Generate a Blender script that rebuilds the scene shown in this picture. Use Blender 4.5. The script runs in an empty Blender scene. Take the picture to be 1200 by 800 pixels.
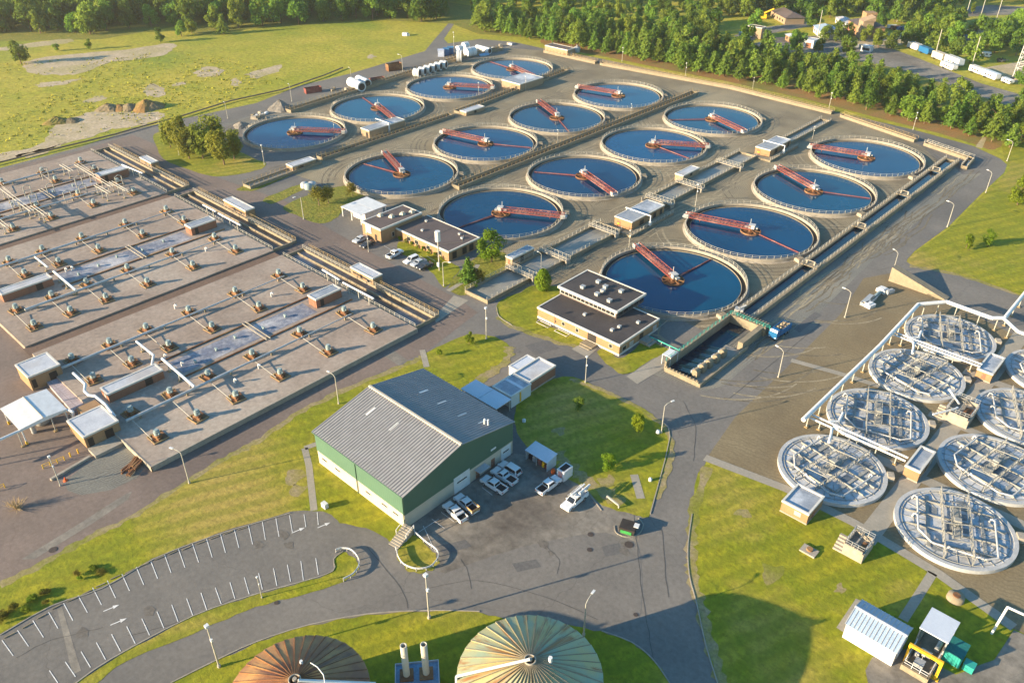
import bpy, math, random
from mathutils import Vector, Matrix
random.seed(7)
S = bpy.context.scene
COL = S.collection
R = math.radians

# ------------------------------------------------------------------ camera, sky, sun, exposure
F_PX, PITCH, HC, ANG = 968.07, 0.5779, 110.6, 0.8222
cd = bpy.data.cameras.new('camera')
cam = bpy.data.objects.new('camera', cd); COL.objects.link(cam)
cd.sensor_width = 36.0; cd.lens = F_PX / 1200 * 36.0; cd.clip_start = 1.0; cd.clip_end = 6000
cam.location = (0, 0, HC)
FW = Vector((-math.cos(ANG) * math.cos(PITCH), math.sin(ANG) * math.cos(PITCH), -math.sin(PITCH)))
cam.rotation_euler = FW.to_track_quat('-Z', 'Y').to_euler()
S.camera = cam

SUN_EL, SUN_AZ = R(14.6), R(27.5)          # shadows run towards +Y, leaning to +X by SUN_AZ
w = bpy.data.worlds.new('World'); S.world = w; w.use_nodes = True
nt = w.node_tree; sky = nt.nodes.new('ShaderNodeTexSky'); sky.sky_type = 'NISHITA'
sky.sun_disc = False; sky.sun_elevation = SUN_EL; sky.sun_rotation = R(180) + SUN_AZ
sky.air_density = 1.3; sky.dust_density = 0.4; sky.ozone_density = 2.5
bg = nt.nodes['Background']; hsv = nt.nodes.new('ShaderNodeHueSaturation'); hsv.inputs['Saturation'].default_value = 1.35; nt.links.new(sky.outputs['Color'], hsv.inputs['Color']); nt.links.new(hsv.outputs['Color'], bg.inputs['Color']); bg.inputs['Strength'].default_value = 0.10
sl = bpy.data.lights.new('sun', 'SUN'); sl.energy = 5.0; sl.angle = R(0.5); sl.color = (1.0, 0.81, 0.55)
sun = bpy.data.objects.new('sun', sl); COL.objects.link(sun)
SD = Vector((math.sin(SUN_AZ) * math.cos(SUN_EL), math.cos(SUN_AZ) * math.cos(SUN_EL), -math.sin(SUN_EL)))
sun.rotation_euler = SD.to_track_quat('-Z', 'Y').to_euler(); sun.location = (-200, -200, 200)
S.view_settings.view_transform = 'Standard'; S.view_settings.look = 'None'; S.view_settings.gamma = 1.0
S.view_settings.use_curve_mapping = False
S.view_settings.exposure = 1.78
S.cycles.max_bounces = 5; S.cycles.diffuse_bounces = 3; S.cycles.glossy_bounces = 2
S.cycles.transparent_max_bounces = 4; S.cycles.use_denoising = True

# ------------------------------------------------------------------ survey: photograph point -> place on the ground (metres)
_cA, _sA, _c, _s = math.cos(ANG), math.sin(ANG), math.cos(PITCH), math.sin(PITCH)
def G(px, py, z=0.0):
    u = (px - 600) / F_PX; v = -(py - 400) / F_PX
    dy = _c + v * _s; dz = -_s + v * _c; t = (z - HC) / dz
    x, y = u * t, dy * t
    return (x * _sA - y * _cA, x * _cA + y * _sA)
def GP(pts, z=0.0): return [G(p[0], p[1], z) for p in pts]

# ------------------------------------------------------------------ mesh builder
class MB:
    def __init__(s): s.v = []; s.f = []; s.m = []; s.sm = []
    def add(s, vs, fs, m=0, smooth=False):
        n = len(s.v); s.v += [tuple(p) for p in vs]
        for f in fs: s.f.append(tuple(i + n for i in f)); s.m.append(m); s.sm.append(smooth)
        return s
    def box(s, x0, x1, y0, y1, z0, z1, m=0):
        return s.add([(x0,y0,z0),(x1,y0,z0),(x1,y1,z0),(x0,y1,z0),(x0,y0,z1),(x1,y0,z1),(x1,y1,z1),(x0,y1,z1)],
              [(0,3,2,1),(4,5,6,7),(0,1,5,4),(1,2,6,5),(2,3,7,6),(3,0,4,7)], m)
    def cbox(s, c, sz, rot=0.0, m=0, taper=1.0):
        ca, sa = math.cos(rot), math.sin(rot); vs = []
        for k, t in ((-.5, 1.0), (.5, taper)):
            for ax, ay in ((-.5,-.5),(.5,-.5),(.5,.5),(-.5,.5)):
                x, y = ax * sz[0] * t, ay * sz[1] * t
                vs.append((c[0] + x*ca - y*sa, c[1] + x*sa + y*ca, c[2] + k * sz[2]))
        return s.add(vs, [(0,3,2,1),(4,5,6,7),(0,1,5,4),(1,2,6,5),(2,3,7,6),(3,0,4,7)], m)
    def tube(s, a, b, r, seg=6, r2=None, m=0, caps=True, smooth=True):
        a = Vector(a); b = Vector(b); d = b - a
        if d.length < 1e-6: return s
        d.normalize(); up = Vector((0,0,1)) if abs(d.z) < .95 else Vector((1,0,0))
        x = d.cross(up).normalized(); y = x.cross(d); r2 = r if r2 is None else r2
        vs = []
        for c, rr in ((a, r), (b, r2)):
            for i in range(seg):
                t = 2*math.pi*i/seg + math.pi/seg
                vs.append(c + x*rr*math.cos(t) + y*rr*math.sin(t))
        s.add(vs, [(i, (i+1)%seg, seg+(i+1)%seg, seg+i) for i in range(seg)], m, smooth)
        if caps: s.add(vs, [tuple(reversed(range(seg))), tuple(range(seg, 2*seg))], m)
        return s
    def bar(s, a, b, wd, m=0): return s.tube(a, b, wd*.7071, 4, m=m, smooth=False)
    def path(s, pts, r, seg=6, m=0, z=None):
        pts = [Vector(p if z is None else (p[0], p[1], z)) for p in pts]
        for a, b in zip(pts, pts[1:]): s.tube(a, b, r, seg, m=m)
        return s
    def poly(s, pts, z=0.0, m=0):
        ar = sum(a[0]*b[1]-b[0]*a[1] for a, b in zip(pts, pts[1:]+pts[:1]))
        if ar < 0: pts = pts[::-1]
        return s.add([(p[0], p[1], z) for p in pts], [tuple(range(len(pts)))], m)
    def prism(s, pts, z0, z1, m=0, mt=None):
        ar = sum(a[0]*b[1]-b[0]*a[1] for a, b in zip(pts, pts[1:]+pts[:1]))
        if ar < 0: pts = pts[::-1]
        n = len(pts); vs = [(p[0],p[1],z0) for p in pts] + [(p[0],p[1],z1) for p in pts]
        s.add(vs, [(i,(i+1)%n,n+(i+1)%n,n+i) for i in range(n)], m)
        return s.add(vs, [tuple(range(n,2*n))], m if mt is None else mt)
    def lathe(s, prof, seg=32, c=(0,0), m=0, smooth=True):
        vs = []; n = len(prof)
        for i in range(seg):
            t = 2*math.pi*i/seg
            for r, z in prof: vs.append((c[0]+r*math.cos(t), c[1]+r*math.sin(t), z))
        fs = []
        for i in range(seg):
            j = (i+1) % seg
            for k in range(n-1): fs.append((i*n+k, j*n+k, j*n+k+1, i*n+k+1))
        return s.add(vs, fs, m, smooth)
    def disc(s, c, r, z, seg=48, m=0):
        return s.add([(c[0]+r*math.cos(2*math.pi*i/seg), c[1]+r*math.sin(2*math.pi*i/seg), z) for i in range(seg)], [tuple(range(seg))], m)
    def mesh(s, name, mats, off=(0,0,0)):
        me = bpy.data.meshes.new(name)
        me.from_pydata([(p[0]-off[0], p[1]-off[1], p[2]-off[2]) for p in s.v], [], s.f)
        for q in (mats if isinstance(mats, (list, tuple)) else [mats]): me.materials.append(q)
        me.polygons.foreach_set('material_index', s.m); me.polygons.foreach_set('use_smooth', s.sm)
        me.update(); return me
    def build(s, name, mats, parent=None):
        off = base(parent) if parent else (0,0,0)
        o = bpy.data.objects.new(name, s.mesh(name, mats, off)); COL.objects.link(o)
        if parent: o.parent = parent
        return o
def base(o):
    p = Vector((0,0,0))
    while o: p += o.location; o = o.parent
    return p
def inst(name, me, parent=None, loc=(0,0,0), rz=0.0, sc=None):
    o = bpy.data.objects.new(name, me); COL.objects.link(o); o.location = loc; o.rotation_euler = (0,0,rz)
    if sc: o.scale = sc
    if parent: o.parent = parent
    return o
def tag(o, label=None, cat=None, group=None, kind=None):
    if label: o['label'] = label
    if cat: o['category'] = cat
    if group: o['group'] = group
    if kind: o['kind'] = kind
    return o
def thing(name, label, cat, loc=(0,0,0), group=None, rz=0.0):
    o = bpy.data.objects.new(name, None); COL.objects.link(o); o.location = loc; o.rotation_euler = (0,0,rz)
    o.empty_display_size = .5
    return tag(o, label, cat, group)
def dup(root, loc, rz=0.0, label=None, group=None, sc=None):
    r = root.copy(); COL.objects.link(r); r.location = loc; r.rotation_euler = (0,0,rz)
    if sc: r.scale = sc
    if label: r['label'] = label
    if group: r['group'] = group
    for ch in root.children:
        c = ch.copy(); COL.objects.link(c); c.parent = r
        for g in ch.children:
            d = g.copy(); COL.objects.link(d); d.parent = c
    return r
ORD = ['first','second','third','fourth','fifth','sixth','seventh','eighth','ninth','tenth','eleventh','twelfth']

# ------------------------------------------------------------------ materials
def mat(name, c1, c2=None, scale=0.3, rough=.85, c3=None, fine=3.0, fine_amt=.25, bump=0.0, metal=0.0, contrast=(.35,.65), island=0.0, spec=.3):
    m = bpy.data.materials.new(name); m.use_nodes = True; t = m.node_tree; n = t.nodes; L = t.links
    b = n['Principled BSDF']; b.inputs['Roughness'].default_value = rough; b.inputs['Metallic'].default_value = metal
    b.inputs['Specular IOR Level'].default_value = spec
    c2 = c2 or tuple(x*.8 for x in c1)
    geo = n.new('ShaderNodeNewGeometry')
    n1 = n.new('ShaderNodeTexNoise'); n1.inputs['Scale'].default_value = scale; n1.inputs['Detail'].default_value = 6; n1.inputs['Roughness'].default_value = .65
    L.new(geo.outputs['Position'], n1.inputs['Vector'])
    mr = n.new('ShaderNodeMapRange'); mr.inputs['From Min'].default_value = contrast[0]; mr.inputs['From Max'].default_value = contrast[1]
    L.new(n1.outputs['Fac'], mr.inputs['Value'])
    mx = n.new('ShaderNodeMix'); mx.data_type = 'RGBA'; mx.inputs['A'].default_value = (*c1,1); mx.inputs['B'].default_value = (*c2,1)
    L.new(mr.outputs['Result'], mx.inputs['Factor']); col = mx.outputs['Result']
    if c3:
        n3 = n.new('ShaderNodeTexNoise'); n3.inputs['Scale'].default_value = scale*.23; n3.inputs['Detail'].default_value = 5; n3.inputs['Roughness'].default_value = .6
        mp = n.new('ShaderNodeVectorMath'); mp.inputs[1].default_value = (31,17,5); L.new(geo.outputs['Position'], mp.inputs[0]); L.new(mp.outputs['Vector'], n3.inputs['Vector'])
        m3 = n.new('ShaderNodeMapRange'); m3.inputs['From Min'].default_value = .5; m3.inputs['From Max'].default_value = .66; L.new(n3.outputs['Fac'], m3.inputs['Value'])
        x3 = n.new('ShaderNodeMix'); x3.data_type = 'RGBA'; L.new(m3.outputs['Result'], x3.inputs['Factor']); L.new(col, x3.inputs['A']); x3.inputs['B'].default_value = (*c3,1); col = x3.outputs['Result']
    if fine_amt:
        n2 = n.new('ShaderNodeTexNoise'); n2.inputs['Scale'].default_value = fine; n2.inputs['Detail'].default_value = 4; n2.inputs['Roughness'].default_value = .7
        L.new(geo.outputs['Position'], n2.inputs['Vector'])
        m2 = n.new('ShaderNodeMapRange'); m2.inputs['From Min'].default_value = .3; m2.inputs['From Max'].default_value = .7
        m2.inputs['To Min'].default_value = 1-fine_amt; m2.inputs['To Max'].default_value = 1+fine_amt; L.new(n2.outputs['Fac'], m2.inputs['Value'])
        hs = n.new('ShaderNodeHueSaturation'); L.new(m2.outputs['Result'], hs.inputs['Value']); L.new(col, hs.inputs['Color']); col = hs.outputs['Color']
        if bump:
            bp = n.new('ShaderNodeBump'); bp.inputs['Strength'].default_value = 1.0; bp.inputs['Distance'].default_value = bump
            L.new(n2.outputs['Fac'], bp.inputs['Height']); L.new(bp.outputs['Normal'], b.inputs['Normal'])
    L.new(col, b.inputs['Base Color'])
    m['_col'] = 1
    return m
def nodes(m): return m.node_tree.nodes, m.node_tree.links, m.node_tree.nodes['Principled BSDF']
def overlay_wave(m, scale, dist, ang, c, amt, thr=(.6,.9), bands='BANDS', dscale=1.0, detail=2.0, mask=None):
    """a pattern that belongs to the surface: mowing stripes, tyre tracks, panel seams"""
    n, L, b = nodes(m); src = b.inputs['Base Color'].links[0].from_socket
    geo = n.new('ShaderNodeNewGeometry'); mp = n.new('ShaderNodeMapping'); mp.inputs['Rotation'].default_value = (0,0,ang); L.new(geo.outputs['Position'], mp.inputs['Vector'])
    wv = n.new('ShaderNodeTexWave'); wv.wave_type = bands; wv.inputs['Scale'].default_value = scale; wv.inputs['Distortion'].default_value = dist
    wv.inputs['Detail'].default_value = detail; wv.inputs['Detail Scale'].default_value = dscale; L.new(mp.outputs['Vector'], wv.inputs['Vector'])
    mr = n.new('ShaderNodeMapRange'); mr.inputs['From Min'].default_value = thr[0]; mr.inputs['From Max'].default_value = thr[1]; mr.inputs['To Max'].default_value = amt
    L.new(wv.outputs['Fac'], mr.inputs['Value']); fac = mr.outputs['Result']
    if mask:
        nz = n.new('ShaderNodeTexNoise'); nz.inputs['Scale'].default_value = mask; nz.inputs['Detail'].default_value = 3; L.new(geo.outputs['Position'], nz.inputs['Vector'])
        m2 = n.new('ShaderNodeMapRange'); m2.inputs['From Min'].default_value = .45; m2.inputs['From Max'].default_value = .6; L.new(nz.outputs['Fac'], m2.inputs['Value'])
        mu = n.new('ShaderNodeMath'); mu.operation = 'MULTIPLY'; L.new(fac, mu.inputs[0]); L.new(m2.outputs['Result'], mu.inputs[1]); fac = mu.outputs[0]
    mx = n.new('ShaderNodeMix'); mx.data_type = 'RGBA'; L.new(fac, mx.inputs['Factor']); L.new(src, mx.inputs['A']); mx.inputs['B'].default_value = (*c,1)
    L.new(mx.outputs['Result'], b.inputs['Base Color']); return m
def overlay_cells(m, size, c, amt, width=.03):
    """slab joints / cracks: edges of voronoi cells"""
    n, L, b = nodes(m); src = b.inputs['Base Color'].links[0].from_socket
    geo = n.new('ShaderNodeNewGeometry'); v = n.new('ShaderNodeTexVoronoi'); v.feature = 'DISTANCE_TO_EDGE'; v.inputs['Scale'].default_value = 1/size
    nz = n.new('ShaderNodeTexNoise'); nz.inputs['Scale'].default_value = .35; nz.inputs['Detail'].default_value = 4; L.new(geo.outputs['Position'], nz.inputs['Vector'])
    ad = n.new('ShaderNodeVectorMath'); ad.operation = 'MULTIPLY_ADD'; ad.inputs[1].default_value = (3,3,0); L.new(nz.outputs['Color'], ad.inputs[0]); L.new(geo.outputs['Position'], ad.inputs[2])
    L.new(ad.outputs['Vector'], v.inputs['Vector'])
    mr = n.new('ShaderNodeMapRange'); mr.inputs['From Min'].default_value = 0; mr.inputs['From Max'].default_value = width; mr.inputs['To Min'].default_value = amt; mr.inputs['To Max'].default_value = 0
    L.new(v.outputs['Distance'], mr.inputs['Value'])
    mx = n.new('ShaderNodeMix'); mx.data_type = 'RGBA'; L.new(mr.outputs['Result'], mx.inputs['Factor']); L.new(src, mx.inputs['A']); mx.inputs['B'].default_value = (*c,1)
    L.new(mx.outputs['Result'], b.inputs['Base Color']); return m
def overlay_brick(m, bw, bh, c, amt, mortar=.02, rot=0.0, tint=None):
    n, L, b = nodes(m); src = b.inputs['Base Color'].links[0].from_socket
    geo = n.new('ShaderNodeNewGeometry'); mp = n.new('ShaderNodeMapping'); mp.inputs['Rotation'].default_value = (0,0,rot); L.new(geo.outputs['Position'], mp.inputs['Vector'])
    br = n.new('ShaderNodeTexBrick'); br.offset = 0.0; br.inputs['Scale'].default_value = 1.0; br.inputs['Brick Width'].default_value = bw; br.inputs['Row Height'].default_value = bh
    br.inputs['Mortar Size'].default_value = mortar; br.inputs['Color1'].default_value = (1,1,1,1); br.inputs['Color2'].default_value = (.78,.78,.78,1); br.inputs['Mortar'].default_value = (*c,1)
    L.new(mp.outputs['Vector'], br.inputs['Vector'])
    mx = n.new('ShaderNodeMix'); mx.data_type = 'RGBA'; mx.blend_type = 'MULTIPLY'; mx.inputs['Factor'].default_value = amt
    L.new(src, mx.inputs['A']); L.new(br.outputs['Color'], mx.inputs['B']); L.new(mx.outputs['Result'], b.inputs['Base Color']); return m
def rand_tint(m, amt=.25, hue=.02):
    n, L, b = nodes(m); src = b.inputs['Base Color'].links[0].from_socket
    oi = n.new('ShaderNodeObjectInfo'); hs = n.new('ShaderNodeHueSaturation'); mr = n.new('ShaderNodeMapRange'); mr.inputs['To Min'].default_value = 1-amt; mr.inputs['To Max'].default_value = 1+amt
    L.new(oi.outputs['Random'], mr.inputs['Value']); L.new(mr.outputs['Result'], hs.inputs['Value'])
    m2 = n.new('ShaderNodeMapRange'); m2.inputs['To Min'].default_value = .5+hue; m2.inputs['To Max'].default_value = .5-hue
    mm = n.new('ShaderNodeMath'); mm.operation = 'FRACT'; mu = n.new('ShaderNodeMath'); mu.operation = 'MULTIPLY'; mu.inputs[1].default_value = 7.3
    L.new(oi.outputs['Random'], mu.inputs[0]); L.new(mu.outputs[0], mm.inputs[0]); L.new(mm.outputs[0], m2.inputs['Value']); L.new(m2.outputs['Result'], hs.inputs['Hue'])
    L.new(src, hs.inputs['Color']); L.new(hs.outputs['Color'], b.inputs['Base Color']); return m
HAZE = .0002      # density of the evening air
_d = [a-b for a, b in zip(G(900,665), G(812,700))]; MOW = math.pi/2 - math.atan2(_d[1], _d[0])
M = {}
M['meadow'] = mat('meadow_grass', (.235,.235,.012), (.35,.285,.03), .045, .95, c3=(.16,.20,.010), fine=.5, fine_amt=.34, bump=.22)
M['lawn'] = overlay_wave(mat('mown_lawn', (.16,.18,.006), (.255,.23,.011), .12, .95, c3=(.31,.23,.05), fine=.9, fine_amt=.36, bump=.1), .085, 1.3, MOW, (.125,.145,.006), .42, thr=(.25,.8))
M['scrub'] = mat('scrub_grass', (.13,.15,.014), (.21,.18,.025), .25, .95, fine=1.1, fine_amt=.45, bump=.3)
M['asphalt'] = overlay_cells(mat("asphalt", (.138,.126,.111), (.168,.152,.132), .10, .92, c3=(.115,.107,.097), fine=1.2, fine_amt=.16), 38, (.06,.054,.05), .4, .0025)
M['asphalt_old'] = overlay_cells(mat('worn_asphalt', (.165,.147,.122), (.205,.18,.146), .16, .92, c3=(.10,.085,.07), fine=.6, fine_amt=.3, contrast=(.42,.58)), 17, (.08,.07,.06), .45, .004)
M['asphalt_brown'] = overlay_cells(mat('brown_asphalt', (.15,.115,.094), (.185,.14,.115), .11, .92, c3=(.125,.096,.082), fine=1.2, fine_amt=.18), 24, (.09,.062,.052), .4, .003)
M['gravel'] = overlay_wave(overlay_wave(mat('tan_gravel', (.22,.18,.112), (.15,.125,.085), .09, .95, c3=(.26,.215,.135), fine=2.6, fine_amt=.25, bump=.05), .34, 14, R(40), (.10,.08,.052), .75, thr=(.5,.95), dscale=.35, mask=.05), .5, 20, R(-60), (.34,.29,.20), .6, thr=(.55,.95), dscale=.3, mask=.07)
M['gravel_grey'] = overlay_wave(mat('grey_gravel', (.19,.18,.15), (.15,.145,.125), .16, .95, c3=(.23,.21,.165), fine=2.6, fine_amt=.25, bump=.05), .55, 16, R(10), (.075,.07,.06), .8, thr=(.45,.95), dscale=.4, mask=.045)
M['earth'] = overlay_wave(mat('brown_earth', (.165,.125,.07), (.21,.165,.095), .1, .95, c3=(.13,.10,.06), fine=2.2, fine_amt=.25, bump=.04), .3, 9, R(80), (.11,.085,.05), .4, thr=(.6,.95), mask=.05)
M['sand'] = mat('bare_sand', (.43,.335,.23), (.33,.265,.15), .16, .95, c3=(.31,.26,.12), fine=.8, fine_amt=.3)
M['needles'] = mat('needle_litter', (.26,.13,.045), (.20,.13,.04), .2, .95, c3=(.15,.14,.03), fine=1.4, fine_amt=.3)
M['walk'] = overlay_cells(mat('pale_concrete_paving', (.30,.265,.21), (.25,.225,.18), .3, .9, fine=2, fine_amt=.12), 40, (.2,.17,.14), .3, .004)
M['conc'] = mat('cast_concrete', (.26,.21,.14), (.20,.165,.11), .5, .9, c3=(.24,.19,.13), fine=1.6, fine_amt=.18)
M['conc_pale'] = mat('pale_concrete', (.32,.28,.225), (.25,.22,.175), .4, .88, fine=1.5, fine_amt=.15)
M['deck'] = overlay_brick(mat('deck_concrete', (.32,.252,.20), (.25,.192,.15), .10, .9, c3=(.37,.305,.245), fine=.9, fine_amt=.22), 11.3, 13.2, (.5,.45,.42), .55, .012)
M['brown_path'] = mat('brown_passage', (.15,.095,.068), (.12,.078,.056), .2, .95, fine=1.5, fine_amt=.2)
M['pit'] = mat('brown_pit_water', (.075,.055,.042), (.11,.085,.07), .25, .5, c3=(.22,.21,.22), fine=1.2, fine_amt=.25)
M['manhole'] = mat('manhole_iron', (.075,.055,.045), (.05,.04,.035), 2, .7, fine_amt=.2)
M['worn'] = mat('worn_verge_soil', (.27,.21,.12), (.21,.18,.04), .35, .95, c3=(.17,.17,.02), fine=1.6, fine_amt=.3)
M['stain_dark'] = mat('crack_tar', (.06,.055,.05), (.085,.078,.07), .8, .8, fine_amt=.2)
M['patch'] = mat('fresh_asphalt_patch', (.10,.095,.09), (.12,.113,.105), .5, .9, fine=2, fine_amt=.15)
M['stain'] = mat('oil_stain', (.105,.092,.078), (.14,.122,.10), .6, .8, fine=1.5, fine_amt=.25)
M['track_dark'] = mat('tyre_track_dark', (.12,.10,.07), (.19,.155,.10), .3, .95, fine=1.6, fine_amt=.35, contrast=(.45,.6))
M['track_light'] = mat('tyre_track_light', (.29,.24,.155), (.21,.17,.11), .3, .95, fine=1.6, fine_amt=.3, contrast=(.45,.6))
M['hub_white'] = mat('weathered_white_steel', (.46,.45,.43), (.36,.35,.335), .9, .5, fine_amt=.12)
M['paint'] = mat('white_road_paint', (.66,.64,.60), (.52,.50,.47), .8, .8, fine_amt=.15)
M['white'] = mat('white_paint', (.62,.615,.60), (.52,.515,.50), .7, .45, fine_amt=.05)
M['cream'] = mat('cream_wall', (.50,.44,.34), (.45,.39,.30), .4, .7, fine_amt=.05)
M['brick'] = mat('tan_brick', (.29,.175,.09), (.25,.15,.078), .6, .85, fine=5, fine_amt=.12)
M['brick_red'] = mat('red_brick', (.25,.115,.07), (.21,.095,.057), .6, .85, fine=5, fine_amt=.12)
M['brick_pale'] = mat('pale_brick', (.31,.215,.135), (.26,.185,.115), .6, .85, fine=5, fine_amt=.12)
M['trim'] = mat('white_trim', (.56,.53,.47), (.48,.45,.40), .8, .6, fine_amt=.05)
M['roof_grey'] = mat('grey_flat_roof', (.28,.30,.33), (.2,.225,.26), .5, .6, c3=(.5,.52,.55), fine_amt=.15)
M['roof_pale'] = mat('pale_flat_roof', (.46,.47,.49), (.36,.37,.40), .35, .6, c3=(.36,.34,.33), fine_amt=.12)
M['roof_black'] = mat('dark_flat_roof', (.045,.038,.036), (.066,.056,.052), .25, .75, c3=(.05,.043,.042), fine_amt=.2)
M['roof_brown'] = mat('brown_flat_roof', (.09,.068,.06), (.12,.09,.08), .2, .75, c3=(.085,.068,.066), fine_amt=.2)
M['glass'] = mat('dark_window_glass', (.02,.022,.024), (.03,.03,.03), .5, .12, fine_amt=0, spec=.6)
M['dark'] = mat('dark_opening', (.025,.02,.018), (.035,.03,.025), .5, .8, fine_amt=.1)
M['steel'] = mat('galvanised_steel', (.42,.42,.41), (.34,.34,.33), 1.0, .5, metal=.3, fine_amt=.1)
M['rail'] = mat('pale_railing', (.40,.37,.31), (.33,.31,.26), .8, .5, fine_amt=.05)
M['rail_yellow'] = mat('ochre_railing', (.30,.215,.10), (.24,.17,.08), .8, .6, fine_amt=.1)
M['red'] = mat('red_painted_steel', (.21,.05,.04), (.15,.04,.032), .9, .6, c3=(.27,.125,.10), fine_amt=.15)
M['red_deck'] = overlay_wave(mat('faded_red_decking', (.44,.25,.20), (.36,.18,.14), .6, .7, fine_amt=.12), .9, 0, 0, (.28,.07,.05), .0)
M['rust'] = mat('rusty_iron', (.19,.085,.035), (.11,.05,.027), 1.2, .85, c3=(.27,.15,.065), fine_amt=.2)
M['motor'] = mat('blue_green_motor', (.28,.34,.33), (.22,.27,.26), 1.0, .5, fine_amt=.1)
M['foam'] = mat('foamy_water', (.27,.265,.28), (.14,.15,.19), .45, .6, c3=(.42,.40,.40), fine=2.0, fine_amt=.3, contrast=(.4,.56))
M['sludge'] = mat('grey_channel_water', (.20,.185,.155), (.26,.24,.20), .3, .35, fine_amt=.12)
M['yellow'] = mat('yellow_paint', (.72,.42,.02), (.62,.35,.02), .8, .5, fine_amt=.05)
M['teal'] = mat('teal_paint', (.03,.30,.25), (.025,.25,.21), .8, .5, fine_amt=.05)
M['trunk'] = mat('bark', (.12,.075,.045), (.17,.11,.07), 1.5, .95, fine_amt=.2)
def water(name, c, rough=.06):
    m = mat(name, c, tuple(x*.75 for x in c), .05, rough, fine_amt=0, spec=.3); n, L, b = nodes(m)
    geo = n.new('ShaderNodeNewGeometry'); nz = n.new('ShaderNodeTexNoise'); nz.inputs['Scale'].default_value = 1.1; nz.inputs['Detail'].default_value = 3; L.new(geo.outputs['Position'], nz.inputs['Vector'])
    bp = n.new('ShaderNodeBump'); bp.inputs['Distance'].default_value = .012; L.new(nz.outputs['Fac'], bp.inputs['Height']); L.new(bp.outputs['Normal'], b.inputs['Normal']); return m
M['water'] = rand_tint(water('clarifier_water', (.0012,.05,.118)), .25, .012)
M['water_dark'] = water('channel_water', (.008,.028,.045))

# ------------------------------------------------------------------ the ground, roads and lawns
def smooth(pts, n=4, closed=True, jit=0.0):
    out = []; k = len(pts)
    for i in range(k if closed else k-1):
        g = lambda j: Vector(pts[j % k]) if closed else Vector(pts[max(0, min(k-1, j))])
        p0, p1, p2, p3 = g(i-1), g(i), g(i+1), g(i+2)
        for q in range(n):
            t = q/n
            v = .5*((2*p1) + (-p0+p2)*t + (2*p0-5*p1+4*p2-p3)*t*t + (-p0+3*p1-3*p2+p3)*t**3)
            out.append((v.x + random.uniform(-jit, jit), v.y + random.uniform(-jit, jit)))
    if not closed: out.append(tuple(pts[-1]))
    return out
def sheet(name, pts, z, m, px=True, sm=0, jit=0.0, kind='structure'):
    p = GP(pts) if px else list(pts)
    if sm: p = smooth(p, sm, True, jit)
    return tag(MB().poly(p, z).build(name, M[m]), kind=kind)
def strip(name, pts, wd, z, m, px=True, sm=0):
    p = GP(pts) if px else list(pts)
    if sm: p = smooth(p, sm, False)
    L_, R_ = [], []
    for i, a in enumerate(p):
        d = Vector(p[min(i+1, len(p)-1)]) - Vector(p[max(i-1, 0)]); d.normalize(); n = Vector((-d.y, d.x))*wd/2
        L_.append((a[0]+n.x, a[1]+n.y)); R_.append((a[0]-n.x, a[1]-n.y))
    return tag(MB().poly(L_ + R_[::-1], z).build(name, M[m]), kind='structure')

tag(MB().poly([(-1500,-300),(600,-300),(600,1700),(-1500,1700)], -.02).build('ground', M['meadow']), kind='structure')
sheet('asphalt_ground', [(-160,250),(0,197),(95,172),(155,152),(300,121),(350,101),(412,86),(475,67),(498,60),(507,49),(526,27),(540,14),(546,14),(531,30),(520,46),(525,51),(562,46),(600,49),(637,57),(695,67),(760,81),(812,92),(900,110),(970,129),(1070,152),(1140,171),(1172,186),(1180,193),(1177,202),(1150,227),(1112,265),(1072,294),(1063,304),(1066,311),(1125,322),(1200,347),(1330,388),(1330,800),(1200,735),(828,537),(812,600),(806,640),(808,675),(816,705),(826,755),(840,800),(860,860),(100,900),(-200,900)], 0.0, 'asphalt')
sheet('basin_yard', [(-160,250),(0,199),(95,176),(155,158),(180,168),(205,195),(255,208),(335,236),(375,262),(425,290),(470,315),(540,352),(560,366),(500,412),(400,457),(350,482),(300,516),(250,543),(160,600),(60,653),(0,683),(-200,800)], .012, 'asphalt_brown')
sheet('tan_gravel_yard', [(345,205),(400,170),(335,128),(420,100),(540,66),(592,56),(640,60),(700,74),(860,103),(985,133),(1080,171),(1098,188),(1085,206),(1000,278),(900,355),(868,385),(850,392),(790,428),(772,418),(770,378),(650,333),(603,345),(560,352),(545,345),(600,300),(490,250),(430,232)], .016, 'gravel')
sheet('grey_gravel_verge', [(1112,190),(1128,205),(1150,203),(1140,212),(1080,256),(1020,308),(950,376),(893,413),(848,452),(825,458),(790,446),(745,433),(780,400),(870,392),(1000,290),(1085,212)], .020, 'gravel_grey')
sheet('storage_gravel', [(262,145),(300,134),(420,98),(500,75),(560,60),(600,54),(590,64),(540,72),(420,107),(335,135),(292,150)], .022, 'gravel_grey')
sheet('brown_earth_yard', [(1044,320),(1012,326),(985,368),(935,418),(905,447),(862,488),(838,522),(828,537),(920,572),(1100,672),(1185,735),(1330,800),(1330,430),(1200,398),(1108,352)], .014, 'earth')
sheet('branch_road', [(1064,306),(1044,318),(1108,352),(1200,398),(1330,440),(1330,388),(1200,347),(1125,322)], .018, 'asphalt')
# worn concrete-like asphalt of the truck yard in front of the green shed
sheet('truck_yard', [(478,618),(603,531),(632,536),(660,552),(690,573),(712,592),(752,604),(748,640),(752,700),(700,722),(600,700),(500,664),(510,652),(485,628)], .010, 'asphalt_old')
sheet('car_park', [(-90,800),(0,746),(67,710),(120,690),(180,657),(250,630),(340,603),(378,598),(398,614),(432,622),(458,640),(430,660),(415,655),(400,648),(390,655),(390,668),(355,681),(300,696),(225,722),(130,772),(80,805),(0,860)], .010, 'asphalt')

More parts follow.
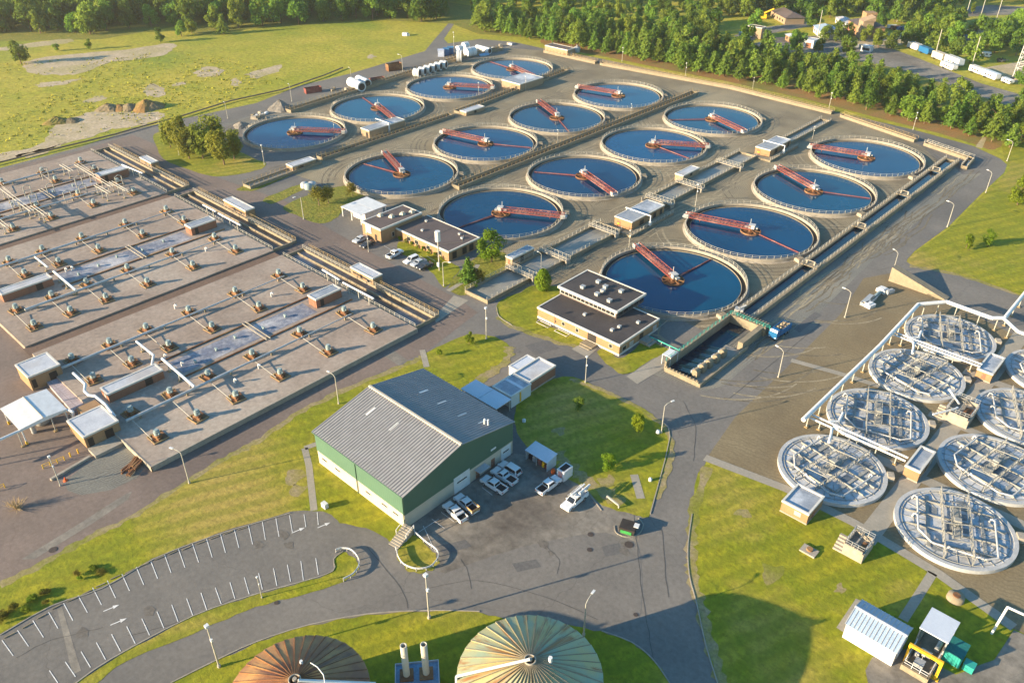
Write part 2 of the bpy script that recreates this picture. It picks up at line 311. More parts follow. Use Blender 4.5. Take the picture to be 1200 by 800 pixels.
lawns = [
 ('lawn', [(0,684),(60,654),(110,626),(160,601),(250,544),(300,517),(350,483),(400,458),(480,424),(497,414),(520,404),(550,392),(580,395),(597,405),(597,418),(575,437),(548,453),(540,470),(520,560),(478,620),(466,632),(457,634),(430,619),(397,612),(385,601),(340,600),(250,627),(180,654),(120,687),(60,709),(0,743),(-90,790),(-90,730)], 'lawn'),
 ('lawn', [(604,478),(618,462),(660,441),(705,455),(745,474),(775,494),(785,510),(784,530),(778,550),(762,600),(756,606),(740,603),(707,592),(688,573),(660,556),(640,535),(618,525),(605,500)], 'lawn'),
 ('lawn', [(582,360),(590,350),(610,343),(625,335),(655,336),(668,345),(630,372),(640,380),(690,402),(680,407),(640,396),(600,381),(585,371)], 'lawn'),
 ('lawn', [(700,412),(712,408),(725,420),(748,405),(756,398),(775,405),(790,415),(766,420),(735,438),(716,430)], 'lawn'),
 ('lawn', [(826,545),(812,602),(808,640),(810,675),(818,705),(828,755),(842,800),(862,860),(1010,860),(1095,800),(1135,790),(1165,772),(1185,738),(1170,727),(1100,676),(1000,617),(918,575)], 'lawn'),
 ('lawn', [(150,860),(200,801),(250,776),(300,753),(362,733),(432,720),(500,716),(562,717),(600,727),(662,731),(705,740),(740,753),(765,773),(785,801),(805,860)], 'lawn'),
 ('median_lawn', [(60,815),(88,801),(130,773),(225,723),(300,697),(355,682),(390,670),(391,655),(402,647),(416,655),(420,667),(402,681),(350,697),(300,711),(250,732),(150,773),(112,803),(80,830)], 'lawn'),
 ('island_lawn', [(466,640),(472,630),(485,626),(500,638),(512,652),(514,660),(506,668),(492,671),(478,668),(468,656)], 'lawn'),
 ('lawn', [(180,162),(186,155),(204,150),(230,150),(262,168),(296,185),(312,192),(300,200),(255,207),(225,200),(192,186)], 'lawn'),
 ('lawn', [(278,221),(327,203),(343,204),(303,222),(290,224)], 'scrub'),
 ('lawn', [(308,234),(330,224),(352,216),(358,220),(325,237),(314,238)], 'scrub'),
 ('lawn', [(332,243),(360,229),(395,219),(440,214),(432,226),(408,240),(396,254),(376,262),(346,252)], 'scrub'),
 ('lawn', [(467,284),(482,286),(524,306),(538,314),(532,325),(520,337),(508,322),(490,306),(468,296)], 'lawn'),
 ('lawn', [(526,338),(545,312),(565,298),(590,296),(600,314),(570,332),(545,346)], 'scrub'),
 ('lawn', [(1066,310),(1074,295),(1114,266),(1152,228),(1180,202),(1184,192),(1176,184),(1188,150),(1330,175),(1330,386),(1200,346),(1125,321)], 'lawn'),
]
for i, (nm, pts, m) in enumerate(lawns): sheet(nm, pts, .034, m, sm=4, jit=.25)
# bare and scrubby patches of the meadow
for pts, m in [
 ([(27,76),(45,68),(100,62),(150,58),(198,51),(205,55),(190,66),(130,73),(95,86),(60,88),(35,86)], 'sand'),
 ([(45,170),(60,150),(85,138),(120,128),(140,128),(170,130),(195,135),(170,146),(130,152),(100,162),(60,174),(20,184),(0,189),(-20,190),(0,180)], 'sand'),
 ([(228,85),(245,78),(262,82),(255,90),(235,90)], 'sand'), ([(98,118),(118,112),(125,116),(108,120)], 'sand'),
 ([(168,105),(178,98),(190,104),(192,112),(176,113)], 'sand'), ([(45,98),(80,94),(95,92),(75,99),(50,102)], 'sand'),
 ([(200,99),(214,96),(218,98),(206,101)], 'sand'), ([(270,95),(278,92),(282,98),(275,102)], 'sand'), ([(290,86),(310,80),(330,76),(325,84),(300,92)], 'sand'),
 ([(0,56),(40,50),(80,46),(82,50),(40,55),(0,60)], 'sand'), ([(430,66),(437,64),(440,67),(433,69)], 'sand'),
 ([(20,182),(60,172),(75,168),(40,184)], 'sand')]:
    sheet('bare_patch' if m == 'sand' else 'rough_grass', pts, .004 if m == 'scrub' else .008, m, sm=5, jit=1.2)
sheet('needle_litter', [(690,63),(760,77),(900,106),(1000,131),(1080,151),(1140,168),(1165,176),(1180,160),(1140,150),(1080,136),(1000,112),(900,88),(800,68),(700,50),(640,44),(640,54)], .006, 'needles', sm=3, jit=.5)
sheet('forest_floor', [(-60,50),(120,46),(215,30),(230,42),(300,33),(450,24),(530,28),(560,40),(640,46),(700,52),(800,70),(900,90),(1000,115),(1080,138),(1140,152),(1200,150),(1300,150),(1300,120),(1200,112),(1110,88),(1060,76),(950,62),(880,58),(700,24),(560,8),(300,-30),(-60,-30)], .002, 'scrub')
# the estate beyond the pines
sheet('far_road', [(870,56),(905,44),(960,42),(1030,52),(1075,68),(1110,82),(1150,98),(1200,112),(1300,145),(1300,165),(1200,130),(1140,110),(1100,96),(1050,80),(960,62),(900,62)], .010, 'asphalt_old')
sheet('far_road', [(860,42),(880,34),(945,26),(950,31),(900,40),(880,48)], .012, 'asphalt_old')
sheet('far_road', [(1120,54),(1130,34),(1170,24),(1220,14),(1230,22),(1180,32),(1160,38),(1148,56)], .010, 'asphalt')
sheet('far_road', [(1120,10),(1160,6),(1230,10),(1230,16),(1170,18),(1130,20)], .012, 'asphalt_old')
sheet('far_yard', [(1150,80),(1200,72),(1230,80),(1230,100),(1180,96)], .014, 'sand')
sheet('far_yard', [(1010,40),(1080,38),(1082,48),(1040,56),(1000,52)], .014, 'sand')
sheet('dirt_path', [(1143,172),(1152,160),(1156,162),(1151,174)], .010, 'sand')

# concrete footpaths and aprons
def paving(pts, wd): return strip('footpath', pts, wd, .05, 'walk')
paving([(826,536),(920,572),(1000,612),(1100,672),(1188,735)], 2.0)
paving([(1093,671),(1076,698),(1058,726)], 1.5)
paving([(927,422),(985,438),(1042,456)], 1.6)
strip('footpath', [(-24.8,119.5),(-24.8,160),(-24.8,215)], 3.6, .046, 'walk', px=False)
strip('footpath', [(-36,142.8),(-24.8,142.8),(-4,142.8)], 2.6, .05, 'walk', px=False)
strip('footpath', [(-30,164.7),(-24.8,164.7),(-4,164.7)], 2.2, .048, 'walk', px=False)
strip('footpath', [(-30,186.5),(-24.8,186.5),(-4,186.5)], 2.6, .05, 'walk', px=False)
paving([(357,525),(362,545),(368,598)], 1.3); paving([(357,525),(371,520)], 1.3)
paving([(560,310),(550,326),(525,341)], 1.4)
paving([(495,410),(500,430)], 1.4)
strip('footpath', [(743,556),(751,584)], 1.6, .06, 'walk')
sheet('concrete_apron', [(508,372),(532,346),(549,352),(511,378)], .03, 'walk')
sheet('concrete_apron', [(734,441),(776,415),(790,424),(747,450)], .055, 'walk')
sheet('concrete_apron', [(670,409),(690,398),(702,407),(688,419)], .055, 'walk')
sheet('concrete_apron', [(980,735),(1003,701),(1012,705),(989,741)], .055, 'walk')
sheet('asphalt_apron', [(1014,785),(1022,770),(1062,760),(1120,790),(1132,786),(1142,800),(1150,860),(1030,860)], .05, 'asphalt_old')
sheet('asphalt_apron', [(1130,785),(1165,773),(1188,738),(1330,800),(1330,900),(1150,860)], .052, 'asphalt_old')
sheet('pale_strip', [(95,612),(140,583),(155,575),(150,585),(110,612),(40,655),(25,655)], .02, 'asphalt_old')
sheet('tyre_marked_mud', [(75,566),(106,538),(150,520),(172,545),(160,560),(130,574),(95,580),(80,575)], .024, 'gravel_grey')
sheet('pale_strip', [(450,417),(462,411),(478,422),(467,428)], .02, 'asphalt_old')
sheet('pale_strip', [(270,800),(273,712),(284,712),(290,800)] if False else [(67,713),(73,711),(95,785),(85,790)], .02, 'asphalt_old')
for c, r in [((692,626),.55),((691,644),.5),((737,638),.8),((324,706),.4),((62,644),.7),((745,720),.4)]:
    x, y = G(*c); o = MB().disc((x,y), r, .07, 20).build('manhole_cover', M['manhole'])
    tag(o, {(692,626):'round rusty manhole cover in truck yard, upper of the close pair',(691,644):'round rusty manhole cover in truck yard, lower of the close pair',(737,638):'large cracked manhole cover just below the kerbed skip island',(324,706):'small dark drain cover at the edge of the lower access road',(62,644):'manhole cover in the brown road beside the left lawn',(745,720):'small dark manhole cover on the shaded road near the green dome'}[c], 'manhole cover')
# kerbs (real steps)
def kerb(pts, px=True, wd=.18, h=.13, m='conc_pale', sm=3):
    p = GP(pts) if px else list(pts)
    if sm: p = smooth(p, sm, False)
    b = MB()
    for a, c in zip(p, p[1:]): b.bar((a[0],a[1],h*.3), (c[0],c[1],h*.3), wd, 0)
    return tag(b.build('kerb', M[m]), kind='structure')
kerb([(200,800),(250,775),(300,752),(362,732),(432,719),(500,715),(562,716)]); kerb([(705,739),(740,752),(765,772),(785,800)])
kerb([(0,744),(60,710),(120,689),(180,655),(250,628),(340,601)]); kerb([(88,801),(130,772),(225,722),(300,696),(355,681),(390,669),(391,655),(402,646)])
kerb([(811,602),(806,640),(808,675),(816,705),(827,755),(841,800)]); kerb([(705,598),(690,578)]); kerb([(775,494),(785,512),(762,602)])
kerb([(720,616),(722,624),(734,629),(748,626),(754,615),(748,607)] , m='walk'); kerb([(582,360),(585,371),(600,381)])

# parking lines and arrows, painted
pl = MB()
def dash(a, b, wd=.13):
    A_, B_ = Vector(G(*a)), Vector(G(*b)); d = (B_-A_).normalized(); n = Vector((-d.y, d.x))*wd/2
    pl.poly([(A_+n)[:], (B_+n)[:], (B_-n)[:], (A_-n)[:]], .045)
Z = lambda x, y: (x/4, 600+y/4)
for a, b in [((10,600),(62,672)),((82,553),(134,628)),((154,507),(204,586)),((228,468),(272,544)),((298,426),(342,507)),((366,390),(410,470)),((434,353),(476,434)),((503,320),(542,402)),((572,290),(607,368)),((639,257),(674,340)),((708,232),(739,311)),((771,198),(802,284)),((836,170),(867,259)),((902,147),(931,235)),((968,124),(995,212)),((1033,101),(1057,190)),((1098,80),(1120,167)),((1164,60),(1184,150)),
             ((1145,305),(1168,384)),((1078,328),(1101,405)),((1009,353),(1037,430)),((942,377),(969,458)),((875,404),(904,484)),((805,433),(835,513)),((736,465),(768,543)),((665,498),(701,576)),((594,534),(634,615)),((523,571),(565,651)),((452,610),(495,690)),((380,652),(424,726)),((306,700),(354,770)),((232,741),(272,800)),
             ((1230,45),(1244,130)),((1293,28),(1308,115)),((1357,15),(1371,95)),((1425,10),(1434,70)),((1487,0),(1492,60)),
             ((1480,215),(1492,292)),((1410,228),(1422,318)),((1347,245),(1362,325)),((1282,263),(1298,345)),((1212,285),(1230,362))]: dash(Z(*a), Z(*b))
for a, b in [((485,627),(514,608)),((510,646),(496,616)),((521,619),(506,608)),((517,600),(532,611)),((565,571),(577,580)),((450,288),(470,300)),((474,310),(482,304)),((500,300),(510,306))]: dash(a, b, .1)
for a, b in [((495,302),(492,300)),((455,302),(449,299)),((484,313),(478,310))]: dash(a, b, .1)
def arrow(x, y):
    P0 = Vector(G(x, y)); d = (Vector(G(x+12, y-5))-P0).normalized(); n = Vector((-d.y, d.x))
    pl.poly([tuple(P0 - d*1.3 + n*.09), tuple(P0 + d*.2 + n*.09), tuple(P0 + d*.2 - n*.09), tuple(P0 - d*1.3 - n*.09)], .045)
    pl.poly([tuple(P0 + d*.2 + n*.4), tuple(P0 + d*1.2), tuple(P0 + d*.2 - n*.4)], .045)
arrow(131,712); arrow(139.5,728); arrow(350,621); arrow(380,615)
tag(pl.build('parking_lines', M['paint']), kind='structure')
# wheel stops along the upper edge of the car park
stops = [((20,590),(70,565)),((105,545),(145,522)),((175,500),(215,478)),((245,455),(285,435)),((315,420),(358,402)),((385,388),(428,366)),((450,352),(495,332)),((518,316),(562,296)),((588,288),(628,268)),((655,255),(698,238)),((725,225),(770,206)),((790,200),(830,182)),((855,178),(895,160)),((920,152),(962,136)),((985,128),(1025,112)),((1050,105),(1092,88)),((1115,84),(1158,70))]
for i, (a, b) in enumerate(stops):
    a, b = G(*Z(*a)), G(*Z(*b)); o = MB().bar((a[0],a[1],.09), (b[0],b[1],.09), .16).build('wheel_stop', M['conc'])
    tag(o, 'pale concrete wheel stop on the upper car park kerb, %s from left' % (ORD[i] if i < 12 else ['thirteenth','fourteenth','fifteenth','sixteenth','seventeenth'][i-12]), 'wheel stop', 'wheel stops along the car park')

# smoother lighter carriageway across the yard, patched and stained asphalt
sheet('smooth_carriageway', [(300,740),(380,712),(470,690),(520,672),(580,650),(640,634),(700,624),(722,628),(748,640),(752,700),(742,735),(700,728),(600,712),(500,706),(432,712),(362,726),(300,748)], .016, 'asphalt', sm=3)
rgp = random.Random(8)
for i in range(14):
    u_ = rgp.random(); px, py = rgp.choice([(rgp.uniform(540,740),rgp.uniform(630,690)),(rgp.uniform(640,735),rgp.uniform(600,690)),(30+330*u_+rgp.uniform(-20,20),770-150*u_+rgp.uniform(-8,8)),(60+400*u_,660-215*u_+rgp.uniform(-6,6))])
    x, y = G(px, py); r_ = rgp.uniform(.4,1.1); k = 11; pts = [(x+r_*rgp.uniform(.5,1.2)*math.cos(6.283*j/k)*1.4, y+r_*rgp.uniform(.5,1.2)*math.sin(6.283*j/k)) for j in range(k)]
    tag(MB().poly(smooth(pts,3), .0275+.0004*i).build('oil_stain', M['stain']), kind='structure')
tt, tl = MB(), MB()
def track(b, pts, wd, z):
    for a, c in zip(pts, pts[1:]):
        A_, B_ = Vector(a), Vector(c); d = B_-A_
        if d.length < .01: continue
        d.normalize(); n = Vector((-d.y,d.x))*wd/2; A_ -= d*.02; b.add([(*(A_+n),z),(*(A_-n),z),(*(B_-n),z),(*(B_+n),z)], [(0,1,2,3)])
def arc(cx, cy, r, a0, a1, n=14): return [(cx+r*math.cos(a0+(a1-a0)*j/n), cy+r*math.sin(a0+(a1-a0)*j/n)) for j in range(n+1)]
zt_ = .024
for cx in [-281.8,-217.0,-168.6,-103.3]:
    for cy in [176.3,218.7,261.1,303.6]:
        for j in range(9):
            a0 = rgp.uniform(0,6.28); r_ = rgp.uniform(22,29); a1 = a0+rgp.uniform(.5,1.5); zt_ += .00002
            b = tt if rgp.random() < .6 else tl; track(b, arc(cx,cy,r_,a0,a1), rgp.uniform(.35,.8), zt_); track(b, arc(cx,cy,r_+2.0,a0+.02,a1), rgp.uniform(.3,.6), zt_+.00001)
for xa in (-145,-128,-152,-186,-203,-240,-258):
    for j in range(5):
        y0 = rgp.uniform(135,290); L_ = rgp.uniform(20,60); dx = rgp.uniform(-1.5,1.5); zt_ += .00002; b = tt if rgp.random() < .5 else tl
        pts = [(xa+dx+.6*math.sin(t*.7+j), y0+L_*t/12) for t in range(13)]; track(b, pts, .5, zt_); track(b, [(p[0]+1.9,p[1]) for p in pts], .45, zt_+.00001)
for j in range(26):      # the verge beside the perimeter road
    y0 = rgp.uniform(150,290); L_ = rgp.uniform(12,40); x0 = rgp.uniform(-75.5,-68); k = rgp.uniform(-2,2); zt_ += .00002; b = tt if rgp.random() < .7 else tl
    pts = [(x0+k*math.sin(t*.26)+.3*math.sin(t), y0+L_*t/12) for t in range(13)]; track(b, pts, rgp.uniform(.3,.6), zt_); track(b, [(p[0]+1.8,p[1]+.5) for p in pts], .4, zt_+.00001)
for j in range(16):
    y0 = rgp.uniform(135,200); x0 = rgp.uniform(-60,-50); zt_ += .00002; pts = arc(x0-20, y0+20, rgp.uniform(18,24), R(-70), R(-70+rgp.uniform(30,80))); track(tt if j % 2 else tl, pts, .4, zt_)
tag(tt.build('tyre_tracks', M['track_dark']), kind='structure'); tag(tl.build('tyre_tracks', M['track_light']), kind='structure')

def ragged(name, pts, wd, z, m):
    p = smooth(GP(pts), 8, False); L_, R_ = [], []
    for i, a in enumerate(p):
        d = Vector(p[min(i+1, len(p)-1)]) - Vector(p[max(i-1, 0)]); d.normalize(); n = Vector((-d.y, d.x)); e = wd*rgp.uniform(.15,.75); f = wd*rgp.uniform(.15,.75)
        L_.append((a[0]+n.x*e, a[1]+n.y*e)); R_.append((a[0]-n.x*f, a[1]-n.y*f))
    return tag(MB().poly(L_ + R_[::-1], z).build(name, M[m]), kind='structure')
ragged('worn_verge', [(0,685),(60,655),(110,627),(160,602),(250,545),(300,518),(350,484),(400,459),(480,425),(497,415)], 1.5, .038, 'worn')
ragged('worn_verge', [(828,547),(814,600),(810,640),(812,675),(821,705),(832,755),(846,800)], 1.9, .039, 'worn')
ragged('worn_verge', [(770,585),(783,550),(787,520),(775,497),(745,476),(705,457),(668,444)], 1.2, .038, 'worn')
ragged('worn_verge', [(597,406),(596,418),(576,437),(550,453)], 2.4, .038, 'worn'); ragged('worn_verge', [(652,530),(672,550),(700,570),(730,590)], 3.0, .039, 'worn')
ragged('worn_verge', [(583,371),(600,382),(640,397),(684,409)], 1.6, .038, 'worn'); ragged('worn_verge', [(1066,312),(1125,323),(1200,348)], 1.4, .038, 'worn')
for px, r_ in [((906,672),2.4),((345,560),2.6),((350,575),1.8),((870,600),1.6),((655,505),1.5),((712,565),2.2),((985,690),1.3)]:
    x, y = G(*px); sheet('worn_patch', smooth([(x+r_*rgp.uniform(.4,1.3)*math.cos(6.283*j/9), y+r_*rgp.uniform(.4,1.3)*math.sin(6.283*j/9)) for j in range(9)],3), .042, 'worn', px=False)
def seam(pts, wd=.085): 
    p = smooth(GP(pts), 5, False); p = [(a[0]+rgp.uniform(-.12,.12), a[1]+rgp.uniform(-.12,.12)) for a in p]; track(sm_, p, wd, .0335)
sm_ = MB()
for pts in [[(742,600),(747,640),(752,690),(760,740),(770,790)],[(776,620),(779,660),(783,700)],[(500,690),(560,680),(640,700),(700,725)],[(540,655),(548,668),(552,690)],[(640,640),(655,655),(652,672)],[(430,640),(470,690),(478,712)],[(150,745),(210,728),(275,700)],[(20,770),(60,750),(120,735)],[(640,470),(690,490),(735,480)],[(850,470),(900,430),(960,380)],[(800,470),(815,500),(812,540)],[(250,560),(300,535),(360,500)]]: seam(pts)
tag(sm_.build('tarred_cracks', M['stain_dark']), kind='structure')
for pts in [[(512,640),(545,632),(552,640),(520,649)],[(600,660),(628,655),(634,664),(606,670)],[(705,640),(725,636),(730,648),(709,652)],[(615,405),(640,398),(655,408),(628,416)],[(190,735),(215,727),(222,735),(197,743)],[(930,385),(955,365),(962,369),(937,390)]]: sheet('asphalt_patch', pts, .031, 'patch')

# ------------------------------------------------------------------ round clarifier tanks, four rows of four
TX = [-281.8, -217.0, -168.6, -103.3]; TY = [176.3, 218.7, 261.1, 303.6]
def tank_meshes():
    d = {}
    b = MB(); b.lathe([(19.6,-.1),(19.6,1.2),(20.0,1.2),(20.0,-.1)], 96, smooth=False); b.lathe([(20.0,.0),(20.5,.0),(20.5,.12),(20.0,.12)], 96); d['tank_wall'] = b.mesh('tank_wall', M['conc_pale'])
    b = MB(); b.lathe([(18.3,.2),(18.3,.62),(18.45,.62),(18.45,.2)], 96); b.lathe([(18.45,.36),(19.59,.36)], 96, m=1); d['weir_trough'] = b.mesh('weir_trough', [M['conc'], M['dark']])
    d['water'] = MB().disc((0,0), 18.31, .4, 96).mesh('water', M['water'])
    b = MB(); n = 60
    for i in range(n):
        t = 2*math.pi*i/n; x, y = 19.8*math.cos(t), 19.8*math.sin(t)
        b.cbox((x, y, 1.72), (.11, .11, 1.06), t)
    for z in (1.72, 2.24): b.lathe([(19.77,z-.03),(19.77,z+.03),(19.83,z+.03),(19.83,z-.03),(19.77,z-.03)], 96)
    d['railing'] = b.mesh('railing', M['rail'])
    b = MB(); b.box(19.9,22.0,-1.2,1.2,0,.95); b.box(20.1,21.8,-1.0,1.0,.95,1.1,1); d['outlet_box'] = b.mesh('outlet_box', [M['conc_pale'], M['conc']])
    # half-span bridge, built along +X from the centre to the rim
    b = MB(); L_ = 20.6
    for s in (-1, 1):
        y = s*.85; b.box(0, L_, y-.13, y+.13, 1.32, 1.6); b.box(0, L_, y-.07, y+.07, 2.5, 2.66)
        k = 0
        for i in range(17):
            x = .3+i*1.26; b.box(x-.06, x+.06, y-.06, y+.06, 1.6, 2.5)
            if i < 16: b.bar((x, y, 1.6 if i % 2 else 2.5), (x+1.26, y, 2.5 if i % 2 else 1.6), .1)
    b.tube((16,0,.2),(16,0,1.4),.12); d['bridge'] = b.mesh('bridge', M['red'])
    b = MB(); b.box(0, L_, -.72, .72, 1.5, 1.56)
    for i in range(20): b.box(i+.45, i+.62, -.72, .72, 1.56, 1.6, 1)
    d['walkway'] = b.mesh('walkway', [M['red_deck'], M['red']])
    b = MB(); b.box(-1.0,.6,-.75,.75,1.6,2.7); b.box(-1.15,.75,-.9,.9,2.7,2.82); b.box(.6,1.9,-.5,.5,1.6,2.2,1); b.box(-1.9,-1.1,-.9,.2,1.6,2.1,1); b.tube((.4,0,3.1),(.4,0,4.6),.09); d['drive_house'] = b.mesh('drive_house', [M['hub_white'], M['steel']])
    b = MB(); b.lathe([(2.95,.3),(2.95,.85),(3.1,.85),(3.1,.3)], 32); b.lathe([(0,.62),(2.9,.6)], 32, m=1)
    for i in range(8):
        t = i*math.pi/4; b.bar((.6*math.cos(t),.6*math.sin(t),1.05),(3.0*math.cos(t),3.0*math.sin(t),.85),.2)
    b.tube((0,0,.3),(0,0,1.6),.9,16); d['centre_well'] = b.mesh('centre_well', [M['rust'], M['rust']])
    b = MB(); b.box(19.3,21.4,-.9,.9,1.28,1.8); b.box(19.5,21.0,-1.1,-.92,1.2,2.5); b.box(19.5,21.0,.92,1.1,1.2,2.5); d['end_carriage'] = b.mesh('end_carriage', M['steel'])
    b = MB(); b.bar((3.2,0,.75),(17.9,0,.6),.24); b.bar((3.2,.55,.7),(14,.1,.62),.12)
    for x in range(5,18,3): b.box(x-.04,x+.04,-.05,.05,.35,.7)
    d['skimmer_arm'] = b.mesh('skimmer_arm', M['red'])
    return d
TM = tank_meshes()
BR = {0:(36,-20,32,-17),1:(157,-169,153,-167),2:(29,-22,32,-22),3:(155,-164,154,-164)}
ARM = {(0,1):163,(0,3):172,(1,0):-171,(1,1):29,(1,2):-34,(2,0):-97,(2,1):-150,(2,2):-8,(2,3):-135,(3,0):87,(3,1):-11,(3,2):23}
rowname = ['the row by the left storage road', 'the second row, left of ochre channel', 'the third row, right of ochre channel', 'the right-hand row by the perimeter channel']
for r in range(4):
    for i in range(4):
        pos = ['nearest', 'second nearest', 'third nearest', 'farthest'][i]
        t = thing('clarifier_tank', 'blue round clarifier tank, %s of %s' % (pos, rowname[r]), 'clarifier', (TX[r], TY[i], 0), 'round clarifier tanks')
        for k in ('tank_wall', 'weir_trough', 'water', 'railing'): inst(k, TM[k], t)
        inst('outlet_box', TM['outlet_box'], t, rz=R([200, 43, 43, -20][r]))
        a = R(BR[r][i]); br = inst('bridge', TM['bridge'], t, rz=a)
        inst('walkway', TM['walkway'], br); inst('drive_house', TM['drive_house'], br); inst('end_carriage', TM['end_carriage'], br)
        inst('centre_well', TM['centre_well'], t, rz=a)
        if (r, i) in ARM: inst('skimmer_arm', TM['skimmer_arm'], t, rz=R(ARM[(r, i)]))

# ------------------------------------------------------------------ channels between and around the tanks
def rail_line(b, pts, z, h=1.05, step=2.0, m=0, post=.1, rails=(.5, 1.0)):
    for a, c in zip(pts, pts[1:]):
        a, c = Vector((a[0],a[1],z)), Vector((c[0],c[1],z)); L_ = (c-a).length; n = max(1, round(L_/step))
        for i in range(n+1):
            p = a + (c-a)*i/n; b.cbox((p.x,p.y,z+h/2), (post,post,h), 0, m)
        for q in rails: b.bar(a+Vector((0,0,h*q)), c+Vector((0,0,h*q)), .07, m)
def channel(name, label, pts, wd, hw=1.1, wat='sludge', wm='conc', rails='rail', step=2.0, wt=.35, wz=.35, sides=(1,1), rh=1.05):
    """straight or bent channel along pts (centre line): two walls, water, railings, end walls"""
    c0 = pts[0]; t = thing(name, label, 'channel', (c0[0], c0[1], 0))
    pts = [Vector((p[0], p[1])) for p in pts]; offs = []
    for i, p in enumerate(pts):
        d1 = (pts[i]-pts[i-1]).normalized() if i else (pts[1]-pts[0]).normalized(); d2 = (pts[i+1]-pts[i]).normalized() if i < len(pts)-1 else d1
        n = Vector((-d1.y-d2.y, d1.x+d2.x)); n.normalize(); n = n / max(.4, n.dot(Vector((-d1.y, d1.x)))); offs.append(n)
    wb, rb, wa = MB(), MB(), MB()
    for s in (-1, 1):
        o = [p + n*s*(wd/2) for p, n in zip(pts, offs)]; q = [p + n*s*(wd/2-wt) for p, n in zip(pts, offs)]
        for i in range(len(pts)-1): wb.prism([o[i][:], o[i+1][:], q[i+1][:], q[i][:]], -.05, hw)
        if sides[(s+1)//2]: rail_line(rb, [(p + n*s*(wd/2-wt/2))[:] for p, n in zip(pts, offs)], hw, rh, step)
    for i, e in ((0, 1), (-1, -1)):
        d = (pts[1]-pts[0]).normalized() if i == 0 else (pts[-1]-pts[-2]).normalized(); n = offs[i]*(wd/2-wt-.01); p = pts[i]; e_ = d*wt*e
        wb.prism([(p+n)[:], (p-n)[:], (p-n+e_)[:], (p+n+e_)[:]], -.05, hw-.02)
    L1 = [(p + n*(wd/2-wt-.005))[:] for p, n in zip(pts, offs)]; L2 = [(p - n*(wd/2-wt-.005))[:] for p, n in zip(pts, offs)]
    wa.poly(L1 + L2[::-1], wz)
    wb.build('channel_wall', M[wm], t); wa.build('water', M[wat], t)
    if rails: rb.build('railing', M[rails], t)
    return t
channel('inlet_channel', 'long concrete channel with grey water between the sheds and nearest-right clarifiers', [(-136.6,133),(-136.6,192)], 8.5)
channel('inlet_channel', 'middle stretch of grey-water channel between the two flat-roofed hoist houses', [(-137.2,214),(-137.2,277)], 7.5)
channel('inlet_channel', 'short far stretch of grey-water channel behind the farther hoist house', [(-133.5,299),(-133.5,334)], 4.5)
for y, y2 in ((148,160),(172,180),(222,226),(256,260)):
    pass
channel('collector_channel', 'narrow ochre-railed channel dividing the middle clarifier rows, up to the back wall', [(-194.5,181),(-194.2,331)], 3.6, 1.3, 'water_dark', 'conc', 'rail_yellow', 2.2)
channel('collector_channel', 'ochre-railed channel left of the second clarifier row, near part', [(-247.5,133),(-249.5,164)], 4.2, 1.0, 'sludge', 'conc', 'rail_yellow', 2.0)
channel('collector_channel', 'ochre-railed channel between the left clarifier rows, in front of the long brick shed', [(-251.3,166),(-252.5,234)], 3.4, 1.1, 'water_dark', 'conc', 'rail_yellow', 2.0)
channel('collector_channel', 'ochre-railed channel between the left clarifier rows, far part', [(-253,238),(-261,320)], 3.4, 1.1, 'water_dark', 'conc', 'rail_yellow', 2.0)
channel('collector_channel', 'long ochre-railed channel along the left storage road', [(-306.3,190),(-311,240),(-317,306),(-313.5,329)], 3.4, 1.4, 'water_dark', 'conc', 'rail_yellow', 2.2)
channel('outfall_channel', 'long channel of dark blue water along the right perimeter road', [(-79.2,171),(-79.2,322)], 5.6, 1.4, 'water_dark', 'conc', 'rail', 2.2, wt=1.2, wz=.7)
channel('outfall_channel', 'outer angled channel rounding the far right corner of the plant', [(-73.6,318),(-74.5,328.5),(-93,334)], 2.2, 1.2, 'water_dark', 'conc', 'rail', 2.2)
channel('collector_channel', 'ochre-railed channel along the back road, right part behind the end tanks', [(-97,335),(-131.5,345)], 2.4, 1.2, 'sludge', 'conc', 'rail_yellow', 2.2)
channel('collector_channel', 'ochre-railed channel along the back road, long middle part by the pines', [(-136,346),(-187,349.5),(-256,341.5)], 2.6, 1.2, 'sludge', 'conc', 'rail_yellow', 2.2)
channel('collector_channel', 'ochre-railed channel along the back road, left part near the white-trimmed far shed', [(-259,341.5),(-293,341)], 2.6, 1.2, 'sludge', 'conc', 'rail_yellow', 2.2)
# little cross bridges with railings over the inlet channel
for j, (y, lab) in enumerate([(150.5,'concrete gate bridge over grey channel beside the small blue-roofed shed'),(164.8,'concrete gate bridge over grey channel, between blue-roofed shed and nearer hoist house'),(188,'concrete gate bridge over grey channel at the near end of the nearer hoist house'),(218,'concrete gate bridge over grey channel behind the nearer hoist house'),(236,'concrete gate bridge over grey channel beside the narrow mid shed'),(262,'concrete gate bridge over grey channel in front of the farther hoist house')]):
    t = thing('gate_bridge', lab, 'footbridge', (-136.6, y, 0), 'gate bridges over the inlet channel')
    b = MB(); b.box(-141.5,-131,y-1,y+1,1.14,1.4); b.box(-131.6,-131.1,y-.9,y+.9,0,1.14); b.build('deck', M['conc_pale'], t)
    b = MB()
    for s in (-.9,.9): rail_line(b, [(-141.3,y+s),(-131.2,y+s)], 1.4, 1.0, 1.5)
    b.build('railing', M['rail'], t)
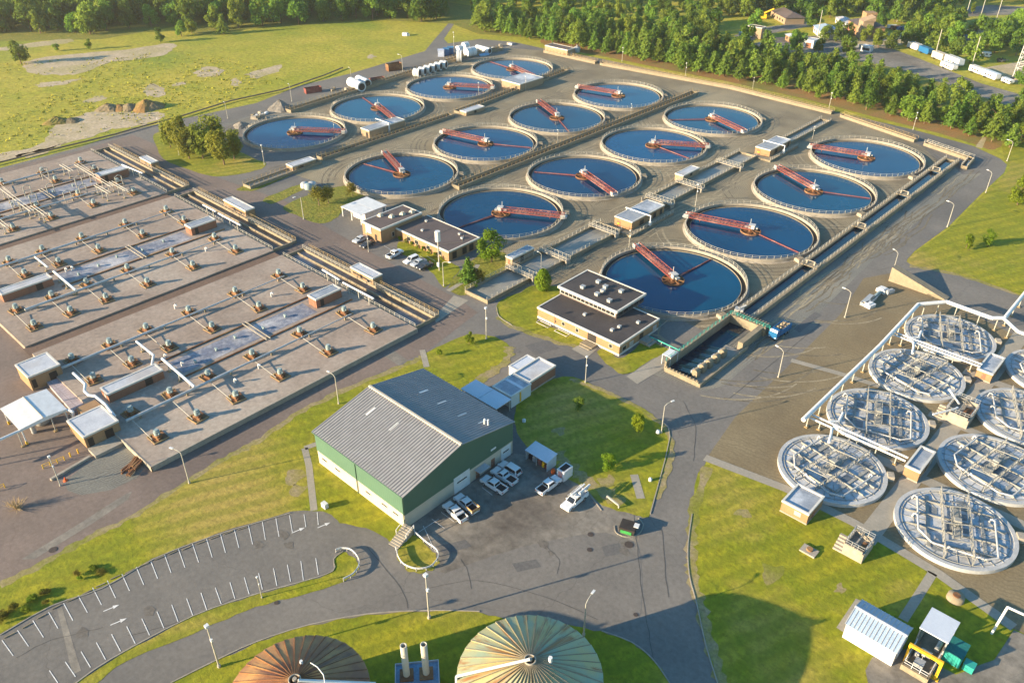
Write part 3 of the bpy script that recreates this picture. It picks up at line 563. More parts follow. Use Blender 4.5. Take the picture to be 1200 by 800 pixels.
for y, lab in ((209,'near'),(243,'second'),(277,'third'),(306,'farthest')):
    t = thing('gate_bridge', 'ochre slab bridge with gate wheels across the blue perimeter channel, %s of four' % lab, 'footbridge', (-79.2, y, 0), 'slab bridges over the perimeter channel')
    b = MB(); b.box(-81.6,-76.7,y-1.4,y+1.4,1.44,1.6); b.build('deck', M['conc'], t)
    b = MB(); b.box(-80.6,-80.2,y-.2,y+.2,1.6,2.7); b.box(-78.3,-77.9,y-.2,y+.2,1.6,2.7); b.box(-80.4,-78.1,y-.06,y+.06,2.5,2.7); b.build('gate_frame', M['conc_pale'], t)

# ------------------------------------------------------------------ flat-roofed buildings (walls, white-trimmed roof edge, doors and windows)
def rb(L, F, Rr, z):
    xF, yF = G(F[0], F[1], z); xL = G(L[0], L[1], z)[0]; yR = G(Rr[0], Rr[1], z)[1]
    return (xL, xF, yF, yR)
def opening(t, bx, zb, feat):
    face, u, z0, wd, h, kind = feat; x0, x1, y0, y1 = bx
    nm = {'door':'door','window':'window','vent':'louvre','gate':'roller_door','hole':'doorway'}[kind]
    fm = {'door':M['brick_red'],'window':M['trim'],'vent':M['steel'],'gate':M['white'],'hole':M['dark']}[kind]
    f, p = MB(), MB(); za = zb+z0; zc = za+h
    def put(b, a0, a1, d0, d1, q0, q1, m=0):
        if face == 'S': b.box(x0+(x1-x0)*u-a0, x0+(x1-x0)*u+a1, y0-d1, y0-d0, q0, q1, m)
        else: b.box(x1+d0, x1+d1, y0+(y1-y0)*u-a0, y0+(y1-y0)*u+a1, q0, q1, m)
    if kind == 'window':
        put(f, wd/2, wd/2, .012, .05, za, zc); o = f.build(nm, fm, t)
        k = max(1, round(wd/1.3))
        for i in range(k):
            a = -wd/2 + .08 + i*(wd-.08)/k; e = a + (wd-.08)/k - .08
            put(p, -a, e, .052, .06, za+.08, zc-.08)
        p.build('pane', M['glass'], o)
    elif kind == 'door':
        put(f, wd/2, wd/2, .012, .06, za, zc); o = f.build(nm, fm, t)
        put(p, wd/2-.1, -wd/2+.22, .062, .12, za+1.0, za+1.12); p.build('handle', M['steel'], o)
    elif kind == 'gate':
        put(f, wd/2, wd/2, .012, .08, za, zc)
        for i in range(int(h/.55)): put(f, wd/2, wd/2, .08, .10, za+i*.55, za+i*.55+.04, 0)
        o = f.build(nm, fm, t); put(p, wd*.3, wd*.3, .082, .104, za+h*.55, za+h*.55+.3); p.build('pane', M['glass'], o)
    else:
        put(f, wd/2, wd/2, .012, .04, za, zc); f.build(nm, fm, t)
def flat(name, label, cat, bx, h, zb=0.0, wall='brick', roof='roof_grey', feats=(), fascia=.42, plinth=None, over=.10, group=None, lip=.10):
    x0, x1, y0, y1 = bx; t = thing(name, label, cat, ((x0+x1)/2, (y0+y1)/2, zb), group); zt = zb+h
    b = MB(); b.box(x0, x1, y0, y1, zb-.02, zt-fascia)
    if plinth: b.box(x0-.06, x1+.06, y0-.06, y1+.06, zb-.02, zb+plinth, 1)
    b.build('wall', [M[wall], M['conc_pale']], t)
    b = MB(); o = over; i = .28
    b.box(x0-o, x1+o, y0-o, y0+i, zt-fascia+.003, zt); b.box(x0-o, x1+o, y1-i, y1+o, zt-fascia+.003, zt)
    b.box(x0-o, x0+i, y0+i, y1-i, zt-fascia+.003, zt); b.box(x1-i, x1+o, y0+i, y1-i, zt-fascia+.003, zt)
    b.build('roof_edge', M['trim'], t)
    MB().box(x0+i+.002, x1-i-.002, y0+i+.002, y1-i-.002, zt-fascia, zt-lip).build('roof', M[roof], t)
    for f in feats: opening(t, bx, zb, f)
    return t
DK = 1.2    # height of the basin decks
flat('brick_shed', 'small tan brick shed on the end channel nearest the operations car park', 'shed', rb((411.7,311.7),(436.7,325.8),(447.5,320.8),3.0), 3.0, roof='roof_pale', feats=[('S',.48,0,.95,2.1,'hole'),('S',.8,.9,1.1,1.0,'window')])
flat('brick_shed', 'small tan brick shed beside the middle basin end channel, on brown paving', 'shed', rb((262,233.3),(287.3,246.7),(297.3,242.7),3.1), 3.1, roof='roof_pale', feats=[('S',.5,0,.95,2.1,'hole'),('S',.78,.9,1.1,1.0,'window')])
flat('brick_shed', 'small tan brick shed farthest back, next to the clump of pines', 'shed', rb((162.5,184.2),(176.7,190.8),(185,188.3),2.9), 2.9, roof='roof_pale', feats=[('S',.5,0,.95,2.1,'hole'),('S',.8,.9,1.0,1.0,'window')])
flat('blower_house', 'narrow red brick house with rusty-stained roof at the channel end of the nearest deck', 'blower house', rb((360,345.8),(370,350.8),(400.8,338.3),DK+2.7), 2.7, DK, 'brick_red', 'roof_grey', [('E',.22,0,1.1,2.0,'hole'),('S',.7,0,.7,2.0,'door')])
flat('blower_house', 'narrow red brick house with grey roof at the channel end of the middle deck', 'blower house', rb((216,262.7),(223.3,266.7),(252.7,256.7),DK+2.7), 2.7, DK, 'brick_red', 'roof_grey', [('E',.2,0,1.1,2.0,'hole'),('S',.7,0,.7,2.0,'door')])
flat('blower_house', 'red brick house with pale roof among gantries on the farthest deck', 'blower house', rb((112,202.5),(116.7,205.8),(151.7,197.5),DK+2.6), 2.6, DK, 'brick_red', 'roof_pale', [('E',.2,0,1.1,2.0,'hole')])
flat('blower_house', 'long red brick house with stained pale roof in the middle of the nearest deck', 'blower house', rb((116.7,454.2),(125.8,461.7),(190,432.5),DK+2.4), 2.4, DK, 'brick_red', 'roof_pale', [('E',.72,.1,1.7,1.8,'hole'),('S',.5,.2,.8,1.6,'vent')])
flat('blower_house', 'long red brick house with pale roof at the left photo edge, middle deck', 'blower house', rb((-5,340),(1.7,345),(59,323.3),DK+2.4), 2.4, DK, 'brick_red', 'roof_pale', [('E',.72,.1,1.7,1.8,'hole')])
flat('brick_shed', 'square tan brick building with pale roof behind the white canopy', 'shed', rb((18.3,426.7),(32.5,441.7),(69.2,425.8),3.9), 3.9, 0, 'brick', 'roof_pale', [('E',.12,.6,.9,2.2,'hole'),('E',.72,.8,1.7,2.0,'hole')])
t = flat('brick_shed', 'tan brick building with patchy pale roof, white pipe along it and concrete ramp in front', 'shed', rb((86,489),(97.5,511.7),(137.5,491.7),2.8+.9), 3.0, .7, 'brick', 'roof_pale', [('E',.15,0,1.1,2.1,'hole'),('E',.68,0,1.7,2.1,'hole')])
x0, x1, y0, y1 = rb((86,489),(97.5,511.7),(137.5,491.7),3.7)
MB().box(x1+.1, x1+3.6, y0, y1+.5, 0, .75).build('ramp', M['conc_pale'], t)
MB().box(x0-3.0, x0-.003, y0+3.2, y1, .7, 3.6).build('side_wing', [M['brick']], t)
flat('loading_slab', 'tiled pale concrete slab between white canopy and brick buildings', 'slab', (-163.5,-152.8,41.5,48), .9, 0, 'conc_pale', 'conc_pale', fascia=.2, lip=.02) if False else None

# operations house: tall left block, low right wing, white canopy
t = flat('operations_house', 'tan brick house with tall block and long low wing beside a small car park', 'office building', (-189.0,-180.3,136.8,153.2), 4.8, 0, 'brick', 'roof_brown', [('S',.72,.2,1.0,2.1,'hole'),('E',.28,.9,1.0,1.5,'window')], fascia=.6)
W2 = (-180.2,-157.2,142.6,155.2)
MB().box(*W2, -.02, 2.85).build('low_wing', M['brick'], t)
b = MB(); b.box(-180.2,-157.05,142.45,142.9,2.853,3.3); b.box(-157.5,-157.05,142.9,155.0,2.853,3.3); b.box(-180.2,-157.05,155.0,155.35,2.853,3.3); b.build('wing_roof_edge', M['trim'], t)
MB().box(-180.2,-157.502,142.902,154.998,2.85,3.18).build('wing_roof', M['roof_brown'], t)
for u, k in ((.1,'door'),(.25,'window'),(.4,'window'),(.62,'window'),(.84,'window')): opening(t, W2, 0, ('S', u, .9 if k == 'window' else 0, 1.7 if k == 'window' else 1.1, 1.4 if k == 'window' else 2.1, k))
for u in (.18,.5,.72): opening(t, W2, 0, ('E', u, .3, 1.7, 2.1, 'hole'))
b = MB(); b.box(-187.2,-184.6,136.6,136.78,1.9,4.85); b.build('entrance_panel', M['trim'], t)
for q, (px, py) in enumerate([(437,231+20),(455,253-6),(473,244),(435,251)]): pass
for x, y in ((-187.8,143),(-184.6,144.8),(-183.6,148.3),(-182.6,151.2)):
    b = MB(); b.cbox((x,y,5.0),(1.5,1.5,.7),.1,0,.7); b.tube((x,y,5.3),(x,y,5.6),.5,8); b.build('roof_fan', M['cream'], t)
for x, y, z in ((-173,146.8,3.18),(-163,152.6,3.18),(-160.5,151.2,3.18),(-177,152,3.18)): MB().box(x-.4,x+.4,y-.3,y+.3,z,z+.5).build('roof_vent', M['steel'], t)
b = MB(); b.path([(-168,143.6,3.22),(-168,154,3.22)],.05); b.path([(-163,143.2,3.22),(-159,150,3.22),(-163,154.5,3.22)],.04); b.build('conduit', M['conc_pale'], t)
c = thing('carport', 'flat white double-panel carport roof on posts at the left end of the operations house', 'carport', (-201,147,0))
CP = rb((397.5,242.5),(422.3,252.3),(453,240.3),3.4)
b = MB(); b.box(CP[0],CP[1],CP[2],(CP[2]+CP[3])/2-.06,3.2,3.4); b.box(CP[0],CP[1],(CP[2]+CP[3])/2+.06,CP[3],3.2,3.4); b.build('roof', M['white'], c)
b = MB()
for x in (CP[0]+.3,(CP[0]+CP[1])/2,CP[1]-.3):
    for y in (CP[2]+.3,CP[3]-.3): b.box(x-.12,x+.12,y-.12,y+.12,0,3.2)
b.build('post', M['white'], c); MB().box(CP[0]+2.5,CP[1]-1,CP[2]+2.5,CP[3]-1,0,2.6).build('store_room', M['white'], c)

# administration house with black roofs
t = thing('admin_house', 'two-level tan brick house with black flat roofs and white fascias, beside the nearest clarifier', 'office building', (-105,145,0))
B1 = (-118.2,-92.4,136.9,153.2); B2 = (-119.2,-100.8,145.6,158.0)
b = MB(); b.box(*B1, -.02, 2.75); b.box(B1[0]-.05,B1[1]+.05,B1[2]-.05,B1[3]+.05,-.02,.55,1); b.build('wall', [M['brick'], M['trim']], t)
b = MB(); b.box(B1[0]-.15,B1[1]+.15,B1[2]-.15,B1[2]+.2,2.753,3.25); b.box(B1[1]-.2,B1[1]+.15,B1[2]+.2,B1[3]-.2,2.753,3.25); b.box(B1[0]-.15,B1[1]+.15,B1[3]-.2,B1[3]+.15,2.753,3.25); b.box(B1[0]-.15,B1[0]+.2,B1[2]+.2,B1[3]-.2,2.753,3.25); b.build('roof_edge', M['trim'], t)
MB().box(B1[0]+.202,B1[1]-.202,B1[2]+.202,B1[3]-.202,2.75,3.12).build('roof', M['roof_black'], t)
up = MB(); UX0,UX1,UY0,UY1 = -118.6,-100.2,145.9,157.6
up.box(UX0,UX1,UY0,UY1,3.0,4.9).build('upper_storey', M['roof_brown'], t)
b = MB(); b.box(UX0-.4,UX1+.4,UY0-.4,UY0,4.9,5.5); b.box(UX1,UX1+.4,UY0,UY1+.4,4.9,5.5); b.box(UX0-.4,UX0,UY0,UY1+.4,4.9,5.5); b.box(UX0,UX1,UY1,UY1+.4,4.9,5.5); b.build('upper_roof_edge', M['trim'], t)
MB().box(UX0+.002,UX1-.002,UY0+.002,UY1-.002,4.901,5.38).build('upper_roof', M['roof_black'], t)
b = MB(); b.box(UX0+.3,UX1-.3,UY0-.06,UY0-.01,3.55,4.7); f = b.build('window_band', M['trim'], t)
b = MB()
for i in range(13): b.box(UX0+.5+i*1.34, UX0+1.7+i*1.34, UY0-.085, UY0-.062, 3.7, 4.55)
b.build('pane', M['glass'], f)
b = MB()
for i in range(5): b.box(UX1+.01, UX1+.04, UY0+1+i*2.2, UY0+2.7+i*2.2, 3.5, 4.6)
b.build('side_window', M['glass'], t)
for x, y in ((-113.6,149.2),(-112.4,154.2),(-109.4,153.3),(-108.6,151.2),(-108.6,148.8),(-105.0,154.2),(-104.3,148.3)):
    b = MB(); b.cbox((x,y,5.68),(1.0,1.0,.6),0); b.box(x-.6,x+.6,y-.6,y+.6,5.98,6.1); b.build('roof_vent', M['steel'], t)
for x, y in ((-97.2,143.2),(-97.6,140.8),(-107,142.0),(-95,148)): MB().box(x-.4,x+.4,y-.4,y+.4,3.12,3.7).build('roof_vent', M['steel'], t)
for u in (.33,.5,.9): opening(t, B1, 0, ('S', u, 1.2, 1.0, 1.1, 'window'))
opening(t, B1, 0, ('S', .68, .5, 2.6, 2.2, 'hole'))
for u, k in ((.12,'window'),(.3,'vent'),(.55,'hole'),(.9,'vent')): opening(t, B1, 0, ('E', u, .7 if k != 'hole' else 0, 1.6, 1.3 if k != 'hole' else 2.3, k))
b = MB(); b.box(-102.5,-98.8,134.6,136.84,0,.45); b.box(-102.2,-99.0,133.9,134.6,0,.22); b.build('front_steps', M['conc'], t)
b = MB(); b.box(-92.3,-90.0,145,148,0,.9); b.box(-90,-89.2,145,148,0,.45); b.build('side_steps', M['conc_pale'], t)
b = MB(); b.box(-93.5,-90.5,136.2,137.9,0,1.0)
for i, (x, y) in enumerate([(-115,135.6),(-109,135.6)]):
    o = MB(); o.box(x-2,x+2,y-.7,y-.6,0,.12); o.box(x-2,x+2,y+.6,y+.7,0,.12); o.box(x-2,x-1.9,y-.6,y+.6,0,.12); o.box(x+1.9,x+2,y-.6,y+.6,0,.12); tag(o.build('bed_frame', M['trim']), 'white timber ground frame below the admin house front wall, %s one' % ('left','right')[i], 'bed frame')

flat('brick_shed', 'small blue-roofed tan shed beside the grey-water channel and lollipop tree', 'shed', rb((592,299.8),(600.3,302.8),(627.3,290.8),2.8), 2.8, roof='roof_grey', wall='brick_pale', feats=[('E',.45,.5,1.3,1.6,'hole'),('S',.5,.6,.8,1.4,'door')])
flat('brick_shed', 'narrow pale-roofed shed on the channel between the two hoist houses', 'shed', rb((792.5,202.3),(800.8,205.7),(819,196),2.65), 2.65, roof='roof_pale', wall='brick_pale', feats=[('E',.5,.5,1.3,1.6,'hole')])
def hoist_house(lab, bx, h):
    t = flat('hoist_house', lab, 'pump house', bx, h, 0, 'brick', 'roof_grey', [('S',.25,.2,1.2,2.0,'door'),('E',.3,.5,2.2,1.8,'hole'),('E',.7,.3,1.6,2.2,'hole'),('E',.9,.3,1.3,2.2,'hole')], fascia=.35)
    x0,x1,y0,y1 = bx; b = MB(); b.box(x1+.03,x1+2.4,y0-1,y1+2,.0,.7); b.box(x0,x1+2.4,y0-3.6,y0-1.02,0,.7); b.build('platform', M['conc'], t)
    b = MB(); rail_line(b, [(x1+2.3,y0-3.5),(x1+2.3,y1+1.9)], .7, 1.0, 1.6); b.build('railing', M['rail'], t)
    b = MB(); b.box(x0-.5,x1+2.6,y0+6.1,y0+6.35,h+.5,h+.8); b.box(x1+2.35,x1+2.6,y0+6.1,y0+6.35,.7,h+.5); b.box(x0-.2,x0,y0+6.1,y0+6.35,h-.2,h+.5); b.box(x1+2.1,x1+2.8,y0+5.8,y0+6.6,1.0,2.2); b.build('hoist_beam', M['white'], t)
    b = MB(); b.box(x0+1.2,x0+1.9,y0-.1,y0-.03,1.0,1.6); b.build('yellow_sign', M['yellow'], t)
hoist_house('flat-roofed brick house with white hoist beam, nearer one on the grey-water channel', rb((721.3,252.5),(740.8,260),(778.3,239.8),3.4), 3.4)
hoist_house('flat-roofed brick house with white hoist beam, farther one on the grey-water channel', rb((885.5,171.5),(902.8,176),(927.5,163.3),3.15), 3.15)
t = flat('pipe_gallery_house', 'long pale brick shed with brown and blue-white roof, left of second clarifier row', 'shed', rb((421.3,150),(432.5,153),(473,139.5),3.1), 3.1, 0, 'brick_pale', 'roof_grey', [('S',.7,0,1.3,2.0,'hole')])
b = MB(); b.box(-264,-256,203,203.3,3.6,3.9); b.box(-256.2,-255.4,202.8,203.4,0,3.9); b.build('hoist_beam', M['white'], t)
flat('brick_shed', 'low shed with bright roof between left clarifier rows, middle of ochre channel', 'shed', rb((540,128.8),(546.3,131.3),(565.5,123.8),1.8), 1.8, roof='roof_pale', wall='brick_pale', feats=[('E',.5,.2,1.2,1.3,'hole')])
flat('brick_shed', 'low shed with rusty doors in front of the left-most clarifier', 'shed', rb((337,191.3),(342.5,195),(370,186.3),2.3), 2.3, roof='roof_pale', wall='brick_pale', feats=[('E',.35,.1,2.2,1.7,'hole')])
t = flat('pipe_gallery_house', 'wide pale brick shed with patchy roof near the far left clarifiers', 'shed', rb((585,94),(609.5,98.8),(635.5,90),3.4), 3.4, 0, 'brick_pale', 'roof_grey', [('S',.8,0,1.2,2.0,'hole')])
flat('brick_shed', 'large pinkish brick shed at the back road corner, in front of the pines', 'shed', rb((638.8,53),(665,58.8),(671,55.5),3.9), 3.9, 0, 'brick_pale', 'roof_brown', [('S',.9,0,.9,2.0,'door'),('E',.5,.3,1.5,2.0,'vent')])
o = MB(); x, y = G(676,61); o.lathe([(0,2.9),(1.4,2.6),(1.8,1.9),(1.8,0)], 14, (x,y)); o.tube((x,y,2.8),(x,y,3.6),.25,8); tag(o.build('silo_tank', M['steel']), 'stubby grey-blue tank beside the pinkish shed at the back road', 'tank')
# brick control houses among the covered tanks
flat('control_house', 'tan brick control house with white parapet at the lawn edge by the sidewalk', 'control house', rb((918.8,583.8),(948,601.9),(965,580.6),2.8), 2.8, 0, 'brick', 'roof_grey', [('S',.62,1.0,1.3,1.0,'vent'),('E',.4,.2,1.0,2.0,'door')], plinth=.35, lip=.3)
flat('control_house', 'tan brick control house between the two nearest pairs of covered tanks', 'control house', rb((1061,545),(1078.8,552.5),(1096,528.8),2.95), 2.95, 0, 'brick', 'roof_grey', [('E',.5,.2,1.0,2.0,'hole'),('E',.8,.8,1.0,1.0,'vent')], plinth=.35, lip=.3)
flat('control_house', 'tan brick control house by the farther covered tanks at right', 'control house', rb((1146,431),(1163.8,438),(1177.5,418.8),2.7), 2.7, 0, 'brick', 'roof_grey', [('E',.5,.2,1.0,2.0,'hole'),('S',.5,.6,.8,1.2,'door')], plinth=.35, lip=.3)
for lab, px, sz in (('small pale concrete valve box between the farther covered tanks',(1113,497),(5,7,2.6)), ('pale concrete open-topped stair box beside the sidewalk and lawn',(1005,645),(3.6,4.6,2.6))):
    x, y = (-24.8,168) if px[0] == 1113 else (-24.8,116.0)
    t = thing('valve_box', lab, 'valve box', (x,y,0)); b = MB(); w_, l_, h_ = sz
    b.box(x-w_/2,x-w_/2+.3,y-l_/2,y+l_/2,0,h_); b.box(x+w_/2-.3,x+w_/2,y-l_/2,y+l_/2,0,h_*.8); b.box(x-w_/2+.3,x+w_/2-.3,y-l_/2,y-l_/2+.3,0,h_); b.box(x-w_/2+.3,x+w_/2-.3,y+l_/2-.3,y+l_/2,0,h_); b.box(x-w_/2+.3,x+w_/2-.3,y-l_/2+.3,y+l_/2-.3,0,h_*.6)
    b.box(x-.3,x-.05,y-l_/2-.01,y+l_/2+.02,h_-.01,h_+.22); b.build('wall', M['conc_pale'], t)
    b = MB(); rail_line(b, [(x-w_/2+.1,y-l_/2+.1),(x+w_/2-.1,y-l_/2+.1),(x+w_/2-.1,y+l_/2-.1),(x-w_/2+.1,y+l_/2-.1),(x-w_/2+.1,y-l_/2+.1)], h_, 1.0, 1.0, post=.07); b.build('railing', M['steel'], t)
    b = MB(); b.box(x+.4,x+w_/2-.5,y-l_/4,y+l_/4,h_*.6,h_*.6+.3); b.build('hatch', M['rust'], t)
    b = MB()
    for i in range(5): b.box(x-w_/2-1.6,x-w_/2-.01,y+l_/2+.02+i*.5 if False else y-l_/2+i*.5,y-l_/2+.48+i*.5,0,h_*.16*(i+1))
    b.build('steps', M['conc_pale'], t)
x, y = G(948,646); t = thing('hatch_slab', 'small concrete slab with rusty hatch lying in the right lawn', 'hatch slab', (x,y,0))
MB().box(x-1.4,x+1.4,y-1,y+1,0,.35).build('slab', M['conc_pale'], t); MB().tube((x,y+.1,.35),(x,y+.1,.7),.55,12).build('hatch', M['rust'], t)
x, y = -8.4,117.0; t = thing('round_manhole', 'raised round concrete manhole with orange lid in the shaded corner lawn', 'manhole', (x,y,0))
MB().lathe([(1.4,0),(1.3,.9),(0,.9)],20,(x,y)).build('shaft', M['conc'], t); MB().tube((x,y,.9),(x,y,1.1),.6,14).build('lid', M['rust'], t)

# ------------------------------------------------------------------ green metal hall
t = thing('metal_hall', 'large gabled green and cream metal hall with grey ribbed roof', 'hall', (-100,80,0))
HX0,HX1,HY0,HY1,HE,HR = -113.4,-87.2,65.5,94.0,8.0,11.0; HM = (HY0+HY1)/2
def corr(name, c1, c2): return mat(name, c1, c2, .5, .55, fine=2, fine_amt=.06)
M['hall_green'] = overlay_wave(corr('green_cladding', (.075,.145,.098), (.066,.13,.088)), .55, 0, 0, (.045,.095,.062), .35, thr=(.6,.95))
M['hall_cream'] = overlay_wave(corr('cream_cladding', (.48,.42,.33), (.45,.39,.30)), .55, 0, 0, (.33,.28,.21), .35, thr=(.6,.95))
M['hall_roof'] = corr('grey_metal_roofing', (.27,.262,.255), (.225,.22,.215))
def pent(z0, z1): pass
b = MB(); zc = 3.4
b.add([(HX0,HY0,-.02),(HX1,HY0,-.02),(HX1,HY1,-.02),(HX0,HY1,-.02),(HX0,HY0,zc),(HX1,HY0,zc),(HX1,HY1,zc),(HX0,HY1,zc)], [(0,1,5,4),(1,2,6,5),(2,3,7,6),(3,0,4,7)])
b.build('lower_wall', M['hall_cream'], t)
e = .06; b = MB()
b.add([(HX0-e,HY0-e,zc-.1),(HX1+e,HY0-e,zc-.1),(HX1+e,HY1+e,zc-.1),(HX0-e,HY1+e,zc-.1),(HX0-e,HY0-e,HE),(HX1+e,HY0-e,HE),(HX1+e,HY1+e,HE),(HX0-e,HY1+e,HE),(HX1+e,HM,HR),(HX0-e,HM,HR)],
      [(0,1,5,4),(1,2,6,8,5),(2,3,7,6),(3,0,4,9,7)]); b.build('upper_wall', M['hall_green'], t)
# ribbed roof: real standing ribs down each slope
b = MB(); ov = .35
for s in (0, 1):
    ya, yb = (HY0-ov, HM) if s == 0 else (HM, HY1+ov); za, zb_ = (HE+.02, HR+.12) if s == 0 else (HR+.12, HE+.02)
    b.add([(HX0-ov,ya,za),(HX1+ov,ya,za),(HX1+ov,yb,zb_),(HX0-ov,yb,zb_),(HX0-ov,ya,za-.1),(HX1+ov,ya,za-.1),(HX1+ov,yb,zb_-.1),(HX0-ov,yb,zb_-.1)], [(0,1,2,3),(7,6,5,4),(0,4,5,1),(1,5,6,2),(2,6,7,3),(3,7,4,0)])
rf = b.build('roof', M['hall_roof'], t)
b = MB(); n = 40
for i in range(n+1):
    x = HX0-ov+.05+(HX1-HX0+2*ov-.1)*i/n
    for (ya, za, yb, zb_) in ((HY0-ov,HE+.06,HM,HR+.16),(HM,HR+.16,HY1+ov,HE+.06)): b.bar((x,ya,za),(x,yb,zb_),.16)
b.build('roof_rib', M['hall_roof'], rf)
b = MB(); b.bar((HX0-ov,HM,HR+.2),(HX1+ov,HM,HR+.2),.45); b.build('ridge_cap', M['cream'], rf)
for i, (x, fy, side) in enumerate([(-108,.62,0),(-101,.62,0),(-106,.45,1),(-100.5,.45,1),(-94.8,.45,1),(-90.4,.55,1)]):
    L0 = HM-HY0+ov; y0_ = HY0-ov+L0*fy if side == 0 else HM+L0*fy; d = L0*.16; sl_ = (HR-HE+.1)/L0*(1 if side == 0 else -1)
    z0_ = (HE+.02+(HR-HE+.1)*fy if side == 0 else HR+.12-(HR-HE+.1)*fy)+.1
    MB().add([(x-.25,y0_,z0_),(x+.25,y0_,z0_),(x+.25,y0_+d,z0_+sl_*d),(x-.25,y0_+d,z0_+sl_*d)], [(0,1,2,3)]).build('rooflight', M['white'], rf)
for x, y in ((-89.6,88.6),(-88.9,88.9)): MB().tube((x,y,9.0),(x,y,10.6),.2,8).build('flue', M['white'], t)
HB = (HX0,HX1,HY0,HY1)
for u in (.08,.24,.6,.78,.9): opening(t, HB, 0, ('S', u, 1.75, 1.7, .55, 'window'))
opening(t, HB, 0, ('E', .5, 0, 4.2, 3.9, 'gate')); opening(t, HB, 0, ('E', .93, 0, 2.8, 3.0, 'gate')); opening(t, HB, 0, ('E', .80, 0, 1.0, 2.1, 'door')); opening(t, HB, 0, ('E', .65, 0, 1.0, 2.1, 'door'))
b = MB(); b.box(HX1+.08,HX1+1.6,HY0+17.6,HY0+20.4,2.5,2.62); b.build('door_canopy', M['roof_pale'], t)
b = MB(); b.box(HX1+.08,HX1+.14,HY0+22.2,HY0+23.6,4.4,4.8); b.build('wall_sign', M['white'], t)
b = MB(); b.tube((HX0+12.6,HY0-.16,0),(HX0+12.6,HY0-.16,HE),.09); b.tube((HX1-.1,HY0-.16,0),(HX1-.1,HY0-.16,HE),.09); b.build('downpipe', M['hall_green'], t)
b = MB(); b.box(HX0-ov,HX1+ov,HY0-ov-.12,HY0-ov,HE-.12,HE+.04); b.build('gutter', M['hall_green'], t)

# lean-to row behind the hall
def simple_roof(name, label, cat, bx, h, wall, roof, slope=0, group=None):
    return flat(name, label, cat, bx, h, 0, wall, roof, (), .2, None, .1, group)
M['white_roof'] = mat('white_metal_roof', (.50,.53,.57), (.45,.48,.53), .3, .45, fine_amt=.05)
M['white_wall'] = mat('white_wall', (.5,.51,.5), (.45,.46,.45), .5, .7, fine_amt=.05)
t = thing('open_shelter', 'low white flat roof on posts directly behind the green hall', 'shelter', (-102,101.5,0))
b = MB(); b.box(-107.6,-102.2,99.3,104.0,2.95,3.1); b.box(-102.1,-96.8,99.3,104.0,2.95,3.1); b.build('roof', M['white_roof'], t)
b = MB()
for x in (-107.3,-102.1,-97.1):
    for y in (99.6,103.7): b.box(x-.1,x+.1,y-.1,y+.1,0,2.95)
b.build('post', M['steel'], t)
t = flat('lean_to_store', 'pale block store with grey-green roof between white shelter and brick store', 'store', (-103,-97.4,104.6,111.0), 3.2, 0, 'white_wall', 'roof_grey', (), .3)
MB().box(-102.6,-97.8,108.2,109.0,3.11,3.16).build('roof_strip', M['white_roof'], t); MB().box(-97.38,-97.3,107.3,107.7,.3,2.8).build('pipe_cover', M['yellow'], t)
flat('brick_store', 'dark red brick store with white parapet and blue puddled roof behind the lean-to', 'store', (-103.1,-98.1,111.3,120.2), 3.2, 0, 'brick_red', 'roof_pale', (), .5, .4, lip=.3)
flat('white_box_store', 'plain white box store against the back of the brick store', 'store', (-106.4,-103.3,113.5,119.8), 2.5, 0, 'white_wall', 'white_roof', (), .15)

# open store shelter and white cube by the truck yard
t = thing('parts_shelter', 'white-roofed open shelter full of red and yellow gear beside the truck yard', 'shelter', (-81,96,0))
b = MB(); b.add([(-84,94.2,2.4),(-78.2,94.2,2.4),(-78.2,97.4,2.8),(-84,97.4,2.8),(-84,94.2,2.52),(-78.2,94.2,2.52),(-78.2,97.4,2.92),(-84,97.4,2.92)], [(3,2,1,0),(4,5,6,7),(0,1,5,4),(1,2,6,5),(2,3,7,6),(3,0,4,7)]); b.build('roof', M['white_roof'], t)
b = MB(); b.box(-83.9,-78.3,97.1,97.2,0,2.7); b.box(-78.4,-78.3,94.4,97.1,0,2.4); b.box(-83.9,-83.8,94.4,97.1,0,2.4); b.box(-81.2,-81.1,94.4,94.5,0,2.4); b.build('wall', M['white_wall'], t)
for i, (x, c, h, s) in enumerate([(-83.2,'dark',1.4,.9),(-82.2,'steel',1.7,.8),(-80.7,'red',1.8,.9),(-79.8,'yellow',1.3,.6),(-79.0,'red',1.1,.7)]):
    b = MB(); b.box(x-s/2,x+s/2,94.9,95.9,.05,h*.7); b.box(x-s/3,x+s/3,95.0,95.7,h*.7,h); b.tube((x,94.85,.3),(x,94.95,.3),.25,8)
    tag(b.build('tool_cabinet', M[c]), '%s piece of gear standing in the white-roofed open shelter, %s from its left' % ({'dark':'black','steel':'grey','red':'red','yellow':'yellow'}[c], ORD[i]), 'tool cabinet')
t = thing('container_cube', 'white cube container with pink door and dark roof beside the lawn', 'container', (-75,95.7,0))
b = MB(); b.box(-75.8,-74.0,94.4,97.1,0,2.4); b.build('wall', M['white'], t); MB().box(-75.5,-74.3,94.7,96.8,2.402,2.44).build('roof', M['dark'], t)
MB().box(-75.4,-74.4,94.34,94.388,.1,2.1).build('door', mat('pink_door', (.55,.28,.25), (.5,.25,.22)), t)
x, y = -77.2,95.0; o = MB(); o.lathe([(0,1.0),(.35,.95),(.5,.5),(.4,0)],12,(x,y)); o.tube((x,y,.95),(x,y,1.15),.12,6); tag(o.build('orange_tank', mat('orange_plastic', (.75,.12,.02), (.7,.1,.02))), 'small round orange tank between open shelter and white cube', 'tank')
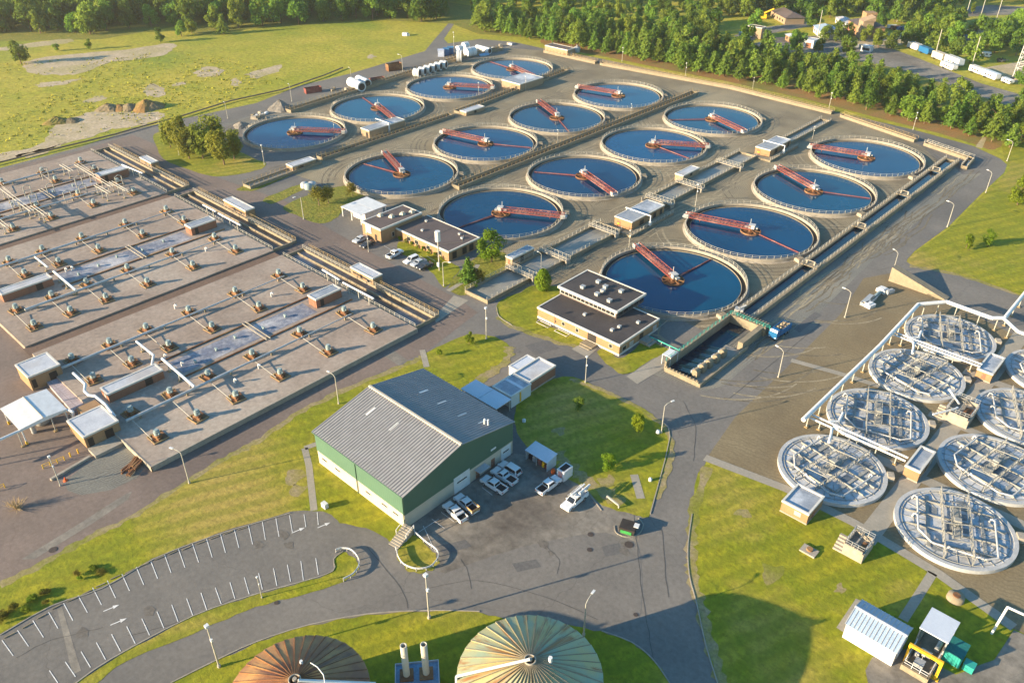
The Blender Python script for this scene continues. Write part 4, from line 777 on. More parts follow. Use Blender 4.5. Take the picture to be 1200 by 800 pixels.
# green skip in the kerbed island
t = thing('waste_skip', 'dark skip with bright green front inside the round kerbed island', 'skip', (-57.5,92.6,0))
b = MB(); b.cbox((-57.3,92.6,.8),(2.6,2.2,1.3),R(20),0,1.12); b.build('bin', M['dark'], t); b = MB(); b.cbox((-57.0,91.45,.6),(2.0,.12,.7),R(20)); b.build('front_panel', mat('bright_green', (.04,.26,.06), (.035,.22,.05)), t)
b = MB(); b.cbox((-56.1,93.4,1.5),(.9,1.1,.1),R(20)); b.build('lid', M['white'], t)

# white gabled shed, screening pit, teal containers, yellow gantry at bottom right
t = thing('white_shed', 'white gabled shed with ribbed blue-grey roof at lower right lawn', 'shed', (-15,100,0))
b = MB(); X0,X1,Y0,Y1 = -18.9,-11.1,97.1,103.0; YM = 100.0
b.add([(X0,Y0,0),(X1,Y0,0),(X1,Y1,0),(X0,Y1,0),(X0,Y0,3.4),(X1,Y0,3.4),(X1,Y1,3.4),(X0,Y1,3.4),(X1,YM,4.45),(X0,YM,4.45)], [(0,1,5,4),(1,2,6,8,5),(2,3,7,6),(3,0,4,9,7)]); b.build('wall', M['white'], t)
M['blue_roof'] = mat('blue_grey_roofing', (.28,.36,.46), (.25,.33,.43), .5, .4, fine_amt=.05)
b = MB(); b.add([(X0-.2,Y0-.25,3.38),(X1+.2,Y0-.25,3.38),(X1+.2,YM,4.52),(X0-.2,YM,4.52),(X1+.2,Y1+.25,3.38),(X0-.2,Y1+.25,3.38)], [(0,1,2,3),(3,2,4,5)]); rf = b.build('roof', M['blue_roof'], t)
b = MB()
for i in range(14):
    x = X0-.1+(X1-X0+.2)*i/13; b.bar((x,Y0-.25,3.42),(x,YM,4.56),.1); b.bar((x,YM,4.56),(x,Y1+.25,3.42),.1)
b.build('roof_rib', M['steel'], rf); b = MB(); b.bar((X0-.2,YM,4.58),(X1+.2,YM,4.58),.25); b.build('ridge_cap', M['white'], rf)
opening(t, (X0,X1,Y0,Y1), 0, ('E', .5, 0, 2.2, 2.6, 'gate'))
t = thing('screening_pit', 'concrete pit with railings and machinery under a white flat canopy', 'screening pit', (-8,101,0))
b = MB(); b.box(-10,-9.6,97.6,108.4,0,1.1); b.box(-6.4,-6.0,97.6,108.4,0,1.1); b.box(-9.6,-6.4,97.6,98.0,0,1.1); b.box(-9.6,-6.4,108,108.4,0,1.1); b.box(-9.6,-6.4,98.0,108,0,.35); b.build('pit_wall', M['conc'], t)
b = MB(); b.box(-10.2,-5.9,103.4,108.6,3.9,4.1); b.build('canopy', M['white_roof'], t)
b = MB()
for x in (-10,-6.1):
    for y in (103.6,108.3): b.box(x-.1,x+.1,y-.1,y+.1,0,3.9)
b.build('post', M['steel'], t)
b = MB(); rail_line(b, [(-9.8,103),(-9.8,97.8),(-6.2,97.8),(-6.2,103)], 1.1, 1.05, 1.2, post=.07); b.build('railing', M['white'], t)
b = MB(); b.tube((-8.8,102.2,.9),(-7.2,102.2,.9),.6,10); b.box(-8.8,-7.4,99.2,100.6,.35,1.2); b.tube((-7,104,.8),(-7,106,.8),.4,8); b.box(-9.3,-8.6,100.8,101.8,.35,1.5); b.build('screen_machine', M['steel'], t)
t = thing('gantry_crane', 'bright yellow gantry hoist beam spanning the screening pit', 'gantry', (-7.5,98.8,0))
b = MB(); b.box(-10.2,-5.2,99.3,99.7,3.6,4.1); b.build('beam', M['yellow'], t); b = MB(); b.box(-5.6,-5.2,99.3,99.7,0,3.6); b.bar((-5.4,99.5,3.4),(-6.4,99.5,3.7),.25); b.box(-6.0,-4.9,99.1,99.9,0,.15); b.build('leg', M['yellow'], t)
b = MB(); b.box(-10.2,-9.9,99.35,99.65,0,3.6); b.build('leg', M['yellow'], t); b = MB(); b.box(-8.2,-7.7,99.3,99.7,3.2,3.6); b.tube((-7.95,99.5,3.2),(-7.95,99.5,2.2),.04); b.build('hoist', M['steel'], t)
t = thing('teal_container', 'large teal roll-off container with sloped lid beside the white canopy', 'container', (-4.7,105,0))
b = MB(); b.box(-6.0,-3.4,103.6,107.0,.1,2.2); 
for i in range(7): b.box(-6.0+.1+i*.37,-6.0+.2+i*.37,103.52,103.6,.1,2.2)
b.build('bin', M['teal'], t); MB().box(-6.05,-3.35,103.55,107.05,2.2,2.4).build('lid', mat('dark_teal_lid', (.012,.14,.13), (.012,.12,.11)), t)
o = MB(); o.box(-3.1,-1.6,103.9,105.2,.1,1.3); o.box(-3.15,-1.55,103.85,105.25,1.3,1.42); o.box(-2.8,-2.4,103.8,103.9,.5,.8); tag(o.build('teal_bin', M['teal']), 'small teal waste bin on the dark paving next to the large teal container', 'bin')

# ------------------------------------------------------------------ aeration basins at left: raised decks, air pipes, aerators
def zsolve(base_xy, px, py):
    best = None
    for i in range(800):
        z = i*.05; g = G(px, py, z); e = (g[0]-base_xy[0])**2 + (g[1]-base_xy[1])**2
        if best is None or e < best[0]: best = (e, z)
    return best[1]
DX = [0.0, -62.7, -125.4]; DN = ['nearest', 'middle', 'farthest']
AY = [46.8, 55.8, 65.0, 76.4, 89.8, 103.3]; AX = [-142.8, -154.4, -172.3, -183.6]
def in_view(x, y, mx=25):
    X_, Y_ = x*_sA + y*_cA, -x*_cA + y*_sA
    d = Y_*_c + HC*_s; return 600+F_PX*X_/d > -mx
for k, dx in enumerate(DX):
    x0, x1, y0, y1 = -194+dx, -135.6+dx, 41.6, 111.2
    t = thing('aeration_basin', ['raised concrete aeration deck nearest the lawn, with channel of blue foam','raised concrete aeration deck in the middle, left of the nearest one','farthest raised aeration deck, crowded with pipe gantries'][k], 'aeration basin', ((x0+x1)/2, 76, 0), 'aeration basins')
    b = MB(); b.box(x0, x1, y0, y1, -.05, DK)
    if k == 0: b.box(x1-.01, x1+.25, y0-.2, y1, -.05, DK+.06, 1); b.box(x0+40, x1+.25, y0-.22, y0-.003, -.05, DK+.05, 1)
    b.build('deck', [M['deck'], M['conc_pale']], t)
    MB().box(-166.6+dx, -160.2+dx, 62, 99, DK+.003, DK+.03).build('foam_channel', M['foam'], t)
    b = MB()
    for xx in (-168.2, -158.6): b.box(xx-.16+dx, xx+.16+dx, 60, 109, DK+.003, DK+.3)
    b.build('channel_kerb', M['rust'], t)
    for yy in (82.5,):
        b = MB(); b.box(-169+dx,-157.8+dx,yy,yy+.25,DK+.3,DK+.5); b.box(-169+dx,-157.8+dx,yy+1,yy+1.25,DK+.3,DK+.5); b.box(-168.4+dx,-168+dx,yy-.1,yy+1.35,DK,DK+.3); b.box(-158.8+dx,-158.4+dx,yy-.1,yy+1.35,DK,DK+.3); b.build('slide_gate', M['conc_pale'], t)
    for i, (xx, yy) in enumerate([(-164,92),(-163,85),(-164.5,78),(-163,72),(-162,66)]):
        b = MB(); b.tube((xx+dx,yy,DK),(xx+dx,yy,DK+.8),.3,8); b.box(xx+dx-.5,xx+dx+.5,yy-.2,yy+.2,DK+.5,DK+.75); b.build('gate_valve', M['motor'], t)
# corridors
for k, dx in enumerate(DX[:2]): tag(MB().poly([(-198.3+dx,41),(-194.05+dx,41),(-194.05+dx,111),(-198.3+dx,111)], DK-.4).build('sunken_passage', M['brown_path']), kind='structure')
def aerator_proto():
    t = thing('aerator', 'x', 'aerator', (0,0,0), 'aerators on the basin decks')
    b = MB(); b.box(-1.7,1.7,-1.6,1.6,0,.16); b.box(-1.7,-1.5,-1.6,1.6,.16,.3,1); b.box(1.5,1.7,-1.6,1.6,.16,.3,1); b.box(-1.5,1.5,-1.6,-1.42,.16,.3,1); b.build('base_plate', [M['rust'], M['rail_yellow']], t)
    b = MB(); b.cbox((0,0,.55),(1.5,1.2,.8),.2); b.cbox((.9,-.3,.4),(.7,.5,.5),.2); b.build('gearbox', M['rust'], t)
    b = MB(); b.tube((0,0,.95),(0,0,1.9),.62,12); b.tube((0,0,1.9),(0,0,2.2),.45,12); b.tube((0,0,1.35),(.8,.2,1.35),.2,8); m_ = b.build('motor', M['motor'], t)
    b = MB(); b.path([(-.3,-.3,.5),(-1.1,-.9,.9),(-1.2,-1.0,.2)],.09); b.build('oil_pipe', M['rail_yellow'], t); return t
proto = aerator_proto(); first = True
HOLD = []
for k, dx in enumerate(DX):
    for j, ax in enumerate(AX):
        for i, ay in enumerate(AY):
            x, y = ax+dx, ay
            if not in_view(x, y): continue
            if k == 2 and j in (2,) and i in (1, 3): continue
            lab = 'rusty-based aerator, %s from near end, %s row from lawn side, %s deck' % (ORD[i], ORD[j], DN[k])
            if first: proto.location = (x, y, DK); proto['label'] = lab; first = False
            else: dup(proto, (x, y, DK), [0,.1,-.1,.05][(i+j) % 4], lab)
def air_pipe(x, lab, y0=44.5, y1=103.5, side=1):
    t = thing('air_pipe', lab, 'pipe', (x, y0, 0), 'white air pipes on the decks'); z = DK+.95
    b = MB(); ys = [y0, y0+(y1-y0)*.42, y0+(y1-y0)*.72, y1]
    for (a, c), r in zip(zip(ys, ys[1:]), (.32, .24, .15)): b.tube((x,a,z),(x,c,z),r,10)
    b.build('main_pipe', M['hub_white'], t)
    for i, ay in enumerate(AY):
        b = MB(); b.tube((x,ay-1.2,z),(x,ay-1.2,z+.3),.16,6); b.path([(x,ay-1.2,z-.1),(x+8.8,ay-1.2,DK+.35),(x+8.9,ay-1.2,DK+.05)],.075,6); b.build('branch_pipe', M['rail'], t)
    for i in range(6):
        y = y0+3+i*(y1-y0-5)/5; MB().box(x-.15,x+.15,y-.2,y+.2,DK,z-.2).build('pipe_support', M['conc'], t)
for k, dx in enumerate(DX):
    for nm, x in (('lawn side', -151.7), ('far side', -181.2)):
        if k == 2 and nm == 'far side': y0 = 76
        else: y0 = [44.5, 48, 62][k] if nm == 'lawn side' else [43.5, 52, 76][k]
        air_pipe(x+dx, 'tapering white air pipe along the %s of the %s deck' % (nm, DN[k]), y0)
def pipe_thing(label, pts, r, z=None, m='white', legs=0, name='overhead_pipe', legm='rail_yellow', zb=0.0):
    t = thing(name, label, 'pipe', (pts[0][0], pts[0][1], 0)); P_ = [Vector((p[0], p[1], p[2] if len(p) > 2 else z)) for p in pts]
    b = MB()
    for a, c in zip(P_, P_[1:]): b.tube(a, c, r, 10)
    for p in P_[1:-1]: b.add([p+Vector((dx*r*1.08,dy*r*1.08,dz*r*1.08)) for dx,dy,dz in ((1,0,0),(0,1,0),(-1,0,0),(0,-1,0),(0,0,1),(0,0,-1))], [(0,1,4),(1,2,4),(2,3,4),(3,0,4),(1,0,5),(2,1,5),(3,2,5),(0,3,5)])
    b.build('pipe', M[m], t)
    if legs:
        for a, c in zip(P_, P_[1:]):
            n = int((c-a).length//legs)
            for i in range(n+1):
                p = a+(c-a)*((i+.5)/(n+1)); o = MB(); o.box(p.x-.1,p.x+.1,p.y-.1,p.y+.1,zb,p.z-r); o.box(p.x-.35,p.x+.35,p.y-.35,p.y+.35,zb,zb+.25,1); o.build('pipe_leg', [M['rail'], M[legm]], t)
    return t
g = lambda x, y, z: (*G(x, y, z), z)
pipe_thing('white cross pipe on ochre legs by the long brick house, nearest deck', [g(190,420,3.6), g(228,453,3.6)], .32, legs=7, zb=DK)
pipe_thing('white cross pipe at the end of the left-edge brick house, middle deck', [g(63,318,3.6), g(89,340,3.6)], .32, legs=7, zb=DK)
pipe_thing('short white cross pipe above the left-edge brick house, middle deck', [g(41,301,3.2), g(56,313,3.2)], .26, legs=5, zb=DK)
pipe_thing('white cross pipe between upper air pipe and long brick house, nearest deck', [g(160,400,3.0), g(180,416,3.6), g(178,428,2.2)], .28, legs=6, zb=DK)
pipe_thing('crooked white pipe climbing over the ramped brick building roof', [g(86,437,4), g(100,450,4), g(99,458,4), g(104,463,4), g(112,464,4.4), g(124,474,4.4), g(135,488,3.0)], .3)
pipe_thing('long white pipe passing under the edge of the white canopy', [g(-60,542,3.8), g(0,515,3.8), g(78,480,3.8), g(85,482,3.8), g(87,490,2)], .3, legs=9)
for lab, a, c in [('pale double pipe gantry in the middle of the farthest deck',(87,193),(130,219)),('pale pipe gantry at left photo edge, crossing the farthest deck',(0,221),(36,248)),('short pale pipe gantry at the back of the farthest deck',(70,193),(83,201)),('short pipe gantry beside the blower house, farthest deck',(128,213),(147,224)),('short pipe gantry on ochre legs, lawn side of the farthest deck',(110,217),(127,227)),('short pipe gantry near the left photo edge, lawn side of the farthest deck',(36,241),(52,252)),('low pipe frame at the near corner of the farthest deck',(-8,255),(7,266))]:
    t = pipe_thing(lab, [g(*a, 4.2), g(*c, 4.2)], .14, legs=5, name='pipe_gantry', m='rail', zb=DK); 
    p, q = Vector(g(*a, 4.2)), Vector(g(*c, 4.2)); d = (q-p).normalized(); n = Vector((-d.y,d.x,0))*.9
    MB().tube(p+n, q+n, .1, 8).build('second_pipe', M['rail'], t)
for i, (px, py) in enumerate([(40,235),(33,226),(93,215),(98,225),(60,224),(113,203),(80,232),(140,214),(53,205),(20,245)]):
    x, y = G(px, py, 2.4); o = MB(); h = 3.4
    for s in (-1.1,1.1): o.box(x-.12,x+.12,y+s-.12,y+s+.12,DK,DK+h)
    o.path([(x,y-1.1,DK+h),(x,y,DK+h+.5),(x,y+1.1,DK+h)],.13); o.path([(x,y-1.1,DK+h*.6),(x,y+1.1,DK+h*.6)],.12)
    tag(o.build('vent_pipe', M['rail']), 'pale looped vent pipe standing on the farthest pipe-crowded deck', 'vent pipe', 'vent pipes on the farthest deck')
for i, (px, py) in enumerate([(193,418),(213,427),(77,317),(84,315),(303,430),(275,447),(241,293),(205,360),(318,346)]):
    x, y = G(px, py, DK+.4); o = MB(); o.path([(x,y,DK),(x,y,DK+1.0),(x+.3,y+.2,DK+1.25),(x+.55,y+.3,DK+.95)],.2,8)
    tag(o.build('vent_pipe', M['white']), 'small white gooseneck vent pipe on the nearer basin decks', 'vent pipe', 'gooseneck vents on the nearer decks')
for k, dx in enumerate(DX):
    channel('basin_end_channel', 'sunken-looking end channel with pale railings behind the %s aeration deck' % DN[k], [(-193.8+dx,114.9),(-136.6+dx,114.9)], 7.0, .95, 'pit', 'conc', 'rail', 2.0, wz=.06)
    t = thing('basin_walkway', 'ochre-railed walkway along the outer side of the end channel, %s deck' % DN[k], 'walkway', (-165+dx,119.4,0)); b = MB(); b.box(-193+dx,-137+dx,118.6,120.0,0,.85); b.box(-193+dx,-137+dx,115.6,116.0,0,.7); b.build('slab', M['conc'], t)
    b = MB(); rail_line(b, [(-193+dx,119.9),(-137+dx,119.9)], .85, 1.05, 1.8); b.build('railing', M['rail_yellow'], t)
for lab, a, c in [('white overhead pipe frame left of the nearest blower house, over the end channel',(378,316),(398,328)),('white overhead pipe frame right of the nearest blower house, over the end channel',(402,331),(438,350)),('white overhead pipe frame left of the middle deck channel house',(238,240),(253,248)),('white overhead pipe frame right of the middle deck channel house',(256,250),(282,264)),('white overhead pipe bend beside the farthest blower house',(143,193),(167,203))]:
    pipe_thing(lab, [g(*a, 3.8), g(*c, 3.8)], .26, legs=5, name='pipe_gantry', legm='white', zb=0)
# white canopy at lower left with two roof panels
t = thing('white_canopy', 'big white two-panel canopy on posts at lower left', 'canopy', (-167,32,0)); CX = (-172.2,-161.8,27.6,37.1)
b = MB(); xm = (CX[0]+CX[1])/2; b.add([(CX[0],CX[2],4.2),(CX[1],CX[2],4.2),(CX[1],(CX[2]+CX[3])/2,4.6),(CX[0],(CX[2]+CX[3])/2,4.6),(CX[1],CX[3],4.2),(CX[0],CX[3],4.2),(CX[0],CX[2],4.05),(CX[1],CX[2],4.05),(CX[1],CX[3],4.05),(CX[0],CX[3],4.05)], [(0,1,2,3),(3,2,4,5),(6,9,8,7),(0,6,7,1),(5,4,8,9),(1,7,8,4,2),(0,3,5,9,6)]); b.build('roof', M['white'], t)
b = MB(); b.bar((CX[0],(CX[2]+CX[3])/2,4.62),(CX[1],(CX[2]+CX[3])/2,4.62),.2); b.build('ridge_cap', M['cream'], t)
for x in (CX[0]+.4,CX[1]-.4):
    for y in (CX[2]+.4,CX[3]-.4):
        b = MB(); b.box(x-.12,x+.12,y-.12,y+.12,0,4.1); b.box(x-.2,x+.2,y-.2,y+.2,0,.8,1); b.build('post', [M['white'], M['yellow']], t)
b = MB(); b.lathe([(0,2.2),(1.3,1.9),(1.4,.2),(1.0,0)],14,(-167,33)); b.tube((-165,30.5,0),(-165,30.5,1.8),.5,10); b.box(-169,-168,30,31,0,1.4)
tag(b.build('storage_tanks', M['steel']), 'grey tank and pump set standing under the white canopy', 'tank')
tag(MB().prism(GP([(54,447),(72,440),(103,471),(84,481)], .8), 0, .8).build('tiled_slab', overlay_brick(mat('tiled_slab', (.40,.34,.35), (.33,.28,.29), .4, .8), 2.0, 2.0, (.45,.4,.4), .8, .05)), 'mauve tiled concrete slab between white canopy and square brick building', 'slab')
kx = [g(60,563,0), g(106,536,0)]; tag(MB().bar((kx[0][0],kx[0][1],.2),(kx[1][0],kx[1][1],.2),.6).build('kerb_wall', M['conc_pale']), 'low pale kerb wall running from the ramp towards the lamp post', 'wall')
rng = random.Random(3)
for i in range(11):
    x, y = G(152+i*1.1+rng.uniform(-2,2), 545+rng.uniform(-4,4), .3); a = R(120)+rng.uniform(-.2,.2); L_ = rng.uniform(3.2,5.5)
    o = MB(); o.cbox((x,y,.15+i*.07),(L_,.3,.3),a); tag(o.build('rusty_beam', M['rust']), 'rusty steel beam lying in the pile at the corner of the nearest deck', 'beam', 'rusty beams piled by the deck corner')
for lab, a, c in [('yellow guard rail between the lamp post and ramped brick building',(51,549),(76,539)),('yellow guard rail at the left photo edge near the dry bush',(-4,576),(6,571))]:
    A_, C_ = Vector(g(*a,0)), Vector(g(*c,0)); b = MB()
    rail_line(b, [A_[:2], C_[:2]], 0, 1.0, 1.3, post=.16); tag(b.build('guard_rail', M['yellow']), lab, 'guard rail')
for i, p in enumerate([(83,535),(92,531)]):
    x, y = G(*p); tag(MB().tube((x,y,0),(x,y,1.1),.14,8).build('bollard', M['yellow']), 'short yellow bollard %s the ramped brick building' % ('left of','touching')[i], 'bollard')
x, y = G(77,563); o = MB(); o.lathe([(.45,0),(.45,.08),(.28,.09),(.07,.9),(0,.92)],10,(x,y)); tag(o.build('traffic_cone', mat('cone_orange',(.75,.10,.02))), 'orange traffic cone at the foot of the lower left lamp post', 'cone')

# ------------------------------------------------------------------ headworks screens beside the nearest clarifier
t = thing('screen_chamber', 'concrete chamber with teal rails holding the five headworks screens', 'screen chamber', (-76,150,0))
b = MB(); b.box(-81.4,-80.9,139.6,168.8,-.02,2.4); b.box(-80.9,-71.9,139.0,139.6,-.02,1.2); b.box(-71.9,-71.3,139.0,160.5,-.02,.9); b.box(-80.9,-71.3,168.3,168.8,-.02,2.4); b.box(-73.2,-71.9,158.5,168.3,-.02,2.4)
b.build('chamber_wall', M['conc'], t); b = MB(); b.box(-80.9,-76.2,139.6,168.3,0,.1,1); b.box(-76.2,-71.9,139.6,158.5,0,.14); b.build('floor', [M['conc_pale'], M['water_dark']], t)
b = MB(); rail_line(b, [(-81.15,139.8),(-81.15,168.6)], 2.4, 1.0, 1.8); rail_line(b, [(-81.15,168.55),(-70.3,168.55)], 2.4, 1.0, 1.8); b.build('railing', M['teal'], t)
b = MB()
for i in range(10): b.box(-80.6+i*.9,-80.35+i*.9,139.15,139.45,1.2,1.5)
for i in range(12): b.box(-80.2+i*.75,-79.9+i*.75,168.9,171,1.6,2.6)
b.box(-81.4,-71.2,168.82,171.2,0,1.6); b.build('gate_block', M['conc'], t)
for i, (px, py) in enumerate([(815,436),(823,430),(830.5,424.8),(838.8,418.8),(846.7,412.8)]):
    x, y = G(px, py, 1.3); s = thing('screen_unit', 'dark inclined screen with beige rounded hood, %s from the footpath end' % ORD[i], 'screen', (x, y, 0), 'headworks screens')
    b = MB(); b.add([(x-6.2,y-1.0,.15),(x-.6,y-1.0,1.2),(x-.6,y+1.0,1.2),(x-6.2,y+1.0,.15),(x-6.2,y-1.0,.0),(x-.6,y-1.0,.0),(x-.6,y+1.0,.0),(x-6.2,y+1.0,.0)], [(0,1,2,3),(0,4,5,1),(1,5,6,2),(2,6,7,3),(3,7,4,0)]); b.bar((x-6.2,y+1.1,.35),(x-.6,y+1.1,1.4),.14); b.build('screen_bed', M['water_dark'], s)
    pr_ = [(-.55,0),(-.55,1.7)] + [(.15+.7*math.cos(R(180-20*j)), 1.7+.7*math.sin(R(20*j))) for j in range(10)] + [(.85,0)]
    b = MB(); n = len(pr_); vs = [(x+p, y-.75, q) for p, q in pr_] + [(x+p, y+.75, q) for p, q in pr_]
    b.add(vs, [(k_, (k_+1) % n, n+(k_+1) % n, n+k_) for k_ in range(n)] + [tuple(range(n))[::-1], tuple(range(n, 2*n))]); b.build('hood', M['conc'], s)
    b = MB(); b.box(x-.9,x-.56,y-.6,y+.6,1.1,1.8); b.build('motor', M['steel'], s)
t = thing('white_canopy', 'tiny white square canopy on four posts at the headworks footpath', 'canopy', (-83.3,140.5,0))
CX = rb((777,414),(786,419),(795.5,412.5),2.8); b = MB(); b.box(*CX,2.65,2.8); b.build('roof', M['white'], t); b = MB()
for x in CX[:2]:
    for y in CX[2:]: b.box(x-.14 if x > CX[0] else x, x if x > CX[0] else x+.14, y-.14 if y > CX[2] else y, y if y > CX[2] else y+.14, 0, 2.65)
b.build('post', M['white'], t)
pipe_thing('thin teal railing pipe from the admin house corner to the headworks chamber', [g(761,394,1.1), g(800,412,1.1)], .16, m='teal', legs=3)
pipe_thing('thin pale pipe lying round the nearest clarifier behind the admin house', [g(769,386,.15), g(787,372,.15), g(857,372,.15)], .12, m='conc_pale')
tag(sheet('coal_patch', [(776,378),(800,376),(830,390),(806,408),(790,404),(772,392)], .04, 'asphalt'), kind='structure')
b = MB(); x, y = G(866,365,1); b.cbox((x,y,1),(2.2,1.6,2),.3); b.tube((x,y,2),(x+1,y+1.5,2.6),.3); tag(b.build('pump_unit', M['steel']), 'grey pump unit beside the near end of the blue perimeter channel', 'pump')

# ------------------------------------------------------------------ covered trickling tanks at right
M['truss_grey'] = mat('weathered_truss', (.30,.29,.26), (.22,.215,.19), .8, .7, fine_amt=.15)
M['cover'] = mat('pale_cover_panel', (.46,.465,.47), (.36,.37,.38), .45, .6, c3=(.25,.235,.21), fine=1.4, fine_amt=.22)
M['cover_dark'] = mat('open_cover_slot', (.13,.145,.155), (.19,.20,.205), .5, .5, fine_amt=.1)
def cover_meshes():
    d = {}
    b = MB(); b.lathe([(10.3,1.3),(10.3,2.1),(9.55,2.1),(9.55,1.8)],72,smooth=False); d['tank_wall'] = b.mesh('tank_wall', mat('covered_tank_rim', (.40,.40,.39), (.33,.33,.32), .5, .8, fine_amt=.1))
    d['cover'] = MB().disc((0,0), 9.56, 1.92, 72).mesh('cover', M['cover'])
    b = MB()
    for i in range(28):
        t = 2*math.pi*i/28; b.bar((5.0*math.cos(t),5.0*math.sin(t),1.96),(9.5*math.cos(t),9.5*math.sin(t),1.96),.1)
    b.lathe([(6.9,1.93),(6.9,2.02),(7.05,2.02),(7.05,1.93)],48); b.lathe([(9.0,1.93),(9.0,2.06),(9.1,2.06),(9.1,1.93)],60); d['rib'] = b.mesh('rib', M['truss_grey'])
    b = MB(); L_ = 8.8
    for z in (2.4, 3.7): b.bar((0,-L_,z),(0,L_,z),.13)
    n = 14
    for i in range(n):
        a, c = -L_+2*L_*i/n, -L_+2*L_*(i+1)/n; b.bar((0,a,2.4),(0,a,3.7),.08); b.bar((0,a,2.4 if i % 2 else 3.7),(0,c,3.7 if i % 2 else 2.4),.08)
    b.bar((0,L_,2.4),(0,L_,3.7),.08); b.box(-.1,.1,-L_,-L_+.2,1.9,2.6); b.box(-.1,.1,L_-.2,L_,1.9,2.6); d['truss'] = b.mesh('truss', M['truss_grey'])
    d['tie_beam'] = MB().bar((-2.3,-.5,3.75),(2.3,.5,3.75),.14).mesh('tie_beam', M['truss_grey'])
    b = MB(); b.box(-.3,.3,-8,8,1.96,2.15); d['side_beam'] = b.mesh('side_beam', M['truss_grey'])
    b = MB(); b.box(-8.2,8.2,-.09,.09,1.95,2.3); d['cross_beam'] = b.mesh('cross_beam', M['truss_grey'])
    b = MB(); b.box(-.85,.85,-.8,.8,1.93,1.985); d['hatch'] = b.mesh('hatch', M['cover_dark'])
    b = MB(); b.path([(-6.4,5,2.7),(-6.4,-3.6,2.7),(-4.2,-6.3,2.7),(4.4,-7.2,2.7),(6.4,-6.0,2.7),(6.6,3.4,2.7)],.18,10)
    for p in ((-6.4,5),(-6.4,0),(6.6,3.4),(-1,-6.6)): b.path([(p[0],p[1],2.7),(p[0]-.6,p[1]+.2,2.9),(p[0]-.8,p[1]+.2,1.95)],.17,8)
    d['air_duct'] = b.mesh('air_duct', M['hub_white'])
    b = MB(); b.box(-.7,.7,-3.4,4.5,2.5,2.62); rail_line(b, [(-.65,-3.4),(-.65,4.5)], 2.62, 1.0, 1.2, post=.07); rail_line(b, [(.65,-3.4),(.65,4.5)], 2.62, 1.0, 1.2, post=.07); b.tube((0,0,1.9),(0,0,3.4),.6,10); b.box(-.6,.6,-.5,.5,3.4,4.0); d['walkway'] = b.mesh('walkway', M['truss_grey'])
    b = MB(); b.cbox((10.9,0,1.9),(1.2,1.6,1.2)); d['outlet_box'] = b.mesh('outlet_box', M['conc_pale']); return d
CM = cover_meshes(); rng = random.Random(5)
for i, (x, y, az, lab) in enumerate([(-36.4,131.9,-10.5,'covered white tank nearest the brown yard, front one of the left line'),(-36.4,153.8,21.4,'covered white tank, second of the left line, beside the pipe corner'),(-36.4,175.7,-10.5,'covered white tank, third of the left line from the lawn'),(-36.4,197.4,21.4,'covered white tank, farthest of the left line by the concrete wedge'),(-13.0,131.9,21.4,'covered white tank, frontmost of the right line by the sidewalk'),(-13.0,153.8,-10.5,'covered white tank, second of the right line, cut by the photo edge'),(-13.0,175.7,21.4,'covered white tank, third of the right line, half out of the photo'),(-13.0,197.4,-10.5,'covered white tank, farthest of the right line, a sliver at photo edge')]):
    x -= 1.0; y += 1.1; t = thing('covered_tank', lab, 'covered tank', (x,y,-1.3), 'covered tanks at right', R(az))
    for yy in (-5.5,-1,3.7,7.4): inst('tie_beam', CM['tie_beam'], t, (0,yy,0))
    for k in ('tank_wall','cover','rib','air_duct','walkway'): inst(k, CM[k], t)
    for s in (-2.3,2.3): inst('truss', CM['truss'], t, (s,0,0))
    for s in (-4.6,4.6): inst('side_beam', CM['side_beam'], t, (s,0,0), 0, (1,.86,1))
    for yy in (-5.5,-2,1.5,5.2): inst('cross_beam', CM['cross_beam'], t, (0,yy,0), 0, (math.sqrt(76-yy*yy)/8.4,1,1))
    for j in range(8):
        hx, hy = rng.choice((-5.6,-3.5,-1.2,1.2,3.5,5.6)), rng.choice((-6.4,-3.8,-.3,3.3,6.5))
        if hx*hx+hy*hy < 58: inst('hatch', CM['hatch'], t, (hx+rng.uniform(-.3,.3),hy,.004*j), 0, (1,rng.uniform(.7,1.6),1))
    inst('outlet_box', CM['outlet_box'], t, rz=R(30-az))
pipe_thing('thick white header pipe on legs curving round the covered tanks', [(-47.3,139.5,3.6),(-47.0,178.4,3.6),(-47.6,203.3,3.6),(-42.8,209.5,3.6),(-31.7,208.9,3.6),(-29.4,211.1,3.6),(-29.6,285,3.6)], .5, legs=6.2)
pipe_thing('white branch pipe leaving the header and running off at the photo edge', [(-29.4,210.6,3.6),(-25,206.5,3.6),(-8,206.5,3.6)], .4, legs=6.2)
for lab, y in (('pair of white pipes between the first and second covered tanks',142.7),('pair of white pipes between the third and fourth covered tanks',186.6)):
    t = pipe_thing(lab, [(-47,y+.6,2.9),(-27,y+.6,2.9)], .22, legs=5); MB().tube((-47,y-.7,2.9),(-27,y-.7,2.9),.22,8).build('second_pipe', M['white'], t); MB().path([(-42,y-.7,2.9),(-41.2,y-3,3.1),(-40.5,y-5.5,2.8)],.3,8).build('riser', M['white'], t); MB().path([(-43.5,y+.6,2.9),(-42,y+2.6,2.7),(-42.6,y+5.8,2.7)],.3,8).build('riser', M['white'], t)
pipe_thing('white pipe hooking from second covered tank into the middle valve box', [(-28.5,161,2.7),(-26,165.6,2.7),(-25.5,167,2.7)], .22); pipe_thing('white pipe hooking from third covered tank into the middle valve box', [(-29.2,172.5,2.7),(-25.8,168.6,2.7)], .22)
pipe_thing('white bent pipe post at the lower right corner near the sidewalk end', [g(1162,742,0), g(1181,711,5.5), g(1205,722,5.5)], .2)
